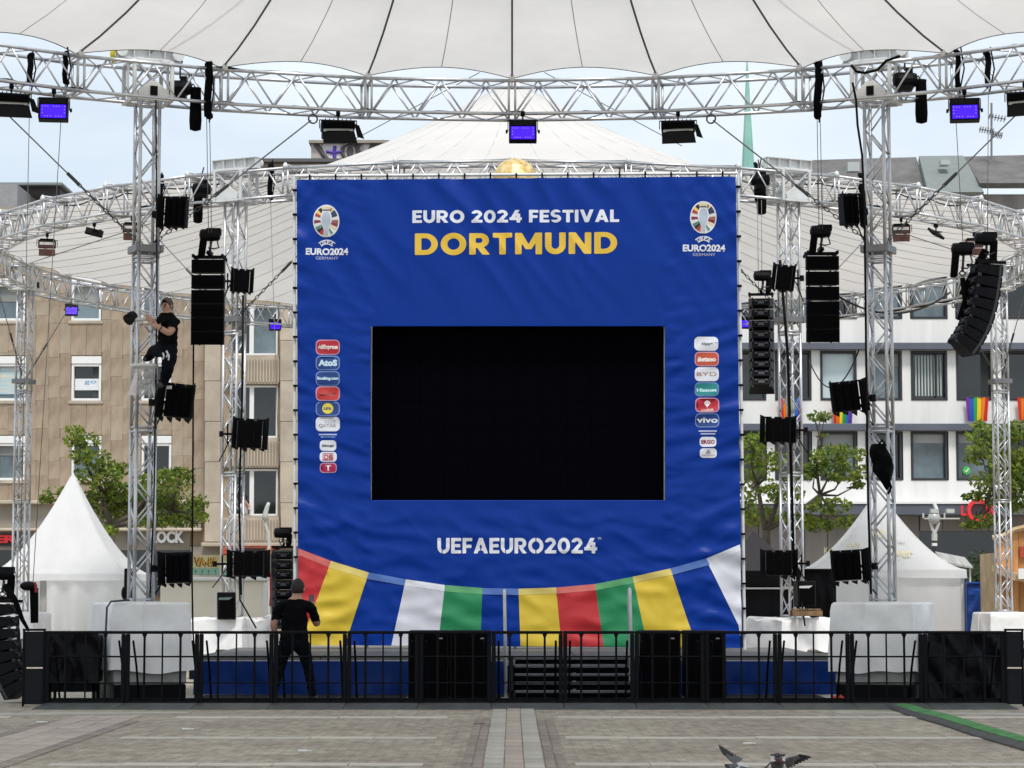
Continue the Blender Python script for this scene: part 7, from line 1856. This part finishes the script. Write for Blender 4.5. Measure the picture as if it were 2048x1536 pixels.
# ---- man climbing the front left mast
YC = 35.15
cl_ = thing('person', 'person in black polo shirt and dark trousers clinging high on the front left mast', 'person', P(333, 740, YC))
N, E = {}, []
def K(k, px, py, dy, r): N[k] = (P(px - (4 if px > 318 else 0), py, YC + dy), r)
K('pelvis', 339, 698, .08, (.165, .13)); K('waist', 340, 677, .06, (.155, .125)); K('chest', 340, 651, .02, (.175, .13)); K('neckb', 340, 633, -.01, (.12, .085)); K('neck', 338, 624, -.03, .06); K('head', 338, 613, -.05, (.084, .096)); K('crown', 339.5, 604.5, -.05, (.07, .08))
E += [('pelvis', 'waist'), ('waist', 'chest'), ('chest', 'neckb'), ('neckb', 'neck'), ('neck', 'head'), ('head', 'crown')]
K('rs', 325, 641, .03, .08); K('re', 315, 653, .02, .056); K('rw', 305, 642, -.04, .038); E += [('neckb', 'rs'), ('rs', 're'), ('re', 'rw')]
K('ls', 352, 643, -.06, .08); K('le', 344, 668, -.18, .056); K('lw', 321, 654, -.22, .04); E += [('neckb', 'ls'), ('ls', 'le'), ('le', 'lw')]
K('lh', 345, 705, .03, .125); K('lk', 339, 738, -.06, .095); K('la', 331, 768, .10, .06); K('lt', 320, 772, -.02, .046); E += [('pelvis', 'lh'), ('lh', 'lk'), ('lk', 'la'), ('la', 'lt')]
K('rh', 331, 702, .16, .12); K('rk', 308, 701, .50, .09); K('ra', 296, 716, .62, .06); K('rt', 286, 721, .56, .045); E += [('pelvis', 'rh'), ('rh', 'rk'), ('rk', 'ra'), ('ra', 'rt')]
hand(N, E, 'rw', N['rw'][0], (-.8, -.1, .55), (.3, 0, 1), (.2, 1, 0)); hand(N, E, 'lw', N['lw'][0], (-.9, .15, .45), (0, 0, 1), (.1, 1, 0))
pc = {k: v[0] for k, v in N.items()}
def near(c_, a, b):
    ab = pc[b] - pc[a]; t = max(0, min(1, (c_ - pc[a]).dot(ab) / ab.length_squared)); return (c_ - pc[a] - ab * t).length, t
def pick_cl(c_):
    best = None
    if (c_ - pc['head']).length < .2 and c_.z > pc['neck'].z - .015: return 0
    for a, b, s in (('neckb', 'neck', 0), ('neck', 'head', 0), ('head', 'crown', 0), ('rs', 're', 1), ('re', 'rw', 0), ('ls', 'le', 1), ('le', 'lw', 0), ('pelvis', 'waist', 1), ('waist', 'chest', 1), ('chest', 'neckb', 1), ('neckb', 'ls', 1), ('neckb', 'rs', 1), ('pelvis', 'lh', 2), ('pelvis', 'rh', 2), ('lh', 'lk', 2), ('lk', 'la', 2), ('la', 'lt', 3), ('rh', 'rk', 2), ('rk', 'ra', 2), ('ra', 'rt', 3), ('rw', 'rw_palm', 0), ('lw', 'lw_palm', 0)):
        d, t = near(c_, a, b); rr = N[a][1] if not isinstance(N[a][1], tuple) else N[a][1][0]
        d -= rr * .8
        if best is None or d < best[0]: best = (d, s, t, a)
    _, s, t, a = best
    if a in ('rs', 'ls') and t > .62: return 0
    if a == 'pelvis' and s == 1 and t < .3: return 2
    return s
b_ = skinned('body', N, E, 'pelvis', [SKIN, TEE, JEANS, mat('work_boot', (.05, .05, .06), .7)], pick_cl, cl_, 3, .022)
b_.data.transform(Matrix.Translation(-cl_.location))
face(cl_, N['head'][0] + Vector((0, 0, .01)), (-.55, -1, -.12), (0, 0, 1), 1.0, HAIR_L)
mb = MB(); h_ = N['head'][0] + Vector((0, 0, .02)); fw = Vector((-.55, -1, -.12)).normalized(); rt_ = fw.cross(Vector((0, 0, 1))).normalized()
for s in (-1, 1): mb.path([h_ + fw * .094 + rt_ * s * .033 + (rt_ * math.cos(i * math.pi / 5) + Vector((0, 0, 1)) * math.sin(i * math.pi / 5)) * .022 for i in range(11)], .004, 4)
mb.build('glasses', BLACK, cl_, world=True)
mb = MB(); q = N['lw'][0].lerp(N['le'][0], .15); mb.tube(q, q + (N['le'][0] - q).normalized() * .03, .042, 10); mb.build('wristwatch', BLACK, cl_, world=True)
mb = MB()
for px, py, dx in ((326, 712, 2), (333, 708, 3), (337, 714, 1)): mb.path([P(px, py - 6, YC - .14), P(px + dx, py, YC - .16), P(px, py + 6, YC - .14)], .014, 6)
mb.build('tool_clips', ALU_W, cl_, world=True)
# ---- person at the window of the ribbed bay
wp = thing('person', 'person in white shirt leaning in the open bay window left of the banner', 'person', P(488, 1028, YL - .05))
N, E = {}, []
YW = YL - .02
def K2(k, px, py, dy, r): N[k] = (P(px, py, YW + dy), r)
K2('waist', 490, 1031, .1, (.15, .1)); K2('chest', 489, 1014, .05, (.17, .11)); K2('neck', 488, 1002, 0, .055); K2('head', 486.5, 995, -.02, (.085, .095)); K2('crown', 486, 991, -.02, (.06, .07)); E += [('waist', 'chest'), ('chest', 'neck'), ('neck', 'head'), ('head', 'crown')]
K2('ls', 481, 1010, 0, .06); K2('le', 478, 1024, -.12, .045); K2('lw', 486, 1027, -.2, .034); K2('rs', 497, 1010, 0, .06); K2('re', 501, 1022, -.1, .045); K2('rw', 494, 1006, -.14, .032)
E += [('chest', 'ls'), ('ls', 'le'), ('le', 'lw'), ('chest', 'rs'), ('rs', 're'), ('re', 'rw')]
hand(N, E, 'lw', N['lw'][0], (1, -.1, -.1), (0, 0, 1), (0, -1, 0)); hand(N, E, 'rw', N['rw'][0], (-.4, 0, 1), (0, -1, 0), (-1, 0, 0))
p_ = N; hz = P(0, 1003, YW).z; lw_ = N['lw'][0]; rw_ = N['rw'][0]; le_, re_ = N['le'][0], N['re'][0]
b_ = skinned('body', N, E, 'chest', [SKIN, mat('white_shirt', (.62, .62, .64), .8)], lambda c_: 0 if (c_.z > hz or (c_ - lw_).length < .16 or (c_ - rw_).length < .2) else 1, wp, 1)
b_.data.transform(Matrix.Translation(-wp.location))
face(wp, N['head'][0], (.2, -1, -.2), (0, 0, 1), 1.05, HAIR_D)

# ================================================================ PIGEONS
FEA = mat('pigeon_grey', (.10, .10, .11), .6, var=.3, scale=25); FEAD = mat('pigeon_dark', (.022, .022, .026), .5, var=.3, scale=25); FEAW = mat('pigeon_white', (.60, .60, .58), .6); FEAP = mat('pigeon_plum', (.075, .035, .045), .4, var=.3, scale=20); FEAB = mat('pigeon_beak', (.10, .09, .09), .5)
def wing(parent, root, span, chord, n, mm, drop):
    """one wing of separate overlapping flight feathers plus a covert pad"""
    root, span, chord = Vector(root), Vector(span), Vector(chord)
    w = MB(); nn = span.cross(chord).normalized()
    pts = [root, root + span * .35 + chord * -.12, root + span * .75 + chord * -.05, root + span * .9 + chord * .25, root + span * .4 + chord * .45, root + chord * .5]
    w.add([p + nn * .007 for p in pts] + [p - nn * .007 for p in pts], [tuple(range(6)), tuple(range(11, 5, -1))] + [(i, 6 + i, 6 + (i + 1) % 6, (i + 1) % 6) for i in range(6)])
    o = w.build('wing', mm[0], parent, world=True)
    for i in range(n):
        f_ = i / (n - 1); b = root + span * (.1 + .78 * f_) + chord * (.25 - .2 * f_); d = (chord * (1 - f_ * .75) + span * (.05 + .62 * f_) + Vector((0, 0, -drop * f_))) * (.95 + .1 * f_)
        s_ = d.cross(nn).normalized() * .013
        q = [b - s_, b + d * .7 - s_ * 1.1, b + d, b + d * .75 + s_ * 1.1, b + s_]; off = nn * (.002 + .0012 * i)
        fm = MB(); fm.add([p + off for p in q] + [p + off - nn * .002 for p in q], [tuple(range(5)), tuple(range(9, 4, -1))] + [(k, 5 + k, 5 + (k + 1) % 5, (k + 1) % 5) for k in range(5)]); fm.build('feather', mm[1] if f_ > .35 else mm[0], o, world=True)
    return o
def pigeon(loc, nodes, lab, mats, pick, wings, legs):
    t = thing('pigeon', lab, 'pigeon', loc, group='pigeons on the paving at the lower right')
    N, E = {}, []; loc = Vector(loc); prev = None
    for k, (p, r) in nodes.items():
        N[k] = (loc + Vector(p), r)
        if prev: E.append((prev, k))
        prev = k
    b = skinned('body', N, E, 'breast', mats, lambda c_: pick(c_ - loc), t)
    b.data.transform(Matrix.Translation(-loc))
    h = N['head'][0]; d = (N['bill'][0] - h).normalized()
    mb = MB(); mb.tube(N['bill'][0] - d * .006, N['bill'][0] + d * .022, .008, 8, .002); mb.build('beak', FEAB, t, world=True)
    s_ = d.cross(Vector((0, 0, 1))).normalized()
    for s in (-1, 1): mb = MB(); mb.ball(h + s_ * s * .021 + d * .008 + Vector((0, 0, .006)), .005); mb.build('eye', mat('pigeon_eye', (.35, .08, .02), .3), t, world=True)
    for r_, sp_, ch_, mm, dr in wings: wing(t, loc + Vector(r_), sp_, ch_, 8, mm, dr)
    for s in (-1, 1):
        if not legs: break
        a = loc + Vector((s * .025 + legs[0], legs[1], .07)); f_ = Vector((a.x, a.y - .01, .006)); mb = MB(); mb.path([a, a.lerp(f_, .5) + Vector((0, .012, 0)), f_], .006, 6, .004)
        for an in (-.5, 0, .5, math.pi): mb.path([f_, f_ + Vector((math.sin(an) * .035, -math.cos(an) * .035, -.002))], .004, 5, .002)
        mb.build('leg', mat('pigeon_leg', (.30, .08, .08), .6), t, world=True)
    return t
# right bird: standing, breast to the camera, left wing raised sideways
g2 = G(1556, 1560); 
pigeon((g2.x, g2.y, 0), {'tail': ((-.01, .20, .075), (.03, .008)), 'rump': ((0, .11, .10), (.045, .038)), 'back': ((0, .04, .125), (.062, .055)), 'breast': ((.0, -.02, .14), (.062, .058)), 'neck': ((-.003, -.045, .185), .034), 'head': ((-.008, -.05, .222), .027), 'bill': ((-.012, -.078, .216), .012)},
       'dark headed pigeon with one wing spread out to the right on the paving', [FEA, FEAP, FEAD, FEAW], lambda c_: 2 if c_.z > .203 else 1 if (c_.z > .12 and abs(c_.x) < .032 and c_.y < 0) else 3 if (c_.z > .165) else 0,
       [((.05, .01, .165), (.155, .03, .045), (.03, .07, -.075), (FEA, FEAD), .035), ((-.052, .0, .155), (-.06, .02, -.06), (-.01, .12, -.03), (FEA, FEAD), .0)], (0, .01))
g1 = G(1474, 1566)
pigeon((g1.x, g1.y, 0), {'tail': ((.17, .10, .07), (.03, .008)), 'rump': ((.09, .05, .10), (.043, .038)), 'back': ((.04, .02, .125), (.058, .052)), 'breast': ((-.02, .0, .12), (.06, .055)), 'neck': ((-.07, -.01, .105), .034), 'head': ((-.11, -.02, .085), .026), 'bill': ((-.137, -.026, .072), .011)},
       'pigeon with a white rump and one wing lifted upright on the paving', [FEA, FEAD, FEAW], lambda c_: 2 if (c_.x > -.0 and c_.z > .115 and c_.x < .12) else 1 if c_.x < -.06 or c_.x > .12 else 0,
       [((-.01, .045, .155), (-.095, .03, .085), (.065, .02, .03), (FEA, FEAD), -.02), ((.02, -.05, .14), (.1, -.02, -.02), (.06, .03, -.02), (FEA, FEAD), .0)], (-.01, .0))
